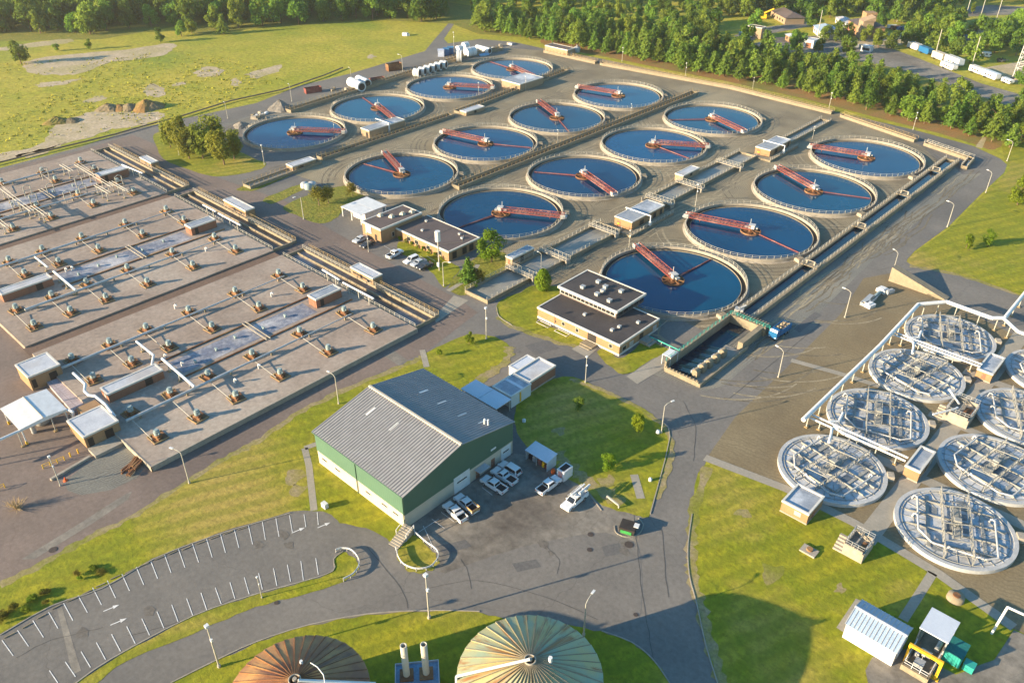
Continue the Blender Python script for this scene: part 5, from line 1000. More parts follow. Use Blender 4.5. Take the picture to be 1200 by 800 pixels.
t = thing('concrete_ramp', 'pale wedge-shaped concrete wall casting a long shadow beside the branch road', 'retaining wall', (-52,219,0)); A_, B_ = Vector(G(1041,329)), Vector(G(1108,353)); d = (B_-A_).normalized(); n = Vector((-d.y,d.x))
b = MB(); p = [A_-n*0, B_, B_+n*2.6, A_+n*2.6]; b.add([(q[0],q[1],0) for q in p]+[(p[0][0],p[0][1],4.2),(p[1][0],p[1][1],.3),(p[2][0],p[2][1],.3),(p[3][0],p[3][1],4.2)], [(3,2,1,0),(4,5,6,7),(0,1,5,4),(1,2,6,5),(2,3,7,6),(3,0,4,7)]); b.build('wall', M['conc'], t)
for i, (a, c, w_, m_) in enumerate([((1012,359),(1023,349),2.2,'steel'),((1018,356),(1031,344),.8,'motor'),((1031,343),(1037,340),2.6,'white'),((1038,345),(1046,342),1.2,'steel'),((1014,360),(1021,357),2.6,'white')]):
    A_, B_ = Vector(G(*a)), Vector(G(*c)); cc = (A_+B_)/2; d = B_-A_; o = MB(); o.cbox((cc.x,cc.y,.45),(d.length,w_,.9),math.atan2(d.y,d.x)); o.cbox((cc.x,cc.y,1.0),(d.length*.8,w_*.5,.2),math.atan2(d.y,d.x))
    tag(o.build('scrap_panel', M[m_]), ['grey','blue-green','white','pale grey','white boxy'][i]+' scrap metal piece on brown earth by the road, %s from the lamp' % ORD[i], 'scrap metal')

# ------------------------------------------------------------------ digester domes and boiler unit
def dome_mat(name, ca, cb, cr, thr):
    m = bpy.data.materials.new(name); m.use_nodes = True; n, L, b = nodes(m); b.inputs['Roughness'].default_value = .6
    tc = n.new('ShaderNodeTexCoord'); sp = n.new('ShaderNodeSeparateXYZ'); L.new(tc.outputs['Object'], sp.inputs[0])
    at = n.new('ShaderNodeMath'); at.operation = 'ARCTAN2'; L.new(sp.outputs['Y'], at.inputs[0]); L.new(sp.outputs['X'], at.inputs[1])
    ln = n.new('ShaderNodeVectorMath'); ln.operation = 'LENGTH'; L.new(tc.outputs['Object'], ln.inputs[0])
    cb_ = n.new('ShaderNodeCombineXYZ'); m1 = n.new('ShaderNodeMath'); m1.operation = 'MULTIPLY'; m1.inputs[1].default_value = 7.0; L.new(at.outputs[0], m1.inputs[0]); L.new(m1.outputs[0], cb_.inputs[0])
    m2 = n.new('ShaderNodeMath'); m2.operation = 'MULTIPLY'; m2.inputs[1].default_value = .35; L.new(ln.outputs['Value'], m2.inputs[0]); L.new(m2.outputs[0], cb_.inputs[1])
    n1 = n.new('ShaderNodeTexNoise'); n1.inputs['Scale'].default_value = .8; n1.inputs['Detail'].default_value = 6; n1.inputs['Roughness'].default_value = .7; L.new(cb_.outputs[0], n1.inputs['Vector'])
    n2 = n.new('ShaderNodeTexNoise'); n2.inputs['Scale'].default_value = .18; n2.inputs['Detail'].default_value = 5; L.new(tc.outputs['Object'], n2.inputs['Vector'])
    r2 = n.new('ShaderNodeMapRange'); r2.inputs['From Min'].default_value = .4; r2.inputs['From Max'].default_value = .6; L.new(n2.outputs['Fac'], r2.inputs['Value'])
    x1 = n.new('ShaderNodeMix'); x1.data_type = 'RGBA'; x1.inputs['A'].default_value = (*ca,1); x1.inputs['B'].default_value = (*cb,1); L.new(r2.outputs['Result'], x1.inputs['Factor'])
    r1 = n.new('ShaderNodeMapRange'); r1.inputs['From Min'].default_value = thr; r1.inputs['From Max'].default_value = thr+.1; L.new(n1.outputs['Fac'], r1.inputs['Value'])
    x2 = n.new('ShaderNodeMix'); x2.data_type = 'RGBA'; L.new(r1.outputs['Result'], x2.inputs['Factor']); L.new(x1.outputs['Result'], x2.inputs['A']); x2.inputs['B'].default_value = (*cr,1)
    L.new(x2.outputs['Result'], b.inputs['Base Color']); return m
def dome(label, x, y, R_, mt, rot):
    t = thing('digester_tank', label, 'digester', (x,y,0), None, R(rot)); zr, za = 9.0, 12.3
    o = inst('tank_wall', MB().lathe([(R_-.25,0),(R_-.25,zr-.4),(R_,zr-.4),(R_,zr)],72,smooth=False).mesh('tank_wall', M['conc']), t)
    n = 40; b = MB()
    for i in range(n):      # overlapping wedge sheets: each one tilts a little over its neighbour
        a0, a1 = 2*math.pi*i/n, 2*math.pi*(i+1)/n; k = 6
        for j in range(k):
            r0, r1 = R_*1.01*j/k+.5*(1-j/k), R_*1.01*(j+1)/k+.5*(1-(j+1)/k); f = lambda r: za-(za-zr)*((r/R_)**1.25)
            l = lambda r: .18*min(1, r/3)
            b.add([(r0*math.cos(a0),r0*math.sin(a0),f(r0)),(r1*math.cos(a0),r1*math.sin(a0),f(r1)),(r1*math.cos(a1),r1*math.sin(a1),f(r1)+l(r1)),(r0*math.cos(a1),r0*math.sin(a1),f(r0)+l(r0)),(r1*math.cos(a1),r1*math.sin(a1),f(r1)),(r0*math.cos(a1),r0*math.sin(a1),f(r0))], [(0,1,2,3),(3,2,4,5)])
    inst('dome', b.mesh('dome', mt), t)
    b = MB()
    for i in range(n):
        a = 2*math.pi*i/n; f = lambda r: za-(za-zr)*((r/R_)**1.25)+.2
        for j in range(4):
            r0, r1 = .6+(R_-.6)*j/4, .6+(R_-.6)*(j+1)/4; b.bar((r0*math.cos(a),r0*math.sin(a),f(r0)),(r1*math.cos(a),r1*math.sin(a),f(r1)),.09)
    inst('rib', b.mesh('rib', M['conc'] if rot == 0 else M['rust']), t)
    b = MB(); b.lathe([(.85,za-.2),(.85,za+.35),(.7,za+.35),(.7,za-.2)],24); b.tube((0,0,za-.3),(0,0,za+.5),.3,10); inst('crown_ring', b.mesh('crown_ring', M['conc_pale']), t)
    a = R(178-rot) if rot < 90 else R(20); return t
DG = (-46.4,53.6); DL = (-67.4,29.9)
t = dome('pale green and cream streaked dome of the right digester', *DG, 10.1, dome_mat('weathered_green_steel', (.24,.31,.22), (.40,.34,.15), (.27,.13,.045), .52), 0)
def dome_pipe(t, x, y, pts): 
    b = MB(); b.path(pts,.22,8); o = b.build('gas_pipe', M['white'], t); return o
p0, p1, p2 = g(621,772,13.0), g(535,792,9.6), (*g(534,800,9.0)[:2], 3.0); dome_pipe(t, 0, 0, [p0, p1, p2])
b = MB(); q = g(645,772,12.3); b.tube((q[0],q[1],q[2]-.6),(q[0],q[1],q[2]+.4),.3,8); b.build('vent', M['white'], t)
t = dome('rust-red streaked dome of the left digester, cut by the photo bottom', *DL, 9.6, dome_mat('rusted_steel', (.42,.23,.08), (.22,.095,.045), (.12,.055,.04), .54), 4)
dome_pipe(t, 0, 0, [g(349,797,12.9), g(440,806,9.6)]); q = g(355,776,11.8); MB().tube((q[0],q[1],q[2]-.6),(q[0],q[1],q[2]+.4),.22,8).build('vent', M['white'], t)
pipe_thing('thin white hose curving over the rust-red dome', [g(364,776,12.1), g(372,781,12.2), g(379,790,12.3), g(381,800,12.4)], .07)
c0, c1 = g(463,778,4), g(514,773,4); t = thing('boiler_unit', 'blue-grey boiler box with two tall white chimneys between the domes', 'boiler', (-62,45,0))
A_, B_ = Vector(c0), Vector(c1); d = (B_-A_).normalized(); ang = math.atan2(d.y,d.x); n = Vector((d.y,-d.x,0)); L_ = (B_-A_).length; cc = (A_+B_)/2+n*2.4
b = MB(); b.cbox((cc.x,cc.y,1.95),(L_,4.8,3.9),ang); b.build('casing', mat('blue_grey_casing', (.16,.27,.36), (.13,.22,.30), .8, .5), t)
b = MB()
for s in (-1,1): e_ = cc+n*2.35*s; b.cbox((e_.x,e_.y,4.05),(L_,.12,.3),ang); e_ = cc+d*(L_/2-.06)*s; b.cbox((e_.x,e_.y,4.05),(.12,4.58,.3),ang)
b.build('parapet', M['roof_pale'], t)
for px, py, tx, ty in ((476.5,790,473,756),(499.5,788,495.7,754.5)):
    q = G(px,py,4.2); zt = max(8.5, zsolve(q, tx, ty)); b = MB(); b.lathe([(.5,4.2),(.5,zt),(.36,zt),(.36,zt-1.2)],16,q); b.tube((q[0],q[1],zt-1.2),(q[0],q[1],zt-1.19),.36,12,m=1); o = b.build('chimney', [M['cream'], M['dark']], t)
    b = MB(); b.cbox((q[0],q[1],4.08),(2.0,2.0,.36),ang); b.build('chimney_base', M['rust'], t)

# ------------------------------------------------------------------ street lamps
def lamp_proto():
    t = thing('street_lamp', 'x', 'street lamp', (0,0,0), 'lamp posts along the plant roads'); b = MB()
    b.tube((0,0,0),(0,0,8.2),.15,8,.09); b.tube((0,0,0),(0,0,.5),.25,8); b.build('pole', M['rail'], t)
    MB().path([(0,0,8.2),(.7,0,8.7),(2.0,0,8.9)],.08,6).build('arm', M['rail'], t)
    b = MB(); b.cbox((2.35,0,8.88),(.95,.4,.2)); b.build('lamp_head', M['white'], t); return t
def post_proto():
    t = thing('flood_lamp', 'x', 'street lamp', (0,0,0), 'straight lamp posts'); b = MB(); b.tube((0,0,0),(0,0,9),.14,8,.09); b.tube((0,0,0),(0,0,.5),.26,8); b.build('pole', M['rail'], t)
    b = MB(); b.cbox((0,0,9.05),(.55,.55,.4)); b.cbox((.2,0,6.2),(.4,.3,.5)); b.build('lamp_head', M['white'], t); return t
LP, PP = lamp_proto(), post_proto(); uL = uP = False
LAMPS = [ # base, bend, head (None = straight post), label
 ((222,566),(220,529),(212,524),'arm lamp at the lawn edge in front of the nearest aeration deck'),
 ((397,473),(392,442),(385,436),'arm lamp on the grass strip left of the green hall ridge'),
 ((71,569),(60,534),None,'straight lamp post by the pale kerb wall at lower left'),
 ((503,724),(498.5,674),None,'straight lamp post between the two domes, by the access road'),
 ((775,507),(779,476),(789,470),'arm lamp at the corner of the shaded lawn and the junction'),
 ((686,448),(687,418),None,'straight lamp post at the road in front of the admin house'),
 ((257,781),(243,733),None,'straight lamp post on the lawn left of the rust-red dome'),
 ((684,744),(686,707),(691,698),'arm lamp beside the green dome'),
 ((307,700),(304,675),None,'straight lamp post on the median lawn of the car park'),
 ((912,442),(916,412),(908,405),'arm lamp on the perimeter road behind the blue dump truck'),
 ((990,372),(997,343),(990,338),'arm lamp on the brown earth side of the perimeter road, mid way'),
 ((1046,320),(1052,297),(1045,291),'arm lamp directly beside the concrete wedge wall'),
 ((1110,266),(1116,240),(1110,236),'arm lamp at the lawn edge of the perimeter road, right'),
 ((1155,226),(1160,203),(1153,198),'arm lamp nearest the bend of the perimeter road'),
 ((1180,189),(1185,167),(1180,164),'arm lamp outside the road bend, in front of the pines'),
 ((356,257),(354,231),(348,231),'arm lamp by the small shrub trees near the carport'),
 ((432,295),(431,272),None,'straight lamp post in front of the two cars at the operations house'),
 ((520,335),(519,308),(524,307),'arm lamp at the corner of the operations house lawn'),
 ((570,397),(570,361),None,'straight lamp post in the junction below the leafy trees'),
 ((634,317),(633,306),(628,302),'arm lamp behind the bright green lollipop tree'),
 ((737,290),(738,270),None,'straight lamp post at the bridge end of the nearest clarifier'),
 ((815,241),(816,216),None,'straight lamp post by the channel bridge, left of the second right clarifier'),
 ((952,163),(952,151),None,'straight lamp post beside the farthest right clarifier'),
 ((739,136),(740,122),None,'straight lamp post between the far middle clarifiers'),
 ((653,167),(653,154),None,'straight lamp post beside the ochre middle channel'),
 ((616,106),(617,90),None,'straight lamp post by the wide pale brick shed, far left'),
 ((561,114),(561,97),None,'straight lamp post inside the third left clarifier edge'),
 ((392,156),(393,142),None,'straight lamp post at the edge of the left-most clarifier'),
 ((310,193),(309,170),None,'straight lamp post on the near side of the left-most clarifier'),
 ((210,182),(207,165),None,'straight lamp post in front of the clump of pines'),
 ((189,157),(187,141),(184,137),'arm lamp on the left road just beyond the pine clump'),
 ((267,139),(265,122),(262,118),'arm lamp on the left road at the rubble heap'),
 ((342,119),(340,101),(337,97),'arm lamp on the left road at the dark gravel cone'),
 ((412,95),(411,81),(407,78),'arm lamp on the left road at the white cylinders'),
 ((472,84),(471,66),(467,64),'arm lamp on the left road at the brown skip'),
 ((729,72),(729,56),None,'straight pole at the pine edge, left of four along the back road'),
 ((803,90),(803,74),None,'straight pole at the pine edge, second of four along the back road'),
 ((882,104),(882,91),None,'straight pole at the pine edge, third of four along the back road'),
 ((971,129),(974,109),None,'straight pole at the pine edge, by the middle of the right pine wall'),
 ((1070,152),(1074,132),None,'straight pole at the pine edge, near the dirt path'),
 ((532,55),(532,38),None,'straight pole where the exit road meets the left road'),
 ((297,262),(297,236),None,'x') ]
for base_, bend, head, lab in LAMPS[:-1]:
    x, y = G(*base_); h = min(11.5, max(5.0, zsolve((x,y), *bend)))
    if head:
        z = h*1.07; hx, hy = G(head[0], head[1], z); px_, py_ = G(bend[0], bend[1], h); a = math.atan2(hy-py_, hx-px_); s = h/8.2
        if not uL: LP.location = (x,y,0); LP.rotation_euler = (0,0,a); LP.scale = (s,s,s); LP['label'] = lab; uL = True
        else: dup(LP, (x,y,0), a, lab, sc=(s,s,s))
    else:
        s = h/9.0
        if not uP: PP.location = (x,y,0); PP.scale = (s,s,s); PP['label'] = lab; uP = True
        else: dup(PP, (x,y,0), 0, lab, sc=(s,s,s))
x, y = G(515,317); t = thing('water_mast', 'tall mast with white cylinder top at the operations house lawn', 'mast', (x,y,0)); MB().tube((0+x,y,0),(x,y,9.2),.2,8).build('pole', M['rail'], t); MB().tube((x,y,9.2),(x,y,12.2),.75,14).build('cylinder', M['white'], t); MB().box(x-.4,x+.4,y-.5,y-.15,1.4,2.6).build('control_box', M['white'], t)

# ------------------------------------------------------------------ vehicles
M['tyre'] = mat('tyre', (.02,.02,.02), rough=.9); M['hub'] = mat('hub', (.35,.35,.35), rough=.4, metal=.6)
M['car_glass'] = mat('car_glass', (.015,.018,.02), (.02,.022,.025), .5, .06, fine_amt=0, spec=.7)
def paint(name, c): return mat(name, c, tuple(v*.94 for v in c), .5, .25, fine_amt=0, spec=.5)
M['car_white'] = paint('white_car_paint', (.62,.62,.62)); M['car_silver'] = paint('silver_car_paint', (.38,.40,.42)); M['car_dark'] = paint('dark_car_paint', (.035,.038,.045)); M['car_blue'] = paint('blue_truck_paint', (.02,.12,.27)); M['lamp_red'] = mat('tail_lamp', (.35,.01,.01), rough=.3); M['lamp_clear'] = mat('headlamp', (.7,.7,.68), rough=.15); M['wood'] = mat('timber', (.42,.26,.12), (.34,.2,.09), 1.0, .8)
def ext(b, prof, w, m=0, taper=None, z1=None):
    """side profile (x,z) extruded across the width; upper points pulled in by taper"""
    n = len(prof); zs = [p[1] for p in prof]; lo, hi = min(zs), max(zs)
    def wy(z): return w/2*(1-(taper or 0)*max(0,(z-lo)/(hi-lo)))
    vs = [(x, -wy(z), z) for x, z in prof] + [(x, wy(z), z) for x, z in prof]
    return b.add(vs, [(k, (k+1)%n, n+(k+1)%n, n+k)[::-1] for k in range(n)] + [tuple(range(n)), tuple(range(n,2*n))[::-1]], m)
def wheels(t, xs, y, r=.4, w=.26):
    for x in xs:
        for s in (-1,1):
            o = MB(); o.tube((x,s*y-w/2,r),(x,s*y+w/2,r),r,18); k = o.build('wheel', M['tyre'], t)
            q = MB(); q.tube((x,s*(y+w/2),r),(x,s*(y+w/2+.02),r),r*.6,14); q.build('hub', M['hub'], k)
def lights(t, xf, xr, y, z):
    for s in (-1,1):
        MB().box(xf-.06,xf+.03,s*y-.2,s*y+.2,z,z+.2).build('headlight', M['lamp_clear'], t); MB().box(xr-.03,xr+.06,s*y-.12,s*y+.12,z,z+.3).build('tail_light', M['lamp_red'], t)
def pickup(label, col='car_white', group=None, bed='dark', cab=2.3, extra=None):
    t = thing('pickup_truck', label, 'pickup', (0,0,0), group); b = MB()
    ext(b, [(-2.9,.5),(2.85,.5),(2.9,.95),(2.7,1.15),(1.35,1.22),(-.95,1.22),(-.95,.98),(-2.9,.98)], 1.95, 0, .06)
    b.box(-2.9,-.95,-.96,-.84,.98,1.3); b.box(-2.9,-.95,.84,.96,.98,1.3); b.box(-2.95,-2.85,-.84,.84,.6,1.3); b.build('body', M[col], t)
    MB().box(-2.84,-.96,-.83,.83,.99,1.03).build('bed', M[bed], t)
    b = MB(); x0 = 1.45; ext(b, [(x0,1.2),(.55,1.86),(x0-cab+.05,1.86),(x0-cab-.05,1.2)], 1.78, 0, .16); b.build('cabin', M[col], t)
    b = MB(); b.add([(1.40,-.74,1.27),(1.40,.74,1.27),(.64,.66,1.82),(.64,-.66,1.82)], [(0,1,2,3)]); b.build('windscreen', M['car_glass'], t); b = MB(); xb = x0-cab-.06; b.add([(xb,-.7,1.27),(xb,.7,1.27),(xb+.07,.66,1.8),(xb+.07,-.66,1.8)], [(3,2,1,0)]); b.build('rear_window', M['car_glass'], t)
    for s in (-1,1):
        b = MB(); b.add([(1.15,s*.885,1.28),(.5,s*.765,1.78),(x0-cab+.15,s*.765,1.78),(x0-cab+.1,s*.885,1.28)], [(0,1,2,3) if s > 0 else (3,2,1,0)]); b.build('side_window', M['car_glass'], t)
        MB().box(.95,1.12,s*1.0-.12,s*1.0+.12,1.2,1.4).build('wing_mirror', M[col], t)
    wheels(t, (1.85,-1.75), .86); lights(t, 2.9, -2.95, .72, .78)
    if extra == 'ladder':
        b = MB()
        for s in (-.8,.8):
            b.bar((-2.6,s,1.3),(-2.6,s,2.1),.08); b.bar((.2,s,1.86),(.2,s,2.15),.08); b.bar((-3.0,s,2.12),(1.0,s,2.12),.08)
        for x in (-2.6,-1.2,.2): b.bar((x,-.8,2.12),(x,.8,2.12),.08)
        b.tube((-3.6,.55,2.35),(-.6,.55,2.35),.22,10); b.bar((-3.2,-.3,2.22),(.6,-.3,2.22),.3); b.build('ladder_rack', M['white'], t)
    if extra == 'stake':
        b = MB(); b.box(-2.95,-.9,-1.0,-.92,1.3,1.7); b.box(-2.95,-.9,.92,1.0,1.3,1.7); b.box(-3.02,-2.95,-1.0,1.0,1.0,1.7); b.build('timber_side', M['wood'], t)
    if extra == 'toolbox': MB().box(-1.7,-1.0,-.9,.9,1.3,1.55).build('tool_box', M['roof_pale'], t)
    return t
def car(label, col, suv=False, group=None):
    t = thing('suv' if suv else 'sedan', label, 'car', (0,0,0), group); b = MB(); h = 1.72 if suv else 1.42
    ext(b, [(-2.3,.4),(2.25,.4),(2.3,.75),(1.95,.92),(.95,1.0),(-1.7 if not suv else -2.25,1.0),(-2.3,.92)], 1.84, 0, .08); b.build('body', M[col], t)
    b = MB(); top = [(1.05,.98),(.35,h),(-1.0 if not suv else -2.0,h),(-1.75 if not suv else -2.28,.98)]; ext(b, top, 1.66, 0, .2); b.build('cabin', M[col], t)
    b = MB(); b.add([(1.02,-.7,1.04),(1.02,.7,1.04),(.42,.6,h-.05),(.42,-.6,h-.05)], [(0,1,2,3)]); b.build('windscreen', M['car_glass'], t); b = MB(); xr = top[3][0]; b.add([(xr-.02,-.7,1.05),(xr-.02,.7,1.05),(top[2][0]-.06,.6,h-.06),(top[2][0]-.06,-.6,h-.06)], [(3,2,1,0)]); b.build('rear_window', M['car_glass'], t)
    for s in (-1,1):
        b = MB(); b.add([(.8,s*.825,1.04),(.3,s*.70,h-.08),(top[2][0]+.1,s*.70,h-.08),(xr+.3,s*.825,1.04)], [(0,1,2,3) if s > 0 else (3,2,1,0)]); b.build('side_window', M['car_glass'], t)
    wheels(t, (1.42,-1.42), .8, .34, .22); lights(t, 2.28, -2.32, .65, .68); return t
def place(t, front, rear, s=1.0):
    A_, B_ = Vector(G(front[0],front[1],.6)), Vector(G(rear[0],rear[1],.6)); d = A_-B_; c = (A_+B_)/2
    t.location = (c.x, c.y, .02); t.rotation_euler = (0,0,math.atan2(d.y,d.x)); t.scale = (s,s,s); return t
place(pickup('white pickup with dark bed, leftmost beside the green hall', extra='toolbox'), (522,590), (545,611), .98)
place(pickup('white pickup with timber-sided open bed beside the green hall', extra='stake'), (536,582), (557,600), .98)
place(pickup('white pickup with dark bed, first after the roller door of the green hall'), (567,561), (591,576))
place(pickup('white pickup with dark bed, parked right beside the white SUV', cab=1.9), (579,551), (603,566))
place(car('white SUV at the right end of the pickup row by the green hall', 'car_white', True), (587,543), (608,556), 1.08)
place(pickup('white pickup parked alone between white cube and truck yard', cab=2.4), (655,560), (631,578))
place(pickup('white utility pickup with ladder rack at the edge of building shade', extra='ladder', bed='steel'), (660,598), (686,576), 1.05)
place(car('silver car beside the entrance panel of the operations house', 'car_silver'), (415,284), (429,277), 1.08)
place(car('dark car half hidden behind the silver car', 'car_dark'), (424,290), (437,283), 1.05)
place(pickup('white pickup with black bed in the operations house car park'), (470,294), (455,302), 1.0)
place(car('white SUV in the operations house car park, left of two cars', 'car_white', True), (475,308), (489,302), 1.05)
place(car('silver-blue car between white SUV and dark car, operations car park', 'car_silver'), (484,311), (497,305), 1.08)
place(car('dark car at the right end of the operations car park row', 'car_dark'), (491,315), (505,309), 1.08)
# blue tipper with rubble
t = thing('tipper_truck', 'bright blue tipper truck heaped with rubble driving on the gravel verge', 'truck', (0,0,0)); b = MB()
b.box(1.5,3.1,-1.1,1.1,.6,2.2); b.box(-3.4,1.3,-.5,.5,.55,.9); ext(b, [(1.5,2.2),(2.9,2.2),(2.6,2.75),(1.6,2.75)], 2.1, 0, .1); b.build('cabin', M['car_blue'], t)
b = MB(); b.box(-3.6,1.3,-1.2,-1.08,.95,2.5); b.box(-3.6,1.3,1.08,1.2,.95,2.5); b.box(-3.6,-3.48,-1.08,1.08,.95,2.4); b.box(1.18,1.3,-1.08,1.08,.95,2.6); b.box(-3.48,1.18,-1.08,1.08,.95,1.1); b.build('tipper_body', M['car_blue'], t)
b = MB(); b.add([(2.95,-.95,1.5),(2.95,.95,1.5),(2.68,.85,2.6),(2.68,-.85,2.6)], [(0,1,2,3)]); b.build('windscreen', M['car_glass'], t)
rng = random.Random(11); b = MB()
for i in range(46):
    x, y = rng.uniform(-3.2,1.0), rng.uniform(-.9,.9); s_ = rng.uniform(.25,.6); b.cbox((x,y,2.15+rng.uniform(0,.5)*(1-abs(y))),(s_,s_*.8,s_*.7),rng.uniform(0,3),rng.choice((0,0,1)),.7)
b.box(-3.45,1.15,-1.05,1.05,1.1,2.15); b.build('rubble_load', [M['sand'], M['roof_brown']], t)
wheels(t, (2.2,-1.5,-2.6), .95, .5, .32); lights(t, 3.12, -3.62, .8, .8); place(t, (903,397), (922,384), 1.0)
# far vehicles beyond the pines
def far_trailer(label, px, L_, W_, H_, col, a=-35, win=True, cat='trailer', name='trailer'):
    x, y = G(*px); t = thing(name, label, cat, (x,y,.02), 'vehicles beyond the pines', R(a)); b = MB(); 
    ext(b, [(-L_/2,.5),(L_/2-.5,.5),(L_/2,1.2),(L_/2-.2,H_),(-L_/2,H_)], W_, 0, .04); o = inst('body', b.mesh('body', M[col]), t)
    if win: b = MB(); [b.box(i*1.8-L_/4,i*1.8-L_/4+1.0,s*W_/2-.02,s*W_/2+.02,1.4,2.0) for i in range(3) for s in (-1,1)]; inst('window', b.mesh('window', M['car_glass']), t)
    for s in (-1,1):
        for x_ in (-L_/4,-L_/4+.9): b = MB(); b.tube((x_,s*W_/2-.15,.4),(x_,s*W_/2+.1,.4),.4,10); inst('wheel', b.mesh('wheel', M['tyre']), t)
    return t
FA = math.degrees(math.atan2(G(1159,91)[1]-G(1072,57)[1], G(1159,91)[0]-G(1072,57)[0]))
far_trailer('white lorry cab end parked in front of the bright blue trailer, beyond the pines',(1071,58),9,3,3.4,'car_white',FA,False,'truck','lorry'); far_trailer('bright blue covered trailer on the road beyond the pines',(1084,63),8,3,3.3,'car_blue',FA,False)
far_trailer('beige box trailer at the roadside beyond the pines',(1100,70),8.5,3.2,3.6,'cream',FA,False); far_trailer('large white box trailer beside the motorhome beyond the pines',(1117,76),11,3.3,3.8,'car_white',FA)
far_trailer('white motorhome with dark windows beside the white box trailer',(1111,81),9.5,2.8,2.9,'car_white',FA,True,'motorhome','motorhome'); far_trailer('beige-grey motorhome parked left of the long white caravan',(1144,86),8.5,2.8,3.2,'trim',FA,True,'motorhome','motorhome')
far_trailer('long white caravan on the road at upper right',(1160,92),10,2.8,3.2,'car_white',FA,True,'caravan','caravan'); far_trailer('small white van at the end of the parked caravans, upper right',(1180,98),6,2.2,2.3,'car_white',FA,True,'van','van')
far_trailer('white van by the trees at upper right, farthest back',(1153,67),6,2.4,2.6,'car_white',20,True,'van','van'); far_trailer('white bus-like shuttle standing on the road in front of the brown house',(998,56),9,2.4,2.6,'trim',FA,True,'minibus','minibus')
for lab, px, c in [('white van beside the brown chimney house',(1045,34),'car_white'),('dark red van beside the brown chimney house',(1049,35),'rust'),('teal-blue van beside the brown chimney house',(1056,36),'car_blue'),('white car behind the round trees near the brown chimney house',(1064,38),'car_white'),('blue car parked left of the flat pinkish far building',(870,42),'car_blue'),('white van parked by the flat pinkish far building',(882,44),'car_white')]: far_trailer(lab, px, 5.5, 2.1, 2.2, c, rng.uniform(0,90), True, 'van', 'van')
b = far_trailer('dark car parked on the pale yard near the lattice mast',(1173,73),4.6,1.9,1.5,'car_dark',FA,True,'car','sedan')

# ------------------------------------------------------------------ storage strip along the left road
def cyl_tank(label, a, c, r, m='white', group=None):
    p, q = Vector(g(*a, r)), Vector(g(*c, r)); t = thing('white_tank', label, 'tank', (p.x,p.y,0), group); d = (q-p).normalized()
    MB().tube(p, q, r, 18).build('shell', M[m], t); b = MB(); b.tube(q, q+d*.05, r*.72, 16); b.build('end_opening', M['dark'], t); b = MB(); b.tube(p+d*(q-p).length*.5-Vector((0,0,0)), p+d*(q-p).length*.5+d*.25, r*1.03, 18); b.build('band', M['steel'], t); return t
cyl_tank('big white cylinder lying by the left road, front one of two',(411,96),(424,102),2.2); cyl_tank('big white cylinder lying by the left road, rear one of two',(420,93),(431,98),2.0)
for i in range(6): cyl_tank('white pipe ring standing in the row beside the brown skip, %s from left' % ORD[i], (485+i*6.2,85-i*1.9),(492+i*6.2,85.6-i*1.9),2.0, 'white', 'row of white rings by the storage road')
for i, (a, c) in enumerate([((535,66),(541,66)),((536,59),(541,58)),((543,55),(548,54)),((546,62),(556,60)),((559,56),(574,60))]): cyl_tank('large white pipe section in the heap by the blue tarpaulin, %s from left' % ORD[i], a, c, [2.9,2.2,2.2,2.4,1.6][i], 'white', 'pipe sections at the far storage strip')
for i, (px, py) in enumerate([(517,66),(523,64.5),(528,63)]):
    x, y = G(px,py); o = MB(); o.cbox((x,y,1.6),(3.2,3.0,3.2),.8); o.cbox((x,y,3.3),(3.4,3.2,.2),.8); tag(o.build('blue_crate', M['car_blue'] if i else mat('white_blue_wrap',(.45,.5,.62))), '%s wrapped pallet stack, %s from left on the far storage strip' % (('pale','bright blue','bright blue')[i], ORD[i]), 'crate')
def tray(label, px, L_, W_, H_, m, a): 
    x, y = G(*px); t = thing('skip_container', label, 'skip', (x,y,0), None, a); b = MB(); b.box(-L_/2,L_/2,-W_/2,-W_/2+.15,0,H_); b.box(-L_/2,L_/2,W_/2-.15,W_/2,0,H_); b.box(-L_/2,-L_/2+.15,-W_/2+.15,W_/2-.15,0,H_); b.box(L_/2-.15,L_/2,-W_/2+.15,W_/2-.15,0,H_); b.box(-L_/2+.15,L_/2-.15,-W_/2+.15,W_/2-.15,0,.2); inst('bin', b.mesh('bin', M[m]), t)
    b = MB(); [b.box(-L_/2+.4+i*(L_-.8)/5-.07,-L_/2+.4+i*(L_-.8)/5+.07,s*W_/2-.06,s*W_/2+.06,0,H_) for i in range(6) for s in (-1,1)]; inst('rib', b.mesh('rib', M[m]), t)
tray('open dark red skip beside the left road near the lamp', (367,108), 7.5, 3.0, 2.2, 'red', R(75)); tray('closed-looking brown skip on the left road side', (462,82), 7.5, 3.6, 3.2, 'rust', R(75)); tray('low red trailer skip right of the white cylinders', (442,95), 7, 2.6, 1.6, 'red', R(75))
def heap(name, label, px, r, h, m, n=9, seed=1, cat='heap'):
    rg = random.Random(seed); x, y = G(*px); b = MB(); vs = []; k = 22
    for j in range(7):
        for i in range(k):
            t_ = 2*math.pi*i/k; rr = r*(1-j/6)*(1+.18*math.sin(3*t_+seed)+rg.uniform(-.08,.08)); vs.append((x+rr*math.cos(t_), y+rr*math.sin(t_), h*(j/6)**.9*(1+rg.uniform(-.08,.05)) - (.05 if j == 0 else 0)))
    b.add(vs, [(j*k+i, j*k+(i+1)%k, (j+1)*k+(i+1)%k, (j+1)*k+i) for j in range(6) for i in range(k)]); return tag(b.build(name, M[m]), label, cat)
heap('gravel_heap', 'dark grey conical gravel heap by the left-most clarifier', (329,128), 5.0, 4.2, 'asphalt', seed=2); heap('soil_heap', 'light soil heap at left of the rubble blocks', (283,148), 3.5, 2.0, 'asphalt_old', seed=4)
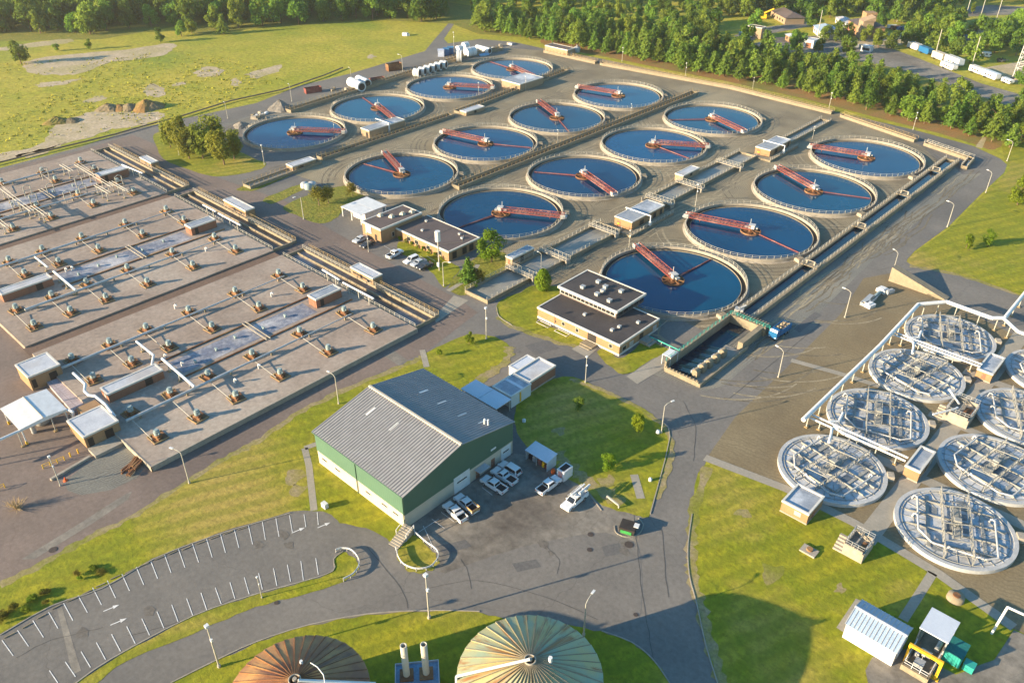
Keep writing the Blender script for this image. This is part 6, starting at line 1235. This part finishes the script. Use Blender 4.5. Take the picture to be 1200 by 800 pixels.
for i, (px, r, h) in enumerate([((127,128),5,2.6),((140,127),5,1.8),((152,127),5,2.2),((172,126),7,3.6),((180,127),4,2.4),((66,143),5,2.4),((83,142),4,1.4)]): heap('earth_mound', 'brown earth mound in bare meadow, %s' % ['second-left lump of the long pile','third lump of the long pile','fourth lump of the long pile','tall lump at right end of the long pile','small lump at the very right','left-hand separate mound','low separate mound right of the left-hand one'][i], px, r, h, 'needles' if i % 2 else 'earth', seed=20+i, cat='mound')
rng = random.Random(9)
for i in range(26):
    px, py = (303+rng.uniform(-9,9), 137+rng.uniform(-4,4)) if i < 14 else rng.choice([(572,60),(582,57),(590,55),(600,52),(395,106),(405,105)]); px += rng.uniform(-5,5); py += rng.uniform(-1.5,1.5)
    x, y = G(px,py); s_ = rng.uniform(.8,1.7); o = MB(); o.cbox((x,y,s_*.4),(s_*1.6,s_,s_*.8),rng.uniform(0,3),0,.85); tag(o.build('rubble_block', M[rng.choice(['conc_pale','conc','white'])]), ('pale rubble block in the heap at the left end of the storage strip' if i < 14 else 'pale loose block dumped along the storage strip edge'), 'block', 'rubble blocks, left heap' if i < 14 else 'loose blocks along the storage strip')
x, y = G(570,63); o = MB(); o.poly(GP([(558,64),(566,61),(575,62),(573,65),(563,67)]), .5); tag(MB().prism(GP([(558,63),(566,60.5),(575,61.5),(573,65),(563,66.5)]),0,.6).build('blue_tarpaulin', mat('pale_blue_tarp',(.25,.45,.6),(.2,.38,.52))), 'pale blue tarpaulin bundle on the far storage strip', 'tarpaulin')
x, y = G(475,42); o = MB(); o.cbox((x,y,.8),(3,2,1.6),.4); o.cbox((x+1.2,y+.6,.5),(2.4,1.5,1.0),.9); tag(o.build('white_box', M['white']), 'small white box standing alone in the far meadow', 'box')
for i, (px, py, c) in enumerate([(357.5,219.5,'steel'),(362,221,'motor'),(366,219,'steel')]): x, y = G(px,py); o = MB(); o.lathe([(1.5,0),(1.5,1.2),(1.2,1.7),(0,1.8)],14,(x,y)); tag(o.build('round_tank', M[c]), 'low round grey tank in the shrubs left of the carport, %s of three' % ORD[i], 'tank')
# old fence rail along the left verge
fr = [(-40,200),(0,190),(40,180),(90,168),(135,157),(170,147),(215,135),(270,118),(330,105),(380,88),(402,79)]
t = thing('verge_rail', 'long low dark timber rail along the meadow side of the left road', 'rail', (*G(135,157),0)); b = MB()
P_ = [Vector(g(*p, .75)) for p in fr]
for a, c in zip(P_, P_[1:]): b.cbox(((a.x+c.x)/2,(a.y+c.y)/2,.7),((c-a).length,.3,.5),math.atan2(c.y-a.y,c.x-a.x))
b.build('rail_beam', mat('old_timber',(.17,.13,.10),(.12,.09,.07),.6)); o = COL.objects['rail_beam']; o.parent = t; o.matrix_parent_inverse = Matrix.Translation(-t.location)
# curved white guard rails round the two lawn islands
for lab, pts in [('curved white guard rail round the end of the car park median',[(394,647),(402,645),(412,647),(420,656),(421,665),(414,675),(403,681)]),('U-shaped white guard rail round the island lawn in front of the green hall',[(464,644),(467,655),(474,664),(488,669),(503,667),(511,660),(514,652),(510,645),(500,638),(486,626)])]:
    t = thing('guard_rail', lab, 'guard rail', (*G(*pts[0]),0)); p = smooth(GP(pts), 4, False); b = MB()
    for a, c in zip(p, p[1:]): b.cbox(((a[0]+c[0])/2,(a[1]+c[1])/2,.72),(math.hypot(c[0]-a[0],c[1]-a[1])+.03,.1,.34),math.atan2(c[1]-a[1],c[0]-a[0]))
    b.build('rail_beam', M['white'], t)
    b = MB()
    for q in p[::3]: b.box(q[0]-.07,q[0]+.07,q[1]-.07,q[1]+.07,0,.8)
    b.build('post', M['steel'], t)
t = thing('garden_steps', 'pale railed steps at the front corner of the green hall', 'steps', (*G(470,632),0)); a, c = Vector(G(461,640)), Vector(G(480,622)); d = (c-a).normalized(); b = MB(); n = 9
for i in range(n): q = a+(c-a)*(i+.5)/n; b.cbox((q.x,q.y,.06+.08*i),((c-a).length/n,2.2,.12+.16*i),math.atan2(d.y,d.x))
b.build('steps', M['walk'], t); nn = Vector((-d.y,d.x))*1.15; b = MB()
for s in (-1,1):
    p_, q_ = a+(c-a)*.5+nn*s, c+nn*s; b.bar((p_.x,p_.y,1.6),(q_.x,q_.y,2.2),.09); b.bar((p_.x,p_.y,0),(p_.x,p_.y,1.6),.09); b.bar((q_.x,q_.y,0),(q_.x,q_.y,2.2),.09)
b.build('handrail', M['white'], t)
x, y = G(381,594); o = MB(); o.box(x-.6,x+.6,y-.4,y+.4,0,1.1); o.box(x-.3,x+.3,y-.45,y-.4,.5,.9); tag(o.build('utility_box', M['white']), 'small white utility box on the lawn in front of the green hall', 'box')
o = MB(); a, c = Vector(G(711,584)), Vector(G(725,595)); o.bar((a.x,a.y,.7),(c.x,c.y,.7),.3); o.bar((a.x,a.y,0),(a.x,a.y,.7),.2); o.bar((c.x,c.y,0),(c.x,c.y,.7),.2); tag(o.build('pipe_bar', M['rail']), 'short pale pipe bar on the lawn behind the kerbed skip island', 'bar')
for lab, px, s in [('white low marker stub on the lawn by the concrete strip',(762,563),.35),('white marker stub at the corner lamp of the shaded lawn',(771,507),.45),('white marker stub at the far end of the green hall yard',(614,494),.4)]:
    x, y = G(*px); tag(MB().lathe([(s,0),(s,.6),(0,.8)],10,(x,y)).build('marker_stub', M['white']), lab, 'marker')
# lattice mast at upper right
x, y = G(1194,92); t = thing('lattice_mast', 'tall grey lattice mast at the right photo edge', 'mast', (x,y,0)); b = MB(); H_ = 34
for sx in (-1,1):
    for sy in (-1,1): b.bar((x+sx*2.4,y+sy*2.4,0),(x+sx*1.2,y+sy*1.2,H_),.3)
for k in range(14):
    z0, z1 = k*H_/14, (k+1)*H_/14; r0, r1 = 2.4-1.2*k/14, 2.4-1.2*(k+1)/14
    for (ax, ay), (cx, cy) in (((-1,-1),(1,-1)),((1,-1),(1,1)),((1,1),(-1,1)),((-1,1),(-1,-1))): b.bar((x+ax*r0,y+ay*r0,z0),(x+cx*r1,y+cy*r1,z1),.18); b.bar((x+ax*r1,y+ay*r1,z1),(x+cx*r1,y+cy*r1,z1),.18)
b.build('lattice', M['steel'], t); MB().box(x-3,x+3,y-3,y+3,0,.5).build('base_slab', M['conc'], t)
# far houses
def house(label, px, L_, W_, h, a, wall='brick_pale', roofm='roof_brown', hip=2.5):
    x, y = G(*px); t = thing('far_house', label, 'house', (x,y,0), None, R(a)); b = MB(); b.box(-L_/2,L_/2,-W_/2,W_/2,0,h); inst('wall', b.mesh('wall', M[wall]), t)
    b = MB(); e = .6; b.add([(-L_/2-e,-W_/2-e,h),(L_/2+e,-W_/2-e,h),(L_/2+e,W_/2+e,h),(-L_/2-e,W_/2+e,h),(-L_/2+W_/3,0,h+hip),(L_/2-W_/3,0,h+hip)], [(0,1,5,4),(1,2,5),(2,3,4,5),(3,0,4),(3,2,1,0)]); inst('roof', b.mesh('roof', M[roofm]), t)
    for i in range(max(2,int(L_/4))): b = MB(); b.box(-L_/2+1.5+i*4,-L_/2+3+i*4,-W_/2-.05,-W_/2-.01,.9,2.2); inst('window', b.mesh('window', M['glass']), t)
    return t
house('low brown-roofed house among far trees, behind the flat pinkish building', (922,24), 22, 12, 3.6, -40); 
t = house('big brown house with square chimney tower beyond the pines', (1013,41), 20, 13, 6, -45, 'brick', 'roof_brown', 2.2); b = MB(); b.box(-2,4,-3,3,0,12.5); inst('tower', b.mesh('tower', M['brick']), t); b = MB(); b.box(5,11,-7,-1,0,9.5); b.add([(4.6,-7.4,9.5),(11.4,-7.4,9.5),(11.4,-.6,12),(4.6,-.6,12),(11.4,-.6,9.5),(4.6,-.6,9.5)],[(0,1,2,3),(1,4,2),(0,3,5),(3,2,4,5)]); inst('wing', b.mesh('wing', M['brick_pale']), t)
b = MB(); b.add([(-9,-9,.2),(2,-9,.2),(2,-6.6,3.2),(-9,-6.6,3.2)], [(0,1,2,3)]); inst('awning', b.mesh('awning', mat('salmon_awning',(.5,.2,.13))), t)
flat('far_building', 'flat-roofed pinkish brick building beyond the pines, upper right', 'building', rb((877,30),(893,33),(896,31),6), 6, 0, 'brick_pale', 'roof_brown', [('S',.5,1,2,2,'hole')])
flat('far_building', 'white low kiosk in front of the brown chimney house', 'building', rb((1010,53),(1021,55),(1022,53),3), 3, 0, 'white_wall', 'white_roof', [('S',.3,.8,2,1.2,'hole'),('S',.7,.8,2,1.2,'hole')])
flat('far_building', 'white cube garage with red front beyond the pines', 'building', rb((946,45),(954,48),(958,45),4), 4, 0, 'white_wall', 'roof_pale', [('S',.5,0,3,2.6,'door')])
house('pale blue metal-roofed house half hidden behind round trees, upper right', (968,42), 18, 10, 3.5, -50, 'white_wall', 'blue_roof', 2); house('long low white shed at the far edge of the woods, upper right', (990,30), 16, 6, 3, -45, 'white_wall', 'roof_pale', 1)
for lab, px, m in [('small rust-orange hut beside the far road, left of the white garage',(926,48),'brick'),('small blue and white box hut next to the rust-orange hut',(938,48),'white_wall')]: house(lab, px, 5, 4, 3, -40, m, 'roof_pale', .8)
o = MB(); x, y = G(892,22); o.cbox((x,y,1.6),(6,3,2.4),.5); o.tube((x,y,2.5),(x+6,y+3,6),.5); tag(o.build('excavator', M['yellow']), 'yellow excavator with raised arm near the far pinkish building', 'excavator')
for i, (b_, tp) in enumerate([((1149,20),(1154,0)),((1168,22),(1171,1)),((958,43),(962,34)),((1095,68),(1098,52)),((1139,77),(1143,62)),((1130,26),(1132,12)),((1051,26),(1051,10))]):
    x, y = G(*b_); tag(MB().tube((x,y,0),(x,y,14),.22,6).build('utility_pole', M['rail']), ['pale utility pole left of the far junction, upper right','pale utility pole right of the far junction, upper right','utility pole by the white far garage','utility pole beside the beige trailer','utility pole among trees behind the motorhome','short utility pole at the far grass verge','utility pole beside the coloured vans'][i], 'utility pole')

# ------------------------------------------------------------------ trees
def leafmat(name, c1, c2, tint=.28, hue=.02):
    m = rand_tint(mat(name, c1, c2, .55, .75, fine=2.5, fine_amt=.3, spec=.15), tint, hue); n, L, b = nodes(m)
    try:
        src = b.inputs['Base Color'].links[0].from_socket; tr = n.new('ShaderNodeBsdfTranslucent'); L.new(src, tr.inputs['Color']); ms = n.new('ShaderNodeMixShader'); ms.inputs[0].default_value = .5
        L.new(b.outputs[0], ms.inputs[1]); L.new(tr.outputs[0], ms.inputs[2]); L.new(ms.outputs[0], n['Material Output'].inputs['Surface'])
    except Exception: pass
    return m
M['pine_leaf'] = leafmat('pine_needles', (.19,.27,.035), (.13,.21,.03)); M['broad_leaf'] = leafmat('broad_leaves', (.19,.27,.03), (.13,.20,.025), .35, .03)
M['bright_leaf'] = leafmat('bright_leaves', (.19,.25,.015), (.13,.20,.014), .15); M['clump_leaf'] = leafmat('yellow_olive_needles', (.24,.25,.03), (.16,.19,.025), .12); M['olive_leaf'] = leafmat('olive_leaves', (.18,.16,.022), (.12,.12,.018), .2)
def leaf(b, c, s, rg, up=.4, m=0, out=None):
    n = (Vector((rg.gauss(0,1), rg.gauss(0,1), rg.gauss(up,1))) if out is None else Vector((rg.gauss(out[0],.5), rg.gauss(out[1],.5), rg.gauss(out[2]+.25,.5)))).normalized(); a = n.orthogonal().normalized(); a.rotate(__import__('mathutils').Quaternion(n, rg.uniform(0,6.28))); d = n.cross(a)
    w_, l_ = s*rg.uniform(.6,1.1), s*rg.uniform(.8,1.4); c = Vector(c)
    b.add([c-a*w_*.5-d*l_*.3, c+a*w_*.5-d*l_*.35, c+a*w_*.25+d*l_*.5, c-a*w_*.35+d*l_*.45], [(0,1,2,3)], m)
def pine_mesh(seed, h=15.0, r=4.2, s=.85):
    rg = random.Random(seed); b = MB(); z = h*.16
    while z < h*.99:
        u = (z-h*.16)/(h*.84); rr = r*(1-u)**.6*rg.uniform(.7,1.2)+.25; nb = max(4, int(9*(1-u)+3)); a0 = rg.uniform(0,6.28)
        for i in range(nb):
            a = a0+6.283*i/nb+rg.uniform(-.35,.35); L_ = rr*rg.uniform(.6,1.12); k = max(4, int(L_*4.6))
            for j in range(k):
                t = (j+.6)/k; c = (L_*t*math.cos(a)+rg.gauss(0,.28), L_*t*math.sin(a)+rg.gauss(0,.28), z+L_*.22*t+rg.gauss(0,.22)-.25*L_*t*t)
                leaf(b, c, s*rg.uniform(.7,1.2), rg, 1.2, out=(math.cos(a),math.sin(a),.35))
                if t > .5: leaf(b, (c[0]+rg.gauss(0,.35),c[1]+rg.gauss(0,.35),c[2]+rg.gauss(0,.2)), s*.8, rg, 1.2, out=(math.cos(a),math.sin(a),.35))
        z += h*.052*rg.uniform(.8,1.2)
    return b.mesh('crown', M['pine_leaf'])
def trunk_mesh(h, r, name='trunk', limbs=5, seed=0):
    rg = random.Random(seed); b = MB(); b.tube((0,0,-.1),(0,0,h*.55),r,8,r*.6); b.tube((0,0,h*.55),(.1,.1,h),r*.6,6,r*.15)
    for i in range(limbs):
        a = rg.uniform(0,6.28); z = h*rg.uniform(.35,.7); L_ = h*rg.uniform(.18,.3); b.tube((0,0,z),(L_*math.cos(a),L_*math.sin(a),z+L_*.7),r*.35,5,r*.1)
    return b.mesh(name, M['trunk'])
def broad_mesh(seed, h=14.0, r=5.0, s=1.0, m='broad_leaf', blobs=13, per=85, low=.3):
    rg = random.Random(seed); b = MB()
    for q in range(blobs):
        a = rg.uniform(0,6.28); v = rg.uniform(0,1); zc = h*(low+.08+(.88-low-.08)*v); rm = r*math.sin(math.pi*min(.95,.22+.62*v))**.8; ro = rm*rg.uniform(.25,.75); br = r*rg.uniform(.3,.5)
        c0 = Vector((ro*math.cos(a), ro*math.sin(a), zc))
        for j in range(per):
            d = Vector((rg.gauss(0,1),rg.gauss(0,1),rg.gauss(.15,1))).normalized(); p = c0+d*br*(rg.uniform(.55,1.12)); p.z = max(p.z, h*low*.6); leaf(b, p, s*rg.uniform(.6,1.1), rg, .5, out=d)
    return b.mesh('crown', M[m])
PV = [(pine_mesh(i, 13.5+i, 4.6+.3*i, .78), trunk_mesh(13+i,.32,seed=i)) for i in range(4)]
BV = [(broad_mesh(10+i, 14+i*.8, 5.6+.2*(i%3), 1.0, low=.1, per=140), trunk_mesh(9,.35,seed=i)) for i in range(5)]
def tree(name, label, x, y, var, sc, rz, group=None, cat='tree', zs=None):
    t = thing(name, label, cat, (x,y,0), group, rz); t.scale = (sc,sc,(zs or sc)); inst('trunk', var[1], t); inst('crown', var[0], t); return t
def inside(p, poly):
    c = False; n = len(poly)
    for i in range(n):
        a, b = poly[i], poly[i-1]
        if (a[1] > p[1]) != (b[1] > p[1]) and p[0] < (b[0]-a[0])*(p[1]-a[1])/(b[1]-a[1])+a[0]: c = not c
    return c
def scatter(poly_px, dist, seed, avoid=()):
    rg = random.Random(seed); poly = GP(poly_px); xs, ys = [p[0] for p in poly], [p[1] for p in poly]; out = []; grid = {}
    for _ in range(40000):
        p = (rg.uniform(min(xs),max(xs)), rg.uniform(min(ys),max(ys)))
        if not inside(p, poly): continue
        k = (int(p[0]//dist), int(p[1]//dist)); ok = True
        for i in (-1,0,1):
            for j in (-1,0,1):
                for q in grid.get((k[0]+i,k[1]+j), ()):
                    if (q[0]-p[0])**2+(q[1]-p[1])**2 < dist*dist: ok = False
        if ok: grid.setdefault(k, []).append(p); out.append(p)
    return out
rg = random.Random(21)
row = scatter([(556,37),(600,44),(640,49),(675,57),(700,62),(760,73),(800,83),(900,102),(970,119),(1000,127),(1080,146),(1136,160),(1150,164),(1200,178),(1230,182),(1230,150),(1200,142),(1150,133),(1100,122),(1050,108),(1000,94),(940,80),(880,72),(820,62),(760,50),(700,40),(640,33),(560,28)], 6.3, 4)
print('pines', len(row))
for i, (x, y) in enumerate(row[:300]):
    tree('belt_tree', 'tall green tree in the dense belt behind the back road of the clarifiers', x, y, (PV[rg.randrange(4)] if rg.random() < .82 else BV[rg.randrange(5)]), rg.choice((.62,.75,.85,.92,1.0,1.08))*rg.uniform(.93,1.07)*(.84 if x > -190 else 1.0), rg.uniform(0,6.28), 'trees of the belt behind the back road')
wood = scatter([(-60,42),(0,40),(60,40),(110,40),(160,34),(215,29),(240,36),(300,32),(380,27),(450,22),(500,26),(526,22),(526,8),(500,2),(380,-4),(240,-4),(100,4),(-60,10)], 10.0, 5)
print('wood', len(wood))
for i, (x, y) in enumerate(wood[:300]):
    tree('broadleaf_tree', 'broad green tree of the wood edge beyond the meadow, upper left', x, y, BV[i % 5], rg.uniform(.8,1.35), rg.uniform(0,6.28), 'trees of the wood beyond the meadow')
scr = scatter([(560,24),(640,26),(700,32),(760,40),(820,46),(845,30),(850,10),(760,8),(640,8),(548,10)], 11.5, 6); print('scr', len(scr))
for i, (x, y) in enumerate(scr):
    tree('scrub_tree', 'rounded scrub tree in the overgrown land between pine belt and far wood', x, y, BV[(i+2) % 5], rg.uniform(.4,.85), rg.uniform(0,6.28), 'scrub trees behind the pine belt')
far = scatter([(850,20),(905,20),(960,20),(1000,24),(1040,20),(1080,22),(1120,14),(1120,2),(1000,2),(850,2)], 10.5, 8); print('far', len(far))
for i, (x, y) in enumerate(far):
    tree('estate_tree', 'large dark green tree of the far wood behind the estate houses', x, y, BV[(i+1) % 5], rg.uniform(.8,1.3), rg.uniform(0,6.28), 'trees of the far wood behind the estate')
# what lies beyond reads as one mass of wood
b = MB(); far_ = scatter([(-80,12),(100,6),(240,-2),(380,-2),(520,4),(640,8),(850,4),(1120,3),(1260,3),(1260,-12),(640,-20),(-80,-20)], 11.5, 9); print('mass', len(far_))
q = random.Random(12)
for x, y in far_:
    h = q.uniform(11,18); r_ = q.uniform(4.5,6.5)
    for j in range(240):
        d = Vector((q.gauss(0,1),q.gauss(0,1),q.gauss(.3,1))).normalized(); leaf(b, (x+d.x*r_*q.uniform(.6,1.1), y+d.y*r_*q.uniform(.6,1.1), max(.5, h*.6+d.z*h*.42*q.uniform(.7,1.1))), 1.7*q.uniform(.7,1.2), q, .5, out=d)
tag(b.build('far_wood', M['broad_leaf']), 'mass of dark green wood filling the top of the photo', 'wood', None, 'stuff')
singles = [ # px base, variant list, scale, label
 ((25,75),'B',.85,'yellow-green lone tree at the left meadow edge, by the bare sand'),((67,60),'B',.3,'small round shrub tree between sand patch and wood, left'),((105,58),'B',.35,'low shrub at the upper side of the bare sand'),((188,50),'B',.5,'dark round bush at the right tip of the bare sand patch'),
 ((213,43),'B',.6,'bright bush cluster at the wood edge left of the long meadow, first'),((225,40),'B',.6,'bright bush cluster at the wood edge left of the long meadow, second'),((110,40),'L',.75,'bright yellow-green tree standing out before the dark wood, left'),((184,30),'L',.7,'narrow bright tree against the dark wood, centre left'),
 ((262,40),'P',.8,'pointed tree at the wood edge above the meadow, upper left'),
 ((883,36),'B',.8,'tree between flat pinkish building and far house'),((953,34),'B',1.1,'tall loose tree standing between far road loops'),((966,48),'B',.65,'round tree in front of blue-roofed far house, left one'),((980,49),'B',.7,'round tree in front of blue-roofed far house, middle one'),((993,47),'B',.6,'round tree left of the brown chimney house'),((1013,49),'B',.6,'round tree in front of the brown chimney house'),((1029,56),'B',.75,'round tree right of the white kiosk, first'),((1044,58),'B',.75,'round tree right of the white kiosk, second'),
 ((1067,48),'B',.7,'round bush behind the white lorry, left'),((1075,51),'B',.75,'round bush behind the white lorry, right'),((1048,26),'P',.9,'dark conical conifer by the coloured vans, left'),((1058,27),'P',.85,'dark conical conifer by the coloured vans, right'),
 ((1080,45),'B',1.0,'large tree at upper right between vans and blue road'),((1094,63),'B',1.0,'leaning olive tree behind the beige trailer'),((1106,48),'B',.9,'round tree at the edge of the far blue-grey road'),((1116,52),'B',.8,'second round tree at the edge of the far blue-grey road'),((1090,36),'L',1.0,'bright tall tree in the middle of the far estate'),
 ((1118,70),'B',.85,'leafy tree behind the white box trailer, left'),((1136,74),'B',.95,'leafy tree behind the white box trailer, right'),((1139,17),'L',.5,'small bright tree on the far road verge'),
 ((1165,62),'B',1.05,'big spreading tree left of the lattice mast, front'),((1175,50),'B',1.1,'big spreading tree left of the lattice mast, middle'),((1188,42),'B',1.1,'big spreading tree left of the lattice mast, back'),((1200,56),'B',1.1,'big tree behind the lattice mast at the photo edge'),((1155,55),'B',.9,'wide tree by the far white van'),((1196,100),'B',.6,'dark bush at the foot of the lattice mast'),((1127,30),'B',.55,'bush cluster on the far verge, left'),((1121,26),'B',.6,'bush cluster on the far verge, right'),
 ((212,176),'R',1.0,'olive green tree in the clump by the left road, tallest left'),((222,186),'R',.85,'olive green tree in the clump by the left road, front left'),((238,186),'R',.95,'olive green tree in the clump by the left road, middle'),((252,177),'R',1.0,'olive green tree in the clump by the left road, back right'),((263,193),'R',1.0,'olive green tree in the clump by the left road, front right'),((200,173),'R',.75,'olive green tree in the clump by the left road, leftmost low one'),((275,187),'R',.8,'olive green tree in the clump by the left road, rightmost'),
 ((374,241),'O',.55,'olive shrub tree left of the carport, bigger one'),((385,238),'O',.5,'olive shrub tree left of the carport, behind'),((413,230),'O',.42,'yellowish shrub tree at the back of the carport'),
 ((576,307),'G',.82,'bright green broad tree right of the operations house'),((549,334),'P',.62,'dark conical conifer on the lawn below the broad green tree'),((560,333),'O',.4,'yellow-green shrub beside the dark conifer'),((636,340),'S',.52,'bright green egg-shaped tree left of the admin house'),
 ((678,480),'D',.26,'small dark round shrub in the shaded lawn'),((748,506),'G',.36,'bright leafy shrub in the shaded lawn, near the road lamp'),((712,550),'G',.34,'bright leafy shrub in the shaded lawn, near the concrete strip'),
 ((1132,291),'G',.35,'small tree on the right lawn, left of two'),((1157,289),'G',.42,'small tree on the right lawn, casting a long shadow'),((1135,293),'G',.18,'tiny shrub on the right lawn beside the small left tree'),((1192,240),'G',.75,'bright tree at the right photo edge of the lawn'),((1204,232),'G',.8,'bright tree just cut by the right photo edge of the lawn'),
 ((550,403),'G',.26,'small bright bush at the top of the grass triangle behind the hall'),((515,418),'G',.16,'tiny bush in the grass triangle behind the hall')]
GV = [(broad_mesh(40, 13, 5.2, .75, 'bright_leaf', 16, 130, .22), trunk_mesh(8,.3,seed=9)), (broad_mesh(41, 13, 5.0, .7, 'bright_leaf', 15, 120, .15), trunk_mesh(8,.3,seed=8))]
OV = (broad_mesh(43, 12, 5.5, .75, 'olive_leaf', 14, 90, .2), trunk_mesh(8,.3,seed=7)); LV = (broad_mesh(44, 16, 3.6, .9, 'bright_leaf', 12, 80, .15), trunk_mesh(9,.3,seed=6))
rgS = random.Random(50); bS = MB()
for j in range(1900):
    v = rgS.uniform(0,1); rr = 4.3*math.sin(math.pi*(.12+.8*v))**.7*(1 if v < .5 else (1.25-.5*v)); a = rgS.uniform(0,6.28); k = rgS.uniform(.75,1.06); leaf(bS, (rr*k*math.cos(a), rr*k*math.sin(a), .6+11.5*v+rgS.uniform(-.3,.3)), .75, rgS, .6, out=(math.cos(a),math.sin(a),.3))
SV = (bS.mesh('crown', M['bright_leaf']), trunk_mesh(6,.3,seed=5)); DV = (broad_mesh(45, 12, 5.5, .9, 'pine_leaf', 14, 80, .1), trunk_mesh(8,.3,seed=4))
RV = [(broad_mesh(70+i, 14.5, 5.2, .75, 'clump_leaf', 20, 130, .12), trunk_mesh(9,.3,seed=70+i)) for i in range(2)]
OP = [(pine_mesh(60+i, 15, 5.4, .75), trunk_mesh(13,.3,seed=60+i)) for i in range(2)]
for v in OP: v[0].materials.clear(); v[0].materials.append(M['olive_leaf'])
for i, (px, k, sc, lab) in enumerate(singles):
    x, y = G(*px); v = {'B':BV[i % 5],'P':(OP[i % 2] if 'olive' in lab else PV[i % 4]),'G':GV[i % 2],'O':OV,'L':LV,'S':SV,'D':DV,'R':RV[i % 2]}[k]
    small = sc < .45; tree('shrub' if small else ('conifer' if k == 'P' else 'leafy_tree'), lab, x, y, v, sc, i*1.3, None, 'shrub' if small else 'tree')
# hedge of scrub along the upper car park bank
for i in range(16):
    px = rg.uniform(-5,120); x, y = G(px, 738-px*.56+rg.uniform(-16,3)); tree('bank_shrub', 'low scruffy shrub on the grass bank above the car park', x, y, OV if i % 3 else GV[0], rg.uniform(.09,.2), i, 'shrubs on the car park bank', 'shrub', rg.uniform(.05,.1))
for i in range(8):
    x, y = -178+i*2.6, 142.0; tree('wall_shrub', 'low shrub against the front wall of the operations house wing', x, y, GV[i % 2], rg.uniform(.09,.13), i, 'shrubs along the operations house', 'shrub')
# dry bush at the left edge
x, y = G(20,596); b = MB(); q = random.Random(2)
for i in range(40):
    a = q.uniform(0,6.28); e = q.uniform(.3,1.4); L_ = q.uniform(1.5,3.0); p = Vector((L_*math.cos(a)*math.cos(e), L_*math.sin(a)*math.cos(e), L_*math.sin(e))); b.tube((x,y,0),(x+p.x,y+p.y,p.z),.07,4,.02); b.tube((x+p.x*.6,y+p.y*.6,p.z*.6),(x+p.x*.9+q.uniform(-.5,.5),y+p.y*.9+q.uniform(-.5,.5),p.z+.3),.04,4,.015)
tag(b.build('dry_bush', mat('dry_twigs',(.42,.30,.15),(.34,.24,.12))), 'dry tan leafless bush on the brown road at the left photo edge', 'shrub')

# knee-high weeds and tufts over the open meadow and the rough banks: one uncountable mass
b = MB(); q = random.Random(77); cnt = 0
zones = [(GP([(-20,188),(90,166),(170,145),(270,116),(330,95),(300,75),(215,60),(110,68),(-20,75)]), 1300)]
for poly, n in zones:
    xs, ys = [p[0] for p in poly], [p[1] for p in poly]; k = 0
    while k < n:
        x, y = q.uniform(min(xs),max(xs)), q.uniform(min(ys),max(ys))
        if not inside((x,y), poly): continue
        k += 1; cl = math.sin(x*.05+1.3)+math.sin(y*.043)+.8*math.sin((x+y)*.09)
        if cl < -.2 and q.random() < .75: continue
        for j in range(3): leaf(b, (x+q.gauss(0,.6), y+q.gauss(0,.6), q.uniform(.08,.3)), q.uniform(.35,.8), q, 1.5)
M['weed'] = mat('meadow_weeds', (.24,.25,.018), (.33,.28,.03), .12, .9, fine=1.0, fine_amt=.4, spec=.1)
tag(b.build('meadow_weeds', M['weed']), 'rough weeds and grass tufts over the open meadow', 'weeds', None, 'stuff')

# scattered trees standing among the estate roads
for i in range(40):
    px, py = rg.choice([(rg.uniform(840,1000),rg.uniform(58,70)),(rg.uniform(1060,1125),rg.uniform(44,60)),(rg.uniform(1020,1120),rg.uniform(14,34)),(rg.uniform(1130,1215),rg.uniform(40,70)),(rg.uniform(760,850),rg.uniform(30,52))])
    x, y = G(px, py); tree('estate_tree', 'green tree standing among the roads and houses of the far estate', x, y, BV[i % 5], rg.uniform(.5,.95), rg.uniform(0,6.28), 'trees among the estate roads')
# warm evening air: pale even haze from below the ground to just above the camera
hb = MB(); hb.box(-1520,620,-320,1720,-1.3,HC+2.5); hz = hb.build('haze', None or bpy.data.materials.new('haze_air')); hm = hz.data.materials[0]; hm.use_nodes = True; hn = hm.node_tree.nodes; hl = hm.node_tree.links
hn.remove(hn['Principled BSDF']); pv = hn.new('ShaderNodeVolumePrincipled'); pv.inputs['Density'].default_value = HAZE; pv.inputs['Anisotropy'].default_value = .72; pv.inputs['Color'].default_value = (1,.90,.84,1)
hl.new(pv.outputs[0], hn['Material Output'].inputs['Volume']); tag(hz, kind='stuff')
